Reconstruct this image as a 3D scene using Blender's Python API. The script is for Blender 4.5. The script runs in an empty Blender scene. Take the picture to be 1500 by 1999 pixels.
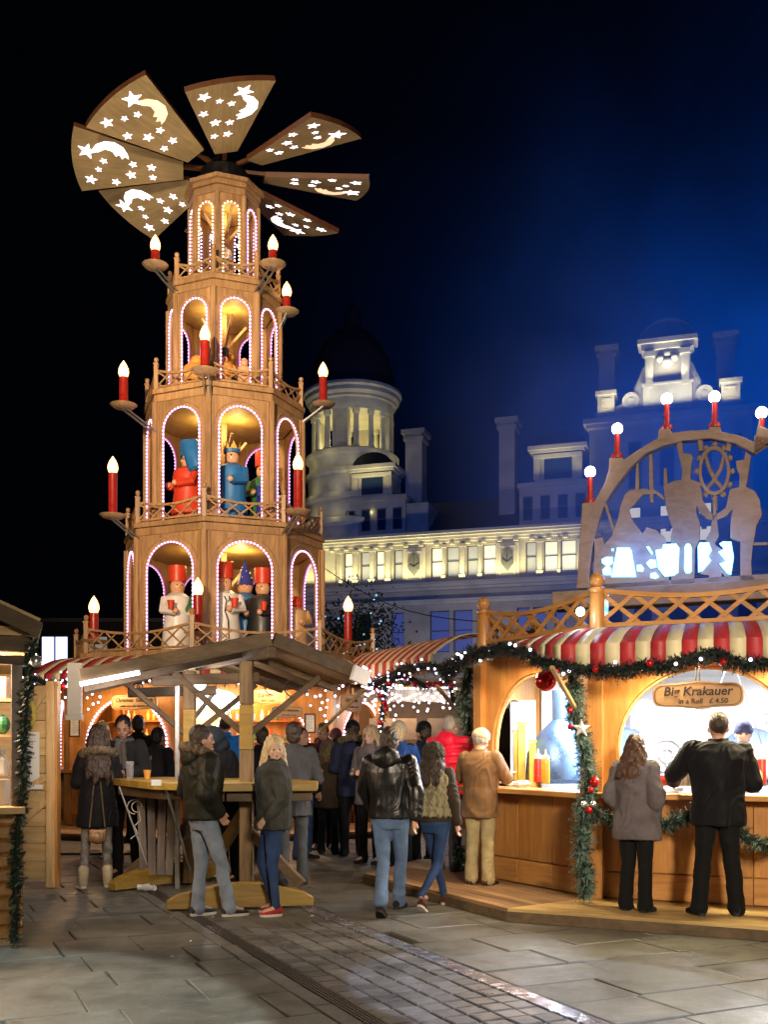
import bpy, math, random
import numpy as np
from mathutils import Vector, Matrix, noise
from mathutils.geometry import tessellate_polygon
random.seed(7)
PI = math.pi
R = math.radians
sc = bpy.context.scene
COL = sc.collection

# ---------------------------------------------------------------- camera
FPX, HOR, CAMZ = 2000.0, 1460.0, 1.6
cam = bpy.data.cameras.new('camera')
cam.sensor_fit = 'VERTICAL'; cam.sensor_height = 36.0
cam.lens = 36.0*FPX/1999.0
cam.shift_y = (HOR-999.5)/1999.0
cam.clip_start = 0.1; cam.clip_end = 1500
camo = bpy.data.objects.new('camera', cam); COL.objects.link(camo)
camo.location = (0, 0, CAMZ); camo.rotation_euler = (PI/2, 0, 0)
sc.camera = camo

# ---------------------------------------------------------------- world (night sky with a blue glow over the market)
w = bpy.data.worlds.new('World'); sc.world = w; w.use_nodes = True
nt = w.node_tree; N = nt.nodes; L = nt.links
bg = N['Background']
tc = N.new('ShaderNodeTexCoord')
def wmath(op, a, b=None):
    m = N.new('ShaderNodeMath'); m.operation = op
    for i, q in enumerate((a, b)):
        if q is None: continue
        if isinstance(q, (int, float)): m.inputs[i].default_value = q
        else: L.new(q, m.inputs[i])
    return m.outputs[0]
sep = N.new('ShaderNodeSeparateXYZ'); L.new(tc.outputs['Generated'], sep.inputs[0])
az = wmath('ARCTAN2', sep.outputs['X'], sep.outputs['Y'])
# glow wide in azimuth round the right hand side, fading with height
da = wmath('SUBTRACT', az, 0.40)
ga = wmath('POWER', 2.718, wmath('MULTIPLY', wmath('MULTIPLY', da, da), -17.0))
el = wmath('ARCSINE', sep.outputs['Z'])
de = wmath('SUBTRACT', el, 0.28)
ge = wmath('POWER', 2.718, wmath('MULTIPLY', wmath('MULTIPLY', de, de), -24.0))
nz = N.new('ShaderNodeTexNoise'); nz.inputs['Scale'].default_value = 3.2; nz.inputs['Detail'].default_value = 6; nz.inputs['Distortion'].default_value = 1.4
L.new(tc.outputs['Generated'], nz.inputs[0])
nf = wmath('ADD', wmath('MULTIPLY', wmath('SUBTRACT', nz.outputs['Fac'], 0.5), 2.6), 1.0)
g = wmath('MULTIPLY', wmath('MULTIPLY', ga, ge), nf)
mix = N.new('ShaderNodeMix'); mix.data_type = 'RGBA'
L.new(wmath('MINIMUM', g, 1.0), mix.inputs['Factor'])
mix.inputs['A'].default_value = (0.0004, 0.0006, 0.0015, 1)
mix.inputs['B'].default_value = (0.0, 0.021, 0.135, 1)
L.new(mix.outputs['Result'], bg.inputs['Color']); bg.inputs['Strength'].default_value = 0.85

def lamp(name, kind, loc, power, col=(1, 1, 1), size=0.1, target=None, **kw):
    d = bpy.data.lights.new(name, kind); d.energy = power; d.color = col
    if kind == 'AREA':
        d.shape = 'RECTANGLE'; d.size = size; d.size_y = kw.get('size_y', size)
        if 'spread' in kw: d.spread = kw['spread']
    else:
        d.shadow_soft_size = size
    if kind == 'SPOT':
        d.spot_size = kw.get('angle', 1.0); d.spot_blend = kw.get('blend', 0.2)
    o = bpy.data.objects.new(name, d); COL.objects.link(o); o.location = loc
    if target is not None:
        o.rotation_euler = (Vector(target)-Vector(loc)).to_track_quat('-Z', 'Y').to_euler()
    return o
# market floodlights behind the photographer
lamp('floodlight', 'AREA', (2.6, -6, 4.4), 190, (1, 0.82, 0.60), 1.2, target=(2.2, 11.5, 2.4), spread=R(50))
lamp('floodlight', 'AREA', (-5, -3, 7.5), 450, (1, 0.72, 0.46), 1.0, target=(-3.4, 22, 9.0), spread=R(42))
lamp('floodlight', 'SPOT', (-3.6, -2.0, 8.0), 9500, (0.92, 0.97, 0.88), 0.04, target=(-3.2, 4.2, 0), angle=R(29), blend=0.10)
lamp('floodlight', 'SPOT', (4.8, 2.8, 5.5), 3200, (0.62, 0.72, 1.0), 0.03, target=(1.3, 6.5, 0), angle=R(18), blend=0.06)
# uplights for the pyramid rotor
lamp('rotor_uplight', 'SPOT', (-4.6, 12.5, 5.0), 2200, (1, 0.82, 0.56), 0.3, target=(-3.44, 21.5, 14), angle=R(44), blend=0.6)

sc.view_settings.view_transform = 'Standard'; sc.view_settings.look = 'None'
sc.view_settings.exposure = 0; sc.view_settings.gamma = 1
sc.view_settings.use_curve_mapping = False
sc.cycles.sample_clamp_indirect = 3.0
sc.cycles.sample_clamp_direct = 0
sc.cycles.use_denoising = True
sc.cycles.max_bounces = 6; sc.cycles.diffuse_bounces = 3; sc.cycles.glossy_bounces = 3
sc.cycles.transparent_max_bounces = 8; sc.cycles.transmission_bounces = 4; sc.cycles.volume_bounces = 0
sc.cycles.caustics_reflective = False; sc.cycles.caustics_refractive = False

# ---------------------------------------------------------------- place helpers (real positions from measured distances)
def at(px, py, Y):
    return Vector(((px-750)*Y/FPX, Y, CAMZ+(HOR-py)*Y/FPX))
def gnd(px, py, z0=0.0):
    Y = FPX*(CAMZ-z0)/(py-HOR)
    return Vector(((px-750)*Y/FPX, Y, z0))

# ---------------------------------------------------------------- mesh builder
I4 = Matrix.Identity(4)
class MB:
    def __init__(s): s.v = []; s.f = []; s.m = []
    def add(s, vs, fs, mi=0, M=None):
        o = len(s.v)
        s.v.extend([tuple(M @ Vector(q)) for q in vs] if M is not None else [tuple(q) for q in vs])
        s.f.extend([tuple(i+o for i in f) for f in fs]); s.m.extend([mi]*len(fs))
        return s
    def box(s, c, sz, rz=0, mi=0, M=None):
        hx, hy, hz = sz[0]/2, sz[1]/2, sz[2]/2
        ca, sa = math.cos(rz), math.sin(rz)
        vs = []
        for dz in (-hz, hz):
            for dx, dy in ((-hx, -hy), (hx, -hy), (hx, hy), (-hx, hy)):
                vs.append((c[0]+dx*ca-dy*sa, c[1]+dx*sa+dy*ca, c[2]+dz))
        return s.add(vs, [(3, 2, 1, 0), (4, 5, 6, 7), (0, 1, 5, 4), (1, 2, 6, 5), (2, 3, 7, 6), (3, 0, 4, 7)], mi, M)
    def bar(s, a, b, w_, h, mi=0, M=None, up=(0, 0, 1)):
        a, b = Vector(a), Vector(b); d = (b-a).normalized(); up = Vector(up)
        if abs(d.dot(up)) > 0.98: up = Vector((0, 1, 0))
        x = d.cross(up).normalized(); u = x.cross(d)
        vs = []
        for p in (a, b):
            for i, j in ((-1, -1), (1, -1), (1, 1), (-1, 1)): vs.append(p+x*(i*w_/2)+u*(j*h/2))
        return s.add(vs, [(0, 1, 2, 3), (7, 6, 5, 4), (0, 4, 5, 1), (1, 5, 6, 2), (2, 6, 7, 3), (3, 7, 4, 0)], mi, M)
    def tube(s, pts, r, n=8, closed=False, mi=0, M=None, caps=True):
        pts = [Vector(p) for p in pts]; k = len(pts); vs = []; fs = []
        rr = r if isinstance(r, (list, tuple)) else [r]*k
        up = Vector((0.0, 0.0, 1.0)); prev = None
        for i, p in enumerate(pts):
            d = (pts[(i+1) % k]-pts[i-1]) if closed else (pts[min(i+1, k-1)]-pts[max(i-1, 0)])
            d.normalize()
            if prev is None:
                ref = up if abs(d.z) < 0.9 else Vector((1, 0, 0)); x = d.cross(ref).normalized()
            else:
                x = (prev-d*prev.dot(d)); x = x.normalized() if x.length > 1e-6 else d.orthogonal().normalized()
            prev = x; y = d.cross(x)
            for j in range(n):
                a = 2*PI*j/n; vs.append(p+(x*math.cos(a)+y*math.sin(a))*rr[i])
        for i in range(k if closed else k-1):
            for j in range(n):
                a0, a1 = i*n+j, i*n+(j+1) % n; b0, b1 = ((i+1) % k)*n+j, ((i+1) % k)*n+(j+1) % n
                fs.append((a0, a1, b1, b0))
        if not closed and caps:
            fs.append(tuple(range(n))[::-1]); fs.append(tuple((k-1)*n+j for j in range(n)))
        return s.add(vs, fs, mi, M)
    def ball(s, c, r, seg=8, rings=6, sc_=(1, 1, 1), rot=None, mi=0, M=None):
        vs = [Vector((0, 0, 1))]; fs = []
        for i in range(1, rings):
            t = PI*i/rings
            for j in range(seg):
                a = 2*PI*j/seg; vs.append(Vector((math.sin(t)*math.cos(a), math.sin(t)*math.sin(a), math.cos(t))))
        vs.append(Vector((0, 0, -1))); last = len(vs)-1
        for j in range(seg):
            fs.append((0, 1+j, 1+(j+1) % seg)); fs.append((last, last-seg+(j+1) % seg, last-seg+j))
        for i in range(rings-2):
            for j in range(seg):
                a0 = 1+i*seg+j; a1 = 1+i*seg+(j+1) % seg
                fs.append((a0, a0+seg, a1+seg, a1))
        c = Vector(c)
        out = []
        for q in vs:
            q = Vector((q.x*sc_[0]*r, q.y*sc_[1]*r, q.z*sc_[2]*r))
            if rot is not None: q = rot @ q
            out.append(c+q)
        return s.add(out, fs, mi, M)
    def lathe(s, c, prof, n=16, mi=0, M=None, a0=0, a1=2*PI):
        full = abs(a1-a0-2*PI) < 1e-6; c = Vector(c); vs = []; fs = []; m = n if full else n+1
        for r, z in prof:
            for j in range(m):
                a = a0+(a1-a0)*j/n; vs.append(c+Vector((r*math.cos(a), r*math.sin(a), z)))
        for i in range(len(prof)-1):
            for j in range(n):
                j2 = (j+1) % m
                fs.append((i*m+j, i*m+j2, (i+1)*m+j2, (i+1)*m+j))
        if full:
            if prof[0][0] > 1e-4: fs.append(tuple(range(n))[::-1])
            if prof[-1][0] > 1e-4: fs.append(tuple((len(prof)-1)*m+j for j in range(n)))
        return s.add(vs, fs, mi, M)
    def prism(s, loops, t, M=None, mi=0, y0=0.0):
        """loops: [outer, hole...] of (x, z); extruded along y from y0 to y0+t"""
        if isinstance(loops[0][0], (int, float)): loops = [loops]
        flat = [q for l in loops for q in l]; n = len(flat)
        tris = tessellate_polygon([[Vector((q[0], q[1], 0)) for q in l] for l in loops])
        vs = [(q[0], y0, q[1]) for q in flat]+[(q[0], y0+t, q[1]) for q in flat]
        fs = []
        for a, b, c_ in tris:
            A, B, Cc = flat[a], flat[b], flat[c_]
            cr = (B[0]-A[0])*(Cc[1]-A[1])-(B[1]-A[1])*(Cc[0]-A[0])
            if cr < 0: b, c_ = c_, b
            fs.append((a, b, c_)); fs.append((a+n, c_+n, b+n))
        o = 0
        for li, l in enumerate(loops):
            k = len(l)
            area = sum(l[i][0]*l[(i+1) % k][1]-l[(i+1) % k][0]*l[i][1] for i in range(k))
            flip = (area < 0) != (li > 0)
            for i in range(k):
                a, b = o+i, o+(i+1) % k
                fs.append((b, a, a+n, b+n) if not flip else (a, b, b+n, a+n))
            o += k
        return s.add(vs, fs, mi, M)
    def slab(s, poly, z0, z1, mi=0, M=None):
        """horizontal convex/concave polygon (x, y) extruded in z"""
        area = sum(poly[i][0]*poly[(i+1) % len(poly)][1]-poly[(i+1) % len(poly)][0]*poly[i][1] for i in range(len(poly)))
        if area < 0: poly = poly[::-1]
        n = len(poly)
        vs = [(p[0], p[1], z0) for p in poly]+[(p[0], p[1], z1) for p in poly]
        fs = [tuple(range(n))[::-1], tuple(range(n, 2*n))]+[(i, (i+1) % n, (i+1) % n+n, i+n) for i in range(n)]
        return s.add(vs, fs, mi, M)
    def build(s, name, mat, parent=None, smooth=False, bevel=0, kind=None, label=None, loc=None, rz=0):
        me = bpy.data.meshes.new(name); me.from_pydata(s.v, [], s.f)
        for m in (mat if isinstance(mat, (list, tuple)) else [mat]): me.materials.append(m)
        if any(s.m): me.polygons.foreach_set('material_index', s.m)
        if smooth:
            me.polygons.foreach_set('use_smooth', [True]*len(me.polygons))
            try: me.set_sharp_from_angle(angle=R(40))
            except Exception: pass
        me.update()
        return link(me, name, parent, bevel, kind, label, loc, rz)

def link(me, name, parent=None, bevel=0, kind=None, label=None, loc=None, rz=0):
    o = bpy.data.objects.new(name, me); COL.objects.link(o)
    if parent is not None: o.parent = parent
    if loc is not None: o.location = loc
    if rz: o.rotation_euler.z = rz
    if bevel:
        b = o.modifiers.new('bevel', 'BEVEL'); b.width = bevel; b.segments = 1; b.limit_method = 'ANGLE'; b.angle_limit = R(40)
    if kind: o['kind'] = kind
    if label: o['label'] = label
    return o
def thing(name, label, cat, loc=(0, 0, 0), rz=0, group=None):
    o = bpy.data.objects.new(name, None); COL.objects.link(o); o.empty_display_size = 0.2
    o.location = loc; o.rotation_euler.z = rz; o['label'] = label; o['category'] = cat
    if group: o['group'] = group
    return o
def tag(o, label, cat, group=None, kind=None):
    o['label'] = label; o['category'] = cat
    if group: o['group'] = group
    if kind: o['kind'] = kind
    return o
def frame(P0, P1, z=0.0):
    """matrix: x along P0->P1, z up, y = z cross x (inward for our polygons)"""
    P0 = Vector((P0[0], P0[1], z)); x = Vector((P1[0]-P0.x, P1[1]-P0.y, 0)); Lg = x.length; x.normalize()
    y = Vector((0, 0, 1)).cross(x)
    return Matrix(((x.x, y.x, 0, P0.x), (x.y, y.y, 0, P0.y), (0, 0, 1, z), (0, 0, 0, 1))), Lg
def clip(poly, p, n):
    out = []
    for i in range(len(poly)):
        a, b = poly[i], poly[(i+1) % len(poly)]
        da = (a[0]-p[0])*n[0]+(a[1]-p[1])*n[1]; db = (b[0]-p[0])*n[0]+(b[1]-p[1])*n[1]
        if da >= 0: out.append(a)
        if (da >= 0) != (db >= 0):
            t = da/(da-db); out.append((a[0]+(b[0]-a[0])*t, a[1]+(b[1]-a[1])*t))
    return out

# ---------------------------------------------------------------- materials
def _mat(name):
    m = bpy.data.materials.new(name); m.use_nodes = True
    return m, m.node_tree.nodes, m.node_tree.links, m.node_tree.nodes['Principled BSDF']
def mat(name, col, rough=0.6, metal=0.0, var=0.15, vscale=6.0, bump=0.15, bscale=60.0, bdist=0.003, coat=0.0, sheen=0.0, spec=0.5, stretch=None, rvar=0.0):
    m, n, l, p = _mat(name)
    tc = n.new('ShaderNodeTexCoord'); src = tc.outputs['Object']
    if stretch:
        mp = n.new('ShaderNodeMapping'); mp.inputs['Scale'].default_value = stretch; l.new(src, mp.inputs[0]); src = mp.outputs[0]
    if var > 0:
        t = n.new('ShaderNodeTexNoise'); t.inputs['Scale'].default_value = vscale; t.inputs['Detail'].default_value = 5
        l.new(src, t.inputs[0])
        r = n.new('ShaderNodeMapRange'); r.inputs[1].default_value = 0.3; r.inputs[2].default_value = 0.7
        r.inputs[3].default_value = 1-var; r.inputs[4].default_value = 1+var; l.new(t.outputs['Fac'], r.inputs[0])
        fac = r.outputs[0]
        if rvar:
            oi = n.new('ShaderNodeObjectInfo'); r2 = n.new('ShaderNodeMapRange'); r2.inputs[3].default_value = 1-rvar; r2.inputs[4].default_value = 1+rvar
            l.new(oi.outputs['Random'], r2.inputs[0]); mm = n.new('ShaderNodeMath'); mm.operation = 'MULTIPLY'; l.new(fac, mm.inputs[0]); l.new(r2.outputs[0], mm.inputs[1]); fac = mm.outputs[0]
        v = n.new('ShaderNodeVectorMath'); v.operation = 'SCALE'; v.inputs[0].default_value = col[:3]; l.new(fac, v.inputs['Scale'])
        l.new(v.outputs[0], p.inputs['Base Color'])
        rr = n.new('ShaderNodeMapRange'); rr.inputs[1].default_value = 0.3; rr.inputs[2].default_value = 0.7
        rr.inputs[3].default_value = max(0.03, rough-0.1); rr.inputs[4].default_value = min(1, rough+0.1); l.new(t.outputs['Fac'], rr.inputs[0]); l.new(rr.outputs[0], p.inputs['Roughness'])
    else:
        p.inputs['Base Color'].default_value = (*col[:3], 1); p.inputs['Roughness'].default_value = rough
    if bump > 0:
        t2 = n.new('ShaderNodeTexNoise'); t2.inputs['Scale'].default_value = bscale; t2.inputs['Detail'].default_value = 4; l.new(src, t2.inputs[0])
        b = n.new('ShaderNodeBump'); b.inputs['Strength'].default_value = bump; b.inputs['Distance'].default_value = bdist*10
        l.new(t2.outputs['Fac'], b.inputs['Height']); l.new(b.outputs[0], p.inputs['Normal'])
    p.inputs['Metallic'].default_value = metal; p.inputs['Coat Weight'].default_value = coat; p.inputs['Sheen Weight'].default_value = sheen
    p.inputs['Specular IOR Level'].default_value = spec
    return m
def emat(name, col, strength, base=(0.8, 0.8, 0.8)):
    m, n, l, p = _mat(name)
    p.inputs['Base Color'].default_value = (*base, 1); p.inputs['Emission Color'].default_value = (*col, 1); p.inputs['Emission Strength'].default_value = strength
    m.cycles.emission_sampling = 'NONE'
    return m
def wood(name, col, dark, axis='z', rough=0.45, scale=1.0, knots=0.5, coat=0.1, rvar=0.12, weather=0.0):
    m, n, l, p = _mat(name)
    tc = n.new('ShaderNodeTexCoord'); mp = n.new('ShaderNodeMapping')
    s_ = {'x': (0.9, 9, 9), 'y': (9, 0.9, 9), 'z': (9, 9, 0.9)}[axis]; mp.inputs['Scale'].default_value = [q*scale for q in s_]
    oi = n.new('ShaderNodeObjectInfo'); cm = n.new('ShaderNodeVectorMath'); cm.operation = 'SCALE'; cm.inputs[0].default_value = (31, 17, 23)
    l.new(oi.outputs['Random'], cm.inputs['Scale']); ad = n.new('ShaderNodeVectorMath'); ad.operation = 'ADD'
    l.new(tc.outputs['Object'], ad.inputs[0]); l.new(cm.outputs[0], ad.inputs[1]); l.new(ad.outputs[0], mp.inputs[0])
    t = n.new('ShaderNodeTexNoise'); t.inputs['Scale'].default_value = 1.6; t.inputs['Detail'].default_value = 7; t.inputs['Distortion'].default_value = 0.8; t.inputs['Roughness'].default_value = 0.62
    l.new(mp.outputs[0], t.inputs[0])
    cr = n.new('ShaderNodeValToRGB'); e = cr.color_ramp.elements
    e[0].position = 0.28; e[0].color = (*dark, 1); e[1].position = 0.62; e[1].color = (*col, 1)
    l.new(t.outputs['Fac'], cr.inputs[0])
    # large soft variation
    t3 = n.new('ShaderNodeTexNoise'); t3.inputs['Scale'].default_value = 1.3; t3.inputs['Detail'].default_value = 3; l.new(ad.outputs[0], t3.inputs[0])
    r3 = n.new('ShaderNodeMapRange'); r3.inputs[1].default_value = 0.3; r3.inputs[2].default_value = 0.7; r3.inputs[3].default_value = 0.75-weather; r3.inputs[4].default_value = 1.15; l.new(t3.outputs['Fac'], r3.inputs[0])
    rr = n.new('ShaderNodeMapRange'); rr.inputs[3].default_value = 1-rvar; rr.inputs[4].default_value = 1+rvar; l.new(oi.outputs['Random'], rr.inputs[0])
    mm = n.new('ShaderNodeMath'); mm.operation = 'MULTIPLY'; l.new(r3.outputs[0], mm.inputs[0]); l.new(rr.outputs[0], mm.inputs[1])
    # knots
    vo = n.new('ShaderNodeTexVoronoi'); vo.inputs['Scale'].default_value = 0.9
    mp2 = n.new('ShaderNodeMapping'); mp2.inputs['Scale'].default_value = [q*scale*0.33 for q in ((1.8, 9, 9), (9, 1.8, 9), (9, 9, 1.8))['xyz'.index(axis)]]
    l.new(ad.outputs[0], mp2.inputs[0]); l.new(mp2.outputs[0], vo.inputs[0])
    kr = n.new('ShaderNodeMapRange'); kr.inputs[1].default_value = 0.03; kr.inputs[2].default_value = 0.13; kr.inputs[3].default_value = 1-knots; kr.inputs[4].default_value = 1.0
    l.new(vo.outputs['Distance'], kr.inputs[0])
    m3 = n.new('ShaderNodeMath'); m3.operation = 'MULTIPLY'; l.new(mm.outputs[0], m3.inputs[0]); l.new(kr.outputs[0], m3.inputs[1])
    vs = n.new('ShaderNodeVectorMath'); vs.operation = 'SCALE'; l.new(cr.outputs[0], vs.inputs[0]); l.new(m3.outputs[0], vs.inputs['Scale'])
    l.new(vs.outputs[0], p.inputs['Base Color'])
    p.inputs['Roughness'].default_value = rough; p.inputs['Coat Weight'].default_value = coat; p.inputs['Coat Roughness'].default_value = 0.3
    b = n.new('ShaderNodeBump'); b.inputs['Strength'].default_value = 0.35; b.inputs['Distance'].default_value = 0.012
    l.new(t.outputs['Fac'], b.inputs['Height']); l.new(b.outputs[0], p.inputs['Normal'])
    return m
M = {}
M['pine'] = wood('pine', (0.50, 0.26, 0.085), (0.30, 0.13, 0.035), 'z')
M['pine_x'] = wood('pine_long', (0.50, 0.26, 0.085), (0.30, 0.13, 0.035), 'x')
M['pyr'] = wood('pyramid_pine', (0.47, 0.285, 0.135), (0.26, 0.135, 0.052), 'z', knots=0.35)
M['pale'] = wood('pale_pine', (0.60, 0.42, 0.20), (0.42, 0.26, 0.10), 'x', rough=0.6, coat=0)
M['pale_z'] = wood('pale_pine_upright', (0.58, 0.40, 0.20), (0.40, 0.25, 0.10), 'z', rough=0.6, coat=0)
M['deck'] = wood('deck_plank', (0.40, 0.25, 0.13), (0.22, 0.12, 0.055), 'x', rough=0.6, coat=0, rvar=0.25, weather=0.15)
M['deck2'] = wood('deck_board', (0.66, 0.47, 0.20), (0.42, 0.26, 0.10), 'x', rough=0.5, coat=0, rvar=0.08)
M['old'] = wood('weathered_timber', (0.17, 0.115, 0.065), (0.085, 0.055, 0.03), 'x', rough=0.7, coat=0, weather=0.2)
M['old_lit'] = wood('lit_timber_underside', (0.36, 0.24, 0.13), (0.22, 0.14, 0.07), 'x', rough=0.7, coat=0, weather=0.1)  # weathered timber made lighter: lamplight on the roof underside put into its colour
M['old_z'] = wood('weathered_timber_upright', (0.30, 0.20, 0.10), (0.14, 0.085, 0.04), 'z', rough=0.7, coat=0)
M['grey_z'] = wood('grey_board', (0.26, 0.22, 0.20), (0.15, 0.12, 0.11), 'z', rough=0.7, coat=0)
M['yel'] = wood('yellow_timber', (0.38, 0.24, 0.035), (0.24, 0.13, 0.018), 'x', rough=0.5)
M['blade'] = wood('rotor_plywood', (0.54, 0.42, 0.23), (0.40, 0.29, 0.14), 'x', rough=0.6, knots=0.1, coat=0)
M['brown'] = mat('brown_edge', (0.12, 0.045, 0.02), 0.5)
M['dark'] = mat('dark_metal', (0.03, 0.03, 0.035), 0.4, 0.7, bump=0.05)
M['steel'] = mat('galvanised_steel', (0.35, 0.35, 0.34), 0.4, 0.8, var=0.2, vscale=12, bump=0.05)
M['iron'] = mat('black_iron', (0.02, 0.02, 0.02), 0.5, 0.3)
M['white'] = mat('white_paint', (0.80, 0.80, 0.78), 0.5, var=0.04, bump=0.03)
M['candle'] = mat('red_candle', (0.36, 0.018, 0.012), 0.35, var=0.1, bump=0.02)
M['red'] = mat('red_paint', (0.5, 0.02, 0.015), 0.4, var=0.08)
M['ared'] = mat('awning_red', (0.42, 0.022, 0.03), 0.55, var=0.2, vscale=3, bump=0.5, bscale=5)
M['acream'] = mat('awning_cream', (0.68, 0.60, 0.38), 0.55, var=0.18, vscale=3, bump=0.5, bscale=5)
M['bauble'] = mat('red_bauble', (0.45, 0.01, 0.012), 0.18, 0.35, var=0.03, bump=0)
M['silver'] = mat('silver_bauble', (0.8, 0.8, 0.78), 0.2, 0.8, var=0.03, bump=0)
M['needle'] = mat('fir_needle', (0.014, 0.036, 0.022), 0.6, var=0.4, vscale=9, bump=0)
M['needle2'] = mat('frosted_needle', (0.12, 0.20, 0.165), 0.6, var=0.4, vscale=9, bump=0)
M['needle3'] = mat('dark_needle', (0.008, 0.014, 0.014), 0.6, var=0.4, vscale=9, bump=0)
M['stalk'] = mat('garland_core', (0.012, 0.02, 0.012), 0.9)
M['led'] = emat('led_bulb', (1.0, 0.60, 0.92), 3.6)
M['ledhalo'] = emat('led_halo_glow', (0.80, 0.26, 0.75), 1.0, (0.4, 0.3, 0.4))
M['ledw'] = emat('led_bulb_warm', (1.0, 0.80, 0.50), 3.5)
M['fairy'] = emat('fairy_bulb', (0.80, 0.72, 1.0), 7.0)
M['fairyw'] = emat('fairy_bulb_warm', (1.0, 0.78, 0.62), 5.0)
M['flame'] = emat('candle_bulb', (1.0, 0.50, 0.13), 5.0)
M['flamew'] = emat('white_candle_bulb', (0.92, 0.92, 1.0), 9.0)
M['star'] = emat('lit_star', (0.98, 0.90, 1.0), 3.2)
M['starw'] = emat('lit_star_warm', (1.0, 0.66, 0.36), 1.1)
M['blueled'] = emat('blue_lit_panel', (0.06, 0.42, 1.0), 4.0)
M['tube'] = emat('fluorescent_tube', (1.0, 0.94, 0.95), 6.0)
M['hotwhite'] = emat('lamp_panel', (0.93, 0.95, 1.0), 6.0)
M['paper'] = mat('paper', (0.75, 0.75, 0.72), 0.7, var=0.03, bump=0)
M['ink'] = mat('ink', (0.03, 0.012, 0.008), 0.6, var=0, bump=0)
M['signwood'] = wood('sign_board', (0.52, 0.32, 0.15), (0.42, 0.23, 0.09), 'x', knots=0.1)
M['glassy'] = mat('clear_plastic', (0.55, 0.56, 0.58), 0.15, var=0, bump=0)
# ================================================================= GROUND
def stone_mat(name, col, var, rough, rvar=0.12, bump=0.5):
    m, n, l, p = _mat(name)
    tc = n.new('ShaderNodeTexCoord')
    geo = n.new('ShaderNodeNewGeometry')
    t = n.new('ShaderNodeTexNoise'); t.inputs['Scale'].default_value = 2.2; t.inputs['Detail'].default_value = 8; t.inputs['Roughness'].default_value = 0.65; l.new(geo.outputs['Position'], t.inputs[0])
    t2 = n.new('ShaderNodeTexNoise'); t2.inputs['Scale'].default_value = 60; t2.inputs['Detail'].default_value = 5; l.new(geo.outputs['Position'], t2.inputs[0])
    oi = n.new('ShaderNodeObjectInfo')
    a = n.new('ShaderNodeMapRange'); a.inputs[1].default_value = 0.3; a.inputs[2].default_value = 0.7; a.inputs[3].default_value = 1-var; a.inputs[4].default_value = 1+var; l.new(t.outputs['Fac'], a.inputs[0])
    b = n.new('ShaderNodeMapRange'); b.inputs[3].default_value = 1-rvar; b.inputs[4].default_value = 1+rvar; l.new(oi.outputs['Random'], b.inputs[0])
    c = n.new('ShaderNodeMath'); c.operation = 'MULTIPLY'; l.new(a.outputs[0], c.inputs[0]); l.new(b.outputs[0], c.inputs[1])
    f = n.new('ShaderNodeMapRange'); f.inputs[3].default_value = 0.88; f.inputs[4].default_value = 1.12; l.new(t2.outputs['Fac'], f.inputs[0])
    d = n.new('ShaderNodeMath'); d.operation = 'MULTIPLY'; l.new(c.outputs[0], d.inputs[0]); l.new(f.outputs[0], d.inputs[1])
    v = n.new('ShaderNodeVectorMath'); v.operation = 'SCALE'; v.inputs[0].default_value = col; l.new(d.outputs[0], v.inputs['Scale']); l.new(v.outputs[0], p.inputs['Base Color'])
    st1 = n.new('ShaderNodeTexNoise'); st1.inputs['Scale'].default_value = 5.5; st1.inputs['Detail'].default_value = 9; st1.inputs['Roughness'].default_value = .7; l.new(geo.outputs['Position'], st1.inputs[0])
    sr = n.new('ShaderNodeMapRange'); sr.inputs[1].default_value = .40; sr.inputs[2].default_value = .52; sr.inputs[3].default_value = .86; sr.inputs[4].default_value = 1.06; l.new(st1.outputs['Fac'], sr.inputs[0])
    vo = n.new('ShaderNodeTexVoronoi'); vo.inputs['Scale'].default_value = 7; l.new(geo.outputs['Position'], vo.inputs[0]); vr = n.new('ShaderNodeMapRange'); vr.inputs[1].default_value = .07; vr.inputs[2].default_value = .10; vr.inputs[3].default_value = 1.5; vr.inputs[4].default_value = 1; l.new(vo.outputs['Distance'], vr.inputs[0])
    sm = n.new('ShaderNodeMath'); sm.operation = 'MULTIPLY'; l.new(sr.outputs[0], sm.inputs[0]); l.new(vr.outputs[0], sm.inputs[1]); sm2 = n.new('ShaderNodeMath'); sm2.operation = 'MULTIPLY'; l.new(sm.outputs[0], sm2.inputs[0]); l.new(d.outputs[0], sm2.inputs[1]); l.new(sm2.outputs[0], v.inputs['Scale'])
    r = n.new('ShaderNodeMapRange'); r.inputs[1].default_value = 0.35; r.inputs[2].default_value = 0.65; r.inputs[3].default_value = rough-0.17; r.inputs[4].default_value = rough+0.2; l.new(t.outputs['Fac'], r.inputs[0]); l.new(r.outputs[0], p.inputs['Roughness'])
    s = n.new('ShaderNodeMath'); s.operation = 'MULTIPLY_ADD'; l.new(t2.outputs['Fac'], s.inputs[0]); s.inputs[1].default_value = 0.25; l.new(t.outputs['Fac'], s.inputs[2])
    bp = n.new('ShaderNodeBump'); bp.inputs['Strength'].default_value = bump; bp.inputs['Distance'].default_value = 0.02; l.new(s.outputs[0], bp.inputs['Height']); l.new(bp.outputs[0], p.inputs['Normal'])
    return m
M['slab'] = stone_mat('york_stone', (0.105, 0.105, 0.092), 0.22, 0.48)
M['sett'] = stone_mat('stone_sett', (0.115, 0.11, 0.105), 0.3, 0.42, rvar=0.3)
M['ground'] = stone_mat('ground_joint', (0.035, 0.032, 0.03), 0.3, 0.7)
M['far'] = stone_mat('far_paving', (0.10, 0.095, 0.085), 0.3, 0.45)
mb = MB(); mb.add([(-400, -60, -0.03), (400, -60, -0.03), (400, 500, -0.03), (-400, 500, -0.03)], [(0, 1, 2, 3)])
ground = mb.build('ground', M['ground'], kind='structure')
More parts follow.
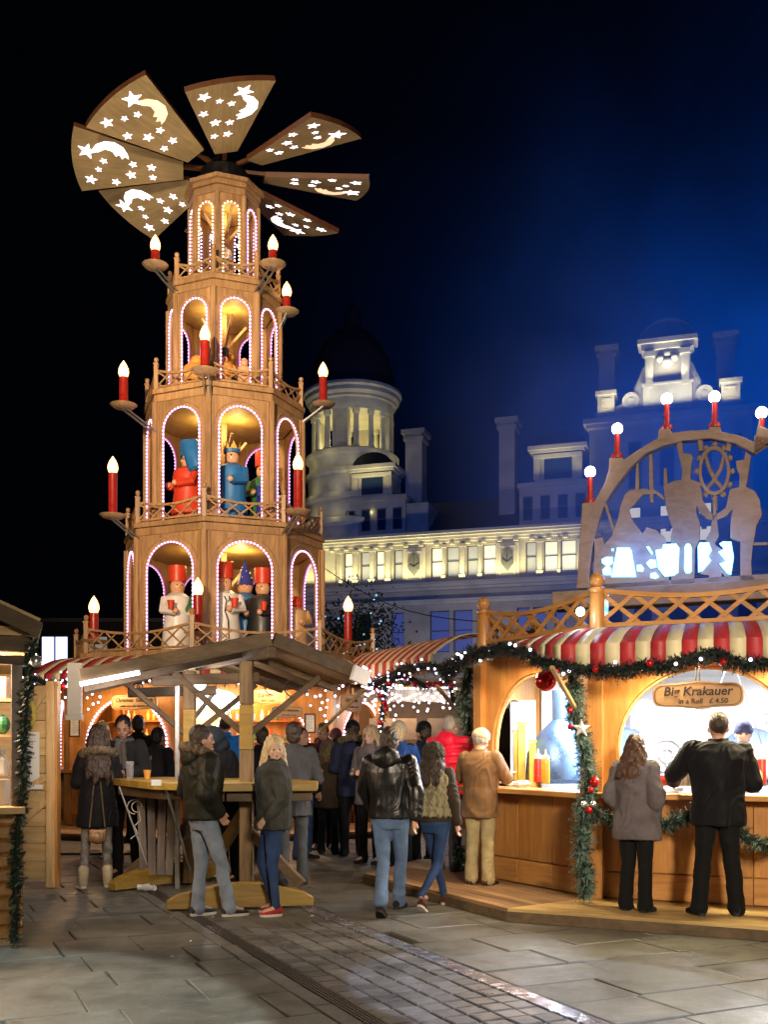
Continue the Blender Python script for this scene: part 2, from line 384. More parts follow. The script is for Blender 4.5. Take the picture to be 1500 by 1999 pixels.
mb = MB(); mb.add([(-60, 15.6, 0), (60, 15.6, 0), (60, 72, 0), (-60, 72, 0)], [(0, 1, 2, 3)])
mb.build('far_ground', M['far'], kind='structure')
E1 = Vector((0.42, -0.9075)); E2 = Vector((0.9075, 0.42))
def uv2w(u, v): return (E1.x*u+E2.x*v, E1.y*u+E2.y*v)
paving = bpy.data.objects.new('pavement', None); COL.objects.link(paving); paving['kind'] = 'structure'
def stone(u0, u1, v0, v1, m, name, dz=0.0, gap=0.006, wob=0.008):
    poly = [uv2w(u0+gap, v0+gap), uv2w(u1-gap, v0+gap), uv2w(u1-gap, v1-gap), uv2w(u0+gap, v1-gap)]
    cx = sum(p[0] for p in poly)/4; cy = sum(p[1] for p in poly)/4
    if cy < 4.2 or cy > 15.9 or abs(cx) > cy*0.42+1.0: return
    poly = [(p[0]-cx+random.uniform(-wob, wob), p[1]-cy+random.uniform(-wob, wob)) for p in poly]
    if area(poly) < 0: poly = poly[::-1]
    z = random.uniform(-0.003, 0.003)+dz; tx, ty = random.uniform(-.006, .006), random.uniform(-.006, .006)
    b = 0.010 if (u1-u0) > .3 else 0.008
    inner = [(p[0]*(1-b/max(0.1, math.hypot(*p))*1.4), p[1]*(1-b/max(0.1, math.hypot(*p))*1.4)) for p in poly]
    k = MB(); vs = [(p[0], p[1], -0.03) for p in poly]+[(p[0], p[1], z-0.006) for p in poly]+[(p[0], p[1], z+tx*p[0]+ty*p[1]) for p in inner]
    fs = [(8, 9, 10, 11)]+[(i, (i+1) % 4, (i+1) % 4+4, i+4) for i in range(4)]+[(i+4, (i+1) % 4+4, (i+1) % 4+8, i+8) for i in range(4)]
    k.add(vs, fs); k.build(name, m, paving, loc=(cx, cy, 0))
def area(poly): return sum(poly[i][0]*poly[(i+1) % len(poly)][1]-poly[(i+1) % len(poly)][0]*poly[i][1] for i in range(len(poly)))
# flagstones left of the first channel and right of the second
def flags(va, vb, uw=0.62):
    u = -15.5
    while u < -2.0:
        uu = random.uniform(0.48, 0.66); v = va-random.uniform(0, 0.6)
        while v < vb:
            vv = random.uniform(0.6, 1.05); v1 = min(v+vv, vb)
            v0 = max(v, va)
            if vb-v1 < 0.22: v1 = vb
            if v1-v0 > 0.12: stone(u, u+uu, v0, v1, M['slab'], 'paving_slab')
            v = v1 if v1 < vb else vb+1
        u += uu
flags(-4.6, 2.27); flags(3.70, 12.2)
for i in range(26): stone(-15.5+i*.53, -14.97+i*.53, 2.27, 2.40, M['slab'], 'paving_slab')
# setts between the channels
u = -9.4
while u < -2.6:
    v = 2.53; off = random.uniform(-.01, .01)
    for j in range(6): stone(u, u+0.165, v+j*0.168, v+(j+1)*0.168, M['sett'], 'paving_sett', gap=0.007, wob=0.004)
    u += 0.168
u = -15.5
while u < -9.4:
    stone(u, u+.55, 2.53, 3.54, M['slab'], 'paving_slab'); u += .55
# drain channels: slotted iron grating let into the stone
def channel(v0, v1, m, label):
    k = MB(); a = -15.0
    while a < -2.4:
        for q in range(5):
            vv = v0+(v1-v0)*(q+0.5)/5; wd = (v1-v0)/5*(0.55 if m is M['grate'] else .8)
            P = [uv2w(a+.004, vv-wd/2), uv2w(a+0.496, vv-wd/2), uv2w(a+0.496, vv+wd/2), uv2w(a+.004, vv+wd/2)]
            k.slab(P, -0.02, 0.002)
        for q in range(7):
            P = [uv2w(a+.02+q*.078, v0), uv2w(a+.032+q*.078, v0), uv2w(a+.032+q*.078, v1), uv2w(a+.02+q*.078, v1)]
            k.slab(P, -0.02, -0.001)
        a += 0.5
    o = k.build('drain_channel', m); tag(o, label, 'drain')
M['grate'] = mat('worn_iron_grate', (0.10, 0.085, 0.075), 0.45, 0.6, var=0.3, vscale=20)
M['grate2'] = mat('polished_steel_channel', (0.70, 0.72, 0.80), 0.24, 0.85, var=0.15, vscale=10, bump=0)
channel(2.40, 2.53, M['grate'], 'dark slotted drain channel running from the standing table to the lower middle edge')
channel(3.55, 3.69, M['grate2'], 'bright steel drain channel reflecting pale blue light beside the small setts')
# litter
mb = MB()
litter_mat = mat('litter_paper', (0.6, 0.58, 0.54), 0.7)
LIT = ['beside the striped trainers', 'left of the trainers on the dark flags', 'in the middle of the dark flags', 'touching the trestle foot', 'on the pale flags near the cabin', 'on the edge of the pale flags', 'between the walking man and the deck', 'at the edge of the wide deck', 'near the open shutter']
for li_, (px, py) in enumerate(((415, 1792), (548, 1788), (334, 1792), (610, 1790), (372, 1840), (335, 1870), (860, 1765), (985, 1735), (100, 1725))):
    k = MB(); s = random.uniform(.012, .03)
    k.add([(-s, 0, .004), (s*.3, -s*.5, .012), (s, s*.2, .004), (0, s*.6, .008), (0.3*s, 0, .02)], [(0, 1, 4), (1, 2, 4), (2, 3, 4), (3, 0, 4)])
    p = gnd(px, py); o = k.build('paper_scrap', litter_mat, loc=(p.x, p.y, 0.002), rz=random.uniform(0, 6))
    tag(o, 'tiny pale scrap of litter '+LIT[li_], 'litter', 'scraps of litter on the paving')
# crushed cups by the table base
def cup_lying(px, py, rz, label):
    p = gnd(px, py); k = MB(); Mx = Matrix.Rotation(PI/2, 4, 'Y')
    k.lathe((0, 0, 0), [(0.032, 0), (0.036, 0.02), (0.030, 0.05), (0.040, 0.09), (0.045, 0.14), (0.042, 0.14), (0.030, 0.02)], 14, M=Mx)
    o = k.build('plastic_cup', M['glassy'], smooth=True, loc=(p.x, p.y, 0.045), rz=rz); tag(o, label, 'cup')
cup_lying(268, 1740, 0.1, 'crumpled clear plastic cup lying left of the table foot')
cup_lying(302, 1742, 2.6, 'clear plastic cup on its side with a greenish rim by the table foot')

# ================================================================= FAR BUILDINGS
STONE = mat('sandstone', (0.34, 0.31, 0.25), 0.85, var=0.22, vscale=0.6, bump=0.3, bscale=8, bdist=0.01)
STONE2 = mat('sandstone_trim', (0.44, 0.41, 0.33), 0.8, var=0.18, vscale=0.8, bump=0.2, bscale=8, bdist=0.01)
SLATE = mat('slate_roof', (0.05, 0.055, 0.07), 0.6, var=0.3, vscale=2, bump=0.4, bscale=20, bdist=0.01)
DOMEM = mat('lead_dome', (0.008, 0.009, 0.012), 0.9, var=0.2)
GL_LIT = emat('lit_pane', (1.0, 0.90, 0.62), 0.62, (0.5, 0.5, 0.45))
GL_DIM = emat('dim_pane', (0.75, 0.78, 0.62), 0.26, (0.3, 0.3, 0.3))
GL_BLUE = emat('blue_reflection_pane', (0.08, 0.13, 0.55), 0.30, (0.05, 0.06, 0.1))  # blue reflection put into the glass as emission, no lit room behind
GL_DARK = mat('dark_pane', (0.015, 0.03, 0.07), 0.12, var=0, bump=0)
FRM = mat('window_frame', (0.06, 0.06, 0.06), 0.5)
BX, BY = 15.0, 77.0; BA = math.atan2(-0.298, 0.954)
def fu(px, y=0):
    k = (px-750)/FPX; return ((77+.954*y)*k-15-.298*y)/(0.954+0.298*k)
def fz(px, py, y=0):
    Y = 77-0.298*fu(px, y)+.954*y; return CAMZ+(HOR-py)*Y/FPX
bld = thing('exchange_building', 'long pale sandstone building with lit upper windows and a scrolled gable behind the market', 'building', (BX, BY, 0), BA)
def fbox(mb, u0, u1, y0, y1, z0, z1, mi=0): mb.box(((u0+u1)/2, (y0+y1)/2, (z0+z1)/2), (u1-u0, y1-y0, z1-z0), mi=mi)
ULo, URi = -24.0, 18.5
mb = MB(); fbox(mb, ULo, URi, 0.35, 14, 0, 18.0); mb.build('wall', STONE, bld)
# wall skin with recessed window holes, by rows
wins_top = [(655, 665), (671, 688), (704, 722), (734, 750), (769, 786), (842, 864), (872, 897), (912, 934), (943, 969), (1027, 1048), (1063, 1090), (1096, 1126)]
wt = [(fu(a), fu(b)) for a, b in wins_top]
# continue the same rhythm to the right, behind the candle arch
wt = sorted(wt)
wl = [(fu(a), fu(b)) for a, b in ((700, 722), (764, 789), (840, 878), (886, 923), (932, 958), (1010, 1035), (1042, 1068), (1084, 1106))]+[(1.6, 2.9), (3.7, 5.0), (6.2, 7.5), (8.4, 9.7), (11.0, 12.3), (13.4, 14.7)]; wl = sorted(wl)
def wall_row(z0, z1, zb, zt, ws):
    k = MB(); prev = ULo
    fbox(k, ULo, URi, 0, .349, z0, zb); fbox(k, ULo, URi, 0, .349, zt, z1)
    for a, b in ws:
        fbox(k, prev, a, 0, .349, zb+.001, zt-.001); prev = b
    fbox(k, prev, URi, 0, .349, zb+.001, zt-.001)
    k.build('wall', STONE, bld)
def window(a, b, zb, zt, pane, y=0.26, par=None, panes=2):
    k = MB(); t = 0.07
    fbox(k, a, a+t, y-.04, y+.04, zb, zt); fbox(k, b-t, b, y-.04, y+.04, zb, zt)
    fbox(k, a+t, b-t, y-.04, y+.04, zt-t, zt); fbox(k, a+t, b-t, y-.04, y+.04, zb, zb+t); zm = zb+(zt-zb)*0.52
    fbox(k, a+t, b-t, y-.04, y+.03, zm-.04, zm+.04)
    o = k.build('window', FRM, bld)
    g = MB(); fbox(g, a+t, b-t, y+.03, y+.05, zb+t, zt-t); g.build('pane', pane, o)
    return o
wall_row(14.2, 18.0, 15.0, 17.35, wt)
rnd = random.Random(3)
for i, (a, b) in enumerate(wt):
    window(a, b, 15.0, 17.35, GL_LIT if i in (1, 3, 5, 8, 10, 11) else GL_DIM)
wall_row(7.6, 13.3, 9.1, 12.35, wl)
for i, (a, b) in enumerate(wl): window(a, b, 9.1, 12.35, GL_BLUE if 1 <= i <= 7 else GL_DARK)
wall_row(0, 7.0, 2.5, 6.2, wl)
for i, (a, b) in enumerate(wl): window(a, b, 2.5, 6.2, GL_DARK)
# pilasters, cornices
k = MB()
for i in range(len(wt)-1):
    a, b = wt[i][1], wt[i+1][0]
    if b-a < 1.6:
        k = MB(); m_ = (a+b)/2; k.box((m_, -.14, 16.1), (min(.34, (b-a)*.6), .28, 2.3)); k.box((m_, -.18, 17.35), (min(.5, b-a), .36, .22)); k.box((m_, -.18, 14.95), (min(.5, b-a), .36, .22)); k.build('pilaster', STONE2, bld)
def cornice(name, z, steps, u0=ULo-.4, u1=URi+.3, y=0):
    k = MB()
    for dz, h, out in steps: fbox(k, u0-out*.3, u1, y-out, y+.002, z+dz, z+dz+h-.003)
    return k.build(name, STONE2, bld)
cornice('cornice', 17.65, [(0, .2, .25), (.2, .2, .45), (.4, .18, .75), (.58, .22, .95)])
cornice('cornice', 13.95, [(0, .2, .3), (.2, .25, .6), (.45, .12, .75)])
cornice('string_course', 12.85, [(0, .22, .22), (.22, .16, .35)])
cornice('string_course', 7.0, [(0, .3, .3), (.3, .25, .55)])
u = ULo
while u < URi: k = MB(); fbox(k, 0, .35, -.4, 0, 17.45, 17.64); k.build('bracket', STONE2, bld, loc=(u, 0, 0)); u += 1.25
# diamond emblems between the windows
for c in (fu(810), fu(992), fu(1143)+.3):
    k = MB(); k.prism([(-.9, -1.5), (.9, -1.5), (.9, 1.35), (-.9, 1.35)], .12, y0=-.121, M=Matrix.Translation((c, 0, 16.0)))
    k.prism([[(-.62, -1.2), (.62, -1.2), (.62, 1.1), (-.62, 1.1)], [(-.5, -1.1), (.5, -1.1), (.5, 1.0), (-.5, 1.0)]], .1, y0=-.222, M=Matrix.Translation((c, 0, 16.0)))
    o = k.build('emblem_panel', STONE2, bld)
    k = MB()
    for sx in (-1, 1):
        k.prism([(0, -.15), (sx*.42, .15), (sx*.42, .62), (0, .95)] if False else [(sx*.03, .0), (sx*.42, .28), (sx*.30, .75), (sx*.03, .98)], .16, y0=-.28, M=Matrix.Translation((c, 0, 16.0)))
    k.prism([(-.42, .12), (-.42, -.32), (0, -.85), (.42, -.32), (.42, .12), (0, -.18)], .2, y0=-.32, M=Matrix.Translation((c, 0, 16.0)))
    k.build('diamond_emblem', mat('dark_carving', (.10, .10, .09), .8), o)  # emblem pieces in a plain dark grey
# attic storey + slate roofs
k = MB(); k.add([(ULo, .5, 18.5), (URi-16, .5, 18.5), (URi-16, 6, 22.3), (ULo, 6, 22.3), (ULo, 14, 22.3), (URi-16, 14, 22.3)], [(0, 1, 2, 3), (3, 2, 5, 4)]); k.build('roof', SLATE, bld)
def attic(px0, px1, ztop, wins, lit=()):
    a, b = fu(px0), fu(px1); k = MB(); fbox(k, a, b, .6, 6, 18.42, ztop); fbox(k, a-.15, b+.15, .4, 6.1, ztop, ztop+.35)
    o = k.build('attic_block', STONE, bld)
    n = wins
    for i in range(n):
        wa = a+(b-a)*(i+.22)/n; wb = a+(b-a)*(i+.78)/n
        w_ = window(wa, wb, 19.1, ztop-.7, GL_DARK, y=.56)
attic(665, 788, 21.5, 4); attic(1012, 1150, 21.6, 4)
k = MB(); fbox(k, fu(788), fu(830), 1.0, 6, 18.42, 21.2); k.build('attic_block', STONE, bld)
# dormers with lit pediments
def dormer(px0, px1, z0, z1):
    a, b = fu(px0), fu(px1); c = (a+b)/2; h = z1-z0
    k = MB(); fbox(k, a+.25, b-.25, .5, 3, z0, z1-.5); 
    for x in (a+.45, b-.45): k.box((x, .42, z0+h*.42), (.5, .3, h*.72))
    o = k.build('dormer', STONE, bld)
    k = MB(); fbox(k, a, b, .1, 3.1, z1-.5, z1-.3); fbox(k, a-.2, b+.2, -.1, 3.2, z1-.3, z1); fbox(k, a+.2, b-.2, .2, 3, z1-.9, z1-.62); k.build('pediment', STONE2, o)
    k = MB(); fbox(k, a+1.0, b-1.0, .44, .52, z0+.15, z1-.95); k.build('opening', GL_DARK, o)
    return a, b
dormer(680, 768, 21.86, 24.3); dormer(1036, 1142, 21.96, 24.6)
k = MB(); prof = [(2.1*math.cos(t*PI/12), 24.55+1.3*math.sin(t*PI/12)) for t in range(13)]
k.prism(prof, 2.5, M=Matrix.Translation((fu(1090), .6, 0))); k.build('dormer_dome', DOMEM, bld)
k = MB(); prof = [(1.7*math.cos(t*PI/12), 24.25+1.2*math.sin(t*PI/12)) for t in range(13)]
k.prism(prof, 2.5, M=Matrix.Translation((fu(722), .6, 0))); k.build('dormer_dome', DOMEM, bld)
# chimneys
def chimney(px0, px1, z0, z1, y=3.0):
    a, b = fu(px0, y), fu(px1, y)-.35; z1 = fz((px0+px1)/2, z1, y) if z1 > 100 else z1; k = MB(); fbox(k, a, b, y, y+1.6, z0, z1-.9); fbox(k, a-.15, b+.15, y-.15, y+1.75, z1-.9, z1-.6); fbox(k, a, b, y, y+1.6, z1-.6, z1-.35); fbox(k, a-.3, b+.3, y-.3, y+1.9, z1-.35, z1)
    k.build('chimney', STONE, bld)
chimney(792, 832, 20, 838); chimney(975, 1014, 20, 815)
# scrolled gable pavilion on the right
gL, gR = fu(1152), fu(1470); gc = fu(1304)
k = MB(); fbox(k, gL, gR, -.12, .34, 14.6, 25.4); fbox(k, gL, gR, .36, 10, 18.5, 25.4); k.build('pavilion_wall', STONE, bld)
k = MB(); fbox(k, gL-.2, gR+.3, -.6, 1, 25.4, 25.65); fbox(k, gL-.4, gR+.5, -.95, 1, 25.65, 26.0); fbox(k, gL-.1, gR+.2, -.3, 1, 26.0, 26.2); k.build('cornice', STONE2, bld)
for q in ((1228, 1253), (1289, 1317), (1364, 1391), (1425, 1450)):
    window(fu(q[0]), fu(q[1]), 16.6, 19.4, GL_LIT, y=-.17); window(fu(q[0]), fu(q[1]), 20.8, 24.2, GL_DARK, y=-.17)
gz = lambda py: CAMZ+(HOR-py)*(77-.298*gc)/FPX
hw = 1.62
def scroll(sx):
    pts = [(sx*hw, 26.2)]
    for i in range(13):
        t = i/12; pts.append((sx*(hw+2.3*(1-t)), 26.9+(gz(712)-26.9)*(t**2.2)))
    pts.insert(1, (sx*(hw+2.3), 26.2)); pts.append((sx*hw, gz(712)))
    return pts
k = MB(); 
for sx in (-1, 1): k.prism(scroll(sx), .8, M=Matrix.Translation((gc, .0, 0)))
fbox(k, gc-hw, gc+hw, -.1, 1.0, 26.2, gz(660)); o = k.build('gable', STONE, bld)
k = MB()
for sx in (-1, 1):
    pts = scroll(sx)[2:-1]; k.tube([(gc+p[0], .2, p[1]) for p in pts], .16, 6); k.lathe((0, 0, 0), [(.62, -.2), (.62, .1), (.4, .1), (.4, .0), (.2, 0), (.2, .12), (0, .12)], 14, M=Matrix.Translation((gc+sx*(hw+1.0), -.1, 27.3)) @ Matrix.Rotation(PI/2, 4, 'X'))
    k.box((gc+sx*(hw-.35), -.28, gz(722)), (.55, .36, 2.6)); k.box((gc+sx*(hw-.35), -.32, gz(692)), (.75, .5, .4))
k.build('gable_trim', STONE2, o, kind='stuff')
k = MB(); fbox(k, gc-hw-.1, gc+hw+.1, -.35, 1.1, gz(800), gz(752)); fbox(k, gc-hw-.2, gc+hw+.2, -.45, 1.1, gz(752), gz(748)); k.build('gable_panel', STONE2, o)
k = MB(); fbox(k, gc-hw-.25, gc+hw+.25, -.4, 1.2, gz(683), gz(672)); fbox(k, gc-hw-.5, gc+hw+.5, -.65, 1.3, gz(672), gz(663))
k.build('gable_cornice', STONE2, o)
k = MB(); k.prism([(1.85*math.cos(t*PI/16), gz(663)+1.45*math.sin(t*PI/16)) for t in range(17)], 1.0, M=Matrix.Translation((gc, 0, 0))); k.build('segment_pediment', STONE, o)
k = MB(); k.tube([(gc+1.95*math.cos(t*PI/16), -.05, gz(663)+1.5*math.sin(t*PI/16)) for t in range(17)], .1, 6); k.build('pediment_moulding', STONE2, o)
k = MB(); k.ball((gc, -.2, gz(708)), .42, 10, 8, (1, .6, 1)); k.ball((gc-.5, -.15, gz(700)), .3, 8, 6); k.ball((gc+.5, -.15, gz(700)), .3, 8, 6); k.ball((gc, -.15, gz(692)), .3, 8, 6); k.build('shell_ornament', STONE2, o, smooth=True)
for a, b in ((fu(1168), fu(1201)), (fu(1409), fu(1446))):
    k = MB(); fbox(k, a, b, -.3, 1.2, 26.2, 28.1); fbox(k, a-.15, b+.15, -.45, 1.3, 27.85, 28.15); fbox(k, a-.1, b+.1, -.4, 1.3, 26.2, 26.5)
    k.prism([[(a+.25, 26.7), (b-.25, 26.7), (b-.25, 27.6), (a+.25, 27.6)], [(a+.37, 26.82), (b-.37, 26.82), (b-.37, 27.48), (a+.37, 27.48)]], .06, y0=-.36); k.build('corner_pedestal', STONE2, bld)
chimney(1170, 1210, 25, 675, 3.5); chimney(1400, 1446, 25, 648, 3.5)
k = MB(); k.add([(gL, 1.2, 26.2), (gR, 1.2, 26.2), (gR-2, 8, 28.2), (gL+2, 8, 28.2), (gL, 14, 26.2), (gR, 14, 26.2)], [(0, 1, 2, 3), (3, 2, 5, 4)]); k.build('roof', SLATE, bld)
# turret
TX, TY = -2.67, 87.0; TS = 87/98
tur = thing('turret', 'round colonnaded stone turret with lit cornice rising at the left end of the building', 'turret', (TX, TY, CAMZ*(1-TS))); tur.scale = (TS, TS, TS)
k = MB(); k.lathe((0, 0, 0), [(4.6, 0), (4.6, 15), (4.6, 22.0), (4.9, 22.2), (4.9, 22.6), (4.3, 22.9), (4.3, 24.4), (4.7, 24.6), (4.7, 25), (4.25, 25.2), (4.25, 26.8), (4.5, 27.0), (4.5, 27.3), (4.15, 27.6), (4.15, 28.5), (4.45, 28.7), (4.45, 29.1), (4.2, 29.3), (0, 29.3)], 40); k.build('drum', STONE2, tur, smooth=True)
k = MB(); k.lathe((0, 0, 0), [(0, 32.9), (3.9, 32.9), (3.95, 33.9), (4.2, 34.0), (4.2, 34.2), (4.5, 34.45), (4.5, 34.8), (4.72, 34.95), (4.72, 35.2), (4.3, 35.5), (0, 35.5)], 44); k.build('cornice', STONE2, tur, smooth=True)
k = MB(); k.lathe((0, 0, 0), [(4.1, 35.5), (4.05, 36.6), (3.6, 38.4), (2.8, 40), (1.6, 41.2), (.8, 41.6), (.8, 43.2), (.5, 43.6), (.0, 44.4)], 30); k.build('dome', DOMEM, tur, smooth=True)
k = MB()
col = [(.34, 29.3), (.34, 29.6), (.27, 29.7), (.26, 31.0), (.22, 32.4), (.34, 32.5), (.34, 32.9)]
for i in range(16):
    a = 2*PI*i/16+.12
    if i % 4 == 3: continue
    c = MB(); c.lathe((0, 0, 0), col, 12); c.build('column', STONE2, tur, smooth=True, loc=(3.65*math.sin(a), -3.65*math.cos(a), 0))
for i in (3, 7, 11, 15):
    a = 2*PI*i/16+.12; c = MB(); c.box((0, 0, 31.1), (1.5, .7, 3.6)); c.prism([(.45*math.cos(t*PI/8), .45*math.sin(t*PI/8)+31.6) for t in range(9)]+[(-.45, 29.8), (.45, 29.8)], .12, y0=-.45)
    c.build('niche_pier', STONE, tur, loc=(3.5*math.sin(a), -3.5*math.cos(a), 0), rz=a)
# floodlighting fixed to the ledges
def fw(u, y, z):
    return bld_m @ Vector((u, y, z))
bld_m = Matrix.Translation((BX, BY, 0)) @ Matrix.Rotation(BA, 4, 'Z')
YL = (1.0, 0.88, 0.40)
def uplight(u, y, z, power, ln, wid=.25, col=YL):
    o = lamp('ledge_uplight', 'AREA', fw(u, y, z), power, col, ln, size_y=wid, spread=R(105)); o.rotation_euler = (R(180-14), 0, BA); return o
uplight(-11.8, -.80, 14.62, 820, 23)
uplight(gc, -1.3, 26.3, 300, 8.4, col=(1, .95, .65)); uplight(gc, -.9, gz(746)+.1, 80, 2.6, col=(1, .95, .65))
uplight(fu(1184), -1.0, 26.25, 28, 1.2); uplight(fu(1427), -1.0, 26.25, 28, 1.2)
uplight(fu(1089), -.8, 21.95, 60, 3.6); uplight(fu(724), -.8, 21.9, 60, 3.0)
for i in range(7):
    a = -1.5+i*.5
    lamp('turret_uplight', 'POINT', (TX+4.8*math.sin(a), TY-4.8*math.cos(a), 25.5-.4*(i % 2)), 17, YL, .25)
    lamp('turret_uplight', 'POINT', (TX+4.7*math.sin(a), TY-4.7*math.cos(a), 28.8), 16, YL, .25)
for i in range(6):
    a = 2*PI*i/6+.4; lamp('turret_lamp', 'POINT', (TX+2.3*math.sin(a), TY-2.3*math.cos(a), 26.8), 90, YL, .2)
for z in (20.6, 22.8): 
    for a in (-.9, -.3, .35): lamp('turret_uplight', 'POINT', (TX+4.7*math.sin(a), TY-4.7*math.cos(a), z), 11, YL, .2)
# added unseen neutral spot, put here only to brighten the facade
lamp('unseen_flood', 'SPOT', (3, 65, 4.5), 3000, (0.88, 0.82, 0.78), .5, target=(7, 80, 15), angle=R(125), blend=1.0)
# dim modern block far left
lb = thing('office_block', 'dark low office block with a few lit windows far left behind the pyramid', 'building', (-26.5, 70, 0))
k = MB(); k.box((0, 4, 5.1), (24, 8, 10.2)); k.build('wall', mat('dark_brick', (.03, .03, .035), .8), lb); k = MB(); k.box((0, 3.9, 10.3), (24.4, 8.6, .25)); k.build('parapet', mat('parapet', (.12, .13, .14), .7), lb)
for i in range(7):
    k = MB(); x = -9.5+i*2.7; k.prism([[(x-1, 7.0), (x+1, 7.0), (x+1, 9.3), (x-1, 9.3)], [(x-.88, 7.12), (x+.88, 7.12), (x+.88, 9.18), (x-.88, 9.18)]], .12, y0=-.13); k.box((x, -.07, 8.15), (.08, .1, 2.1))
    o = k.build('window', FRM, lb); k = MB(); k.box((x, -.01, 8.15), (1.76, .01, 2.06)); k.build('pane', GL_DIM if i in (4, 6) else (emat('blue_white_pane', (.55, .6, 1.0), 2.2) if i == 5 else GL_DARK), o)
# tree right of the pyramid, and its faint blue lights
def tree(px, Y, ztop, rad, label, lights):
    p = at(px, 1460, Y); t = thing('tree', label, 'tree', (p.x, p.y, 0))
    k = MB(); rng = random.Random(px)
    k.tube([(0, 0, 0), (.05, 0, 1.5), (-.05, .05, 3), (.05, 0, ztop*.8)], [.22, .18, .14, .05], 10)
    k.build('trunk', mat('bark', (.05, .04, .03), .9, bump=.6, bscale=12), t)
    k = MB(); tips = []
    for i in range(60):
        a = rng.uniform(0, 2*PI); z0 = rng.uniform(ztop*.28, ztop*.75); l_ = rad*rng.uniform(.5, 1.0)*(1-.35*(z0/ztop)); z1 = z0+rng.uniform(.3, 1.5)
        e = Vector((math.cos(a)*l_, math.sin(a)*l_, z1)); m_ = Vector((e.x*.5, e.y*.5, (z0+z1)/2+.2)); k.tube([(0, 0, z0), m_, e], [.05, .03, .012], 5); tips.append(e); tips.append(m_)
    k.build('branch', mat('branch_bark', (.04, .03, .025), .9), t)
    k = MB()
    for e in tips:
        for j in range(34):
            c = e+Vector((rng.gauss(0, .38), rng.gauss(0, .38), rng.gauss(0, .34))); s = rng.uniform(.05, .11)
            d1 = Vector((rng.gauss(0, 1), rng.gauss(0, 1), rng.gauss(0, 1))).normalized(); d2 = d1.orthogonal().normalized()
            k.add([c-d1*s, c+d2*s*.5, c+d1*s, c-d2*s*.5], [(0, 1, 2, 3)])
    k.build('crown', mat('night_leaf', (.03, .06, .045), .6, var=.4, vscale=1.5), t)
    k = MB()
    for i in range(lights):
        e = rng.choice(tips)+Vector((rng.gauss(0, .3), rng.gauss(0, .3), rng.gauss(0, .3))); k.ball(e, .035, 5, 4)
    k.build('fairy_lights', emat('cyan_bulb', (.25, .65, 1.0), 1.2), t)
tree(688, 34, 6.9, 1.9, 'dark leafy tree with tiny blue lights behind the right candle of the pyramid', 90)
# ================================================================= shared timber pieces
def arch_panel(mb, Mx, L, z0, z1, cx, w_, zb, zs, rise, t=.05, n=20):
    """rectangular panel 0..L x z0..z1 (thickness t inward) with an arched opening"""
    xs = [cx-w_/2*math.cos(PI*i/n) for i in range(n+1)]; zz = [zs+rise*math.sin(PI*i/n) for i in range(n+1)]
    def q(x0, za, x1, zc):
        mb.box(((x0+x1)/2, t/2, (za+zc)/2), (x1-x0, t, zc-za), M=Mx)
    q(0, z0, cx-w_/2, z1); q(cx+w_/2, z0, L, z1)
    if zb > z0+.01: q(cx-w_/2, z0, cx+w_/2, zb)
    vs = []; fs = []
    for i in range(n+1): vs += [(xs[i], 0, zz[i]), (xs[i], 0, z1), (xs[i], t, zz[i]), (xs[i], t, z1)]
    for i in range(n):
        a = 4*i; b = a+4; fs += [(a, b, b+1, a+1), (a+2, a+3, b+3, b+2), (a, a+2, b+2, b), (a+1, b+1, b+3, a+3)]
    mb.add(vs, fs, M=Mx)
def arch_path(cx, w_, zb, zs, rise, n=24, skip_bottom=True):
    pts = [(cx-w_/2, zb)]; m = 3
    pts += [(cx-w_/2*math.cos(PI*i/n), zs+rise*math.sin(PI*i/n)) for i in range(n+1)]
    pts.append((cx+w_/2, zb)); return pts
def along(pts, step):
    out = []; carry = 0
    for a, b in zip(pts[:-1], pts[1:]):
        a = Vector(a); b = Vector(b); l = (b-a).length; d = carry
        while d < l: out.append(a.lerp(b, d/l)); d += step
        carry = d-l
    return out
def finial_post(k, p, h, w_=.09, ball=.055):
    k.box((p[0], p[1], p[2]+h/2), (w_, w_, h)); k.box((p[0], p[1], p[2]+h+.01), (w_*1.25, w_*1.25, .03)); k.lathe((p[0], p[1], p[2]+h+.02), [(w_*.35, 0), (w_*.3, .02), (ball*.8, .03+ball*.3), (ball, .03+ball), (ball*.75, .03+ball*1.7), (0, .03+ball*2.05)], 10)
def lattice_rail(parent, P0, P1, z, h, sag, mat_, n=6, th=.03, name='rail', dip=True):
    Mx, Lg = frame(P0, P1, z)
    k = MB(); top = []
    for i in range(13):
        t = i/12; zz = h-sag*math.sin(PI*t) if dip else h-sag*(1-math.sin(PI*t)); top.append((t*Lg, 0, zz))
    for a, b in zip(top[:-1], top[1:]): k.bar(a, b, .05, .045)
    k.bar((0, 0, .05), (Lg, 0, .05), .045, .04)
    o = k.build(name, mat_, parent); o.matrix_local = Mx
    def hz(x): 
        t = min(max(x/Lg, 0), 1); return h-sag*math.sin(PI*t) if dip else h-sag*(1-math.sin(PI*t))
    step = Lg/n; k = MB()
    for i in range(-1, n+1):
        for s in (0, 1):
            x0, x1 = i*step, (i+1.5)*step
            a = (x0 if s == 0 else x1, .05); b = (x1 if s == 0 else x0, h)
            # clip to the opening
            pts = []
            for j in range(25):
                t = j/24; x = a[0]+(b[0]-a[0])*t; zz = a[1]+(b[1]-a[1])*t
                if 0.01 <= x <= Lg-.01 and zz <= hz(x): pts.append((x, .012*(1 if s else -1), zz))
            if len(pts) > 1:
                q = MB(); q.bar(pts[0], pts[-1], .018, th); s_ = q.build('lattice_slat', mat_, parent); s_.matrix_local = Mx
    return o
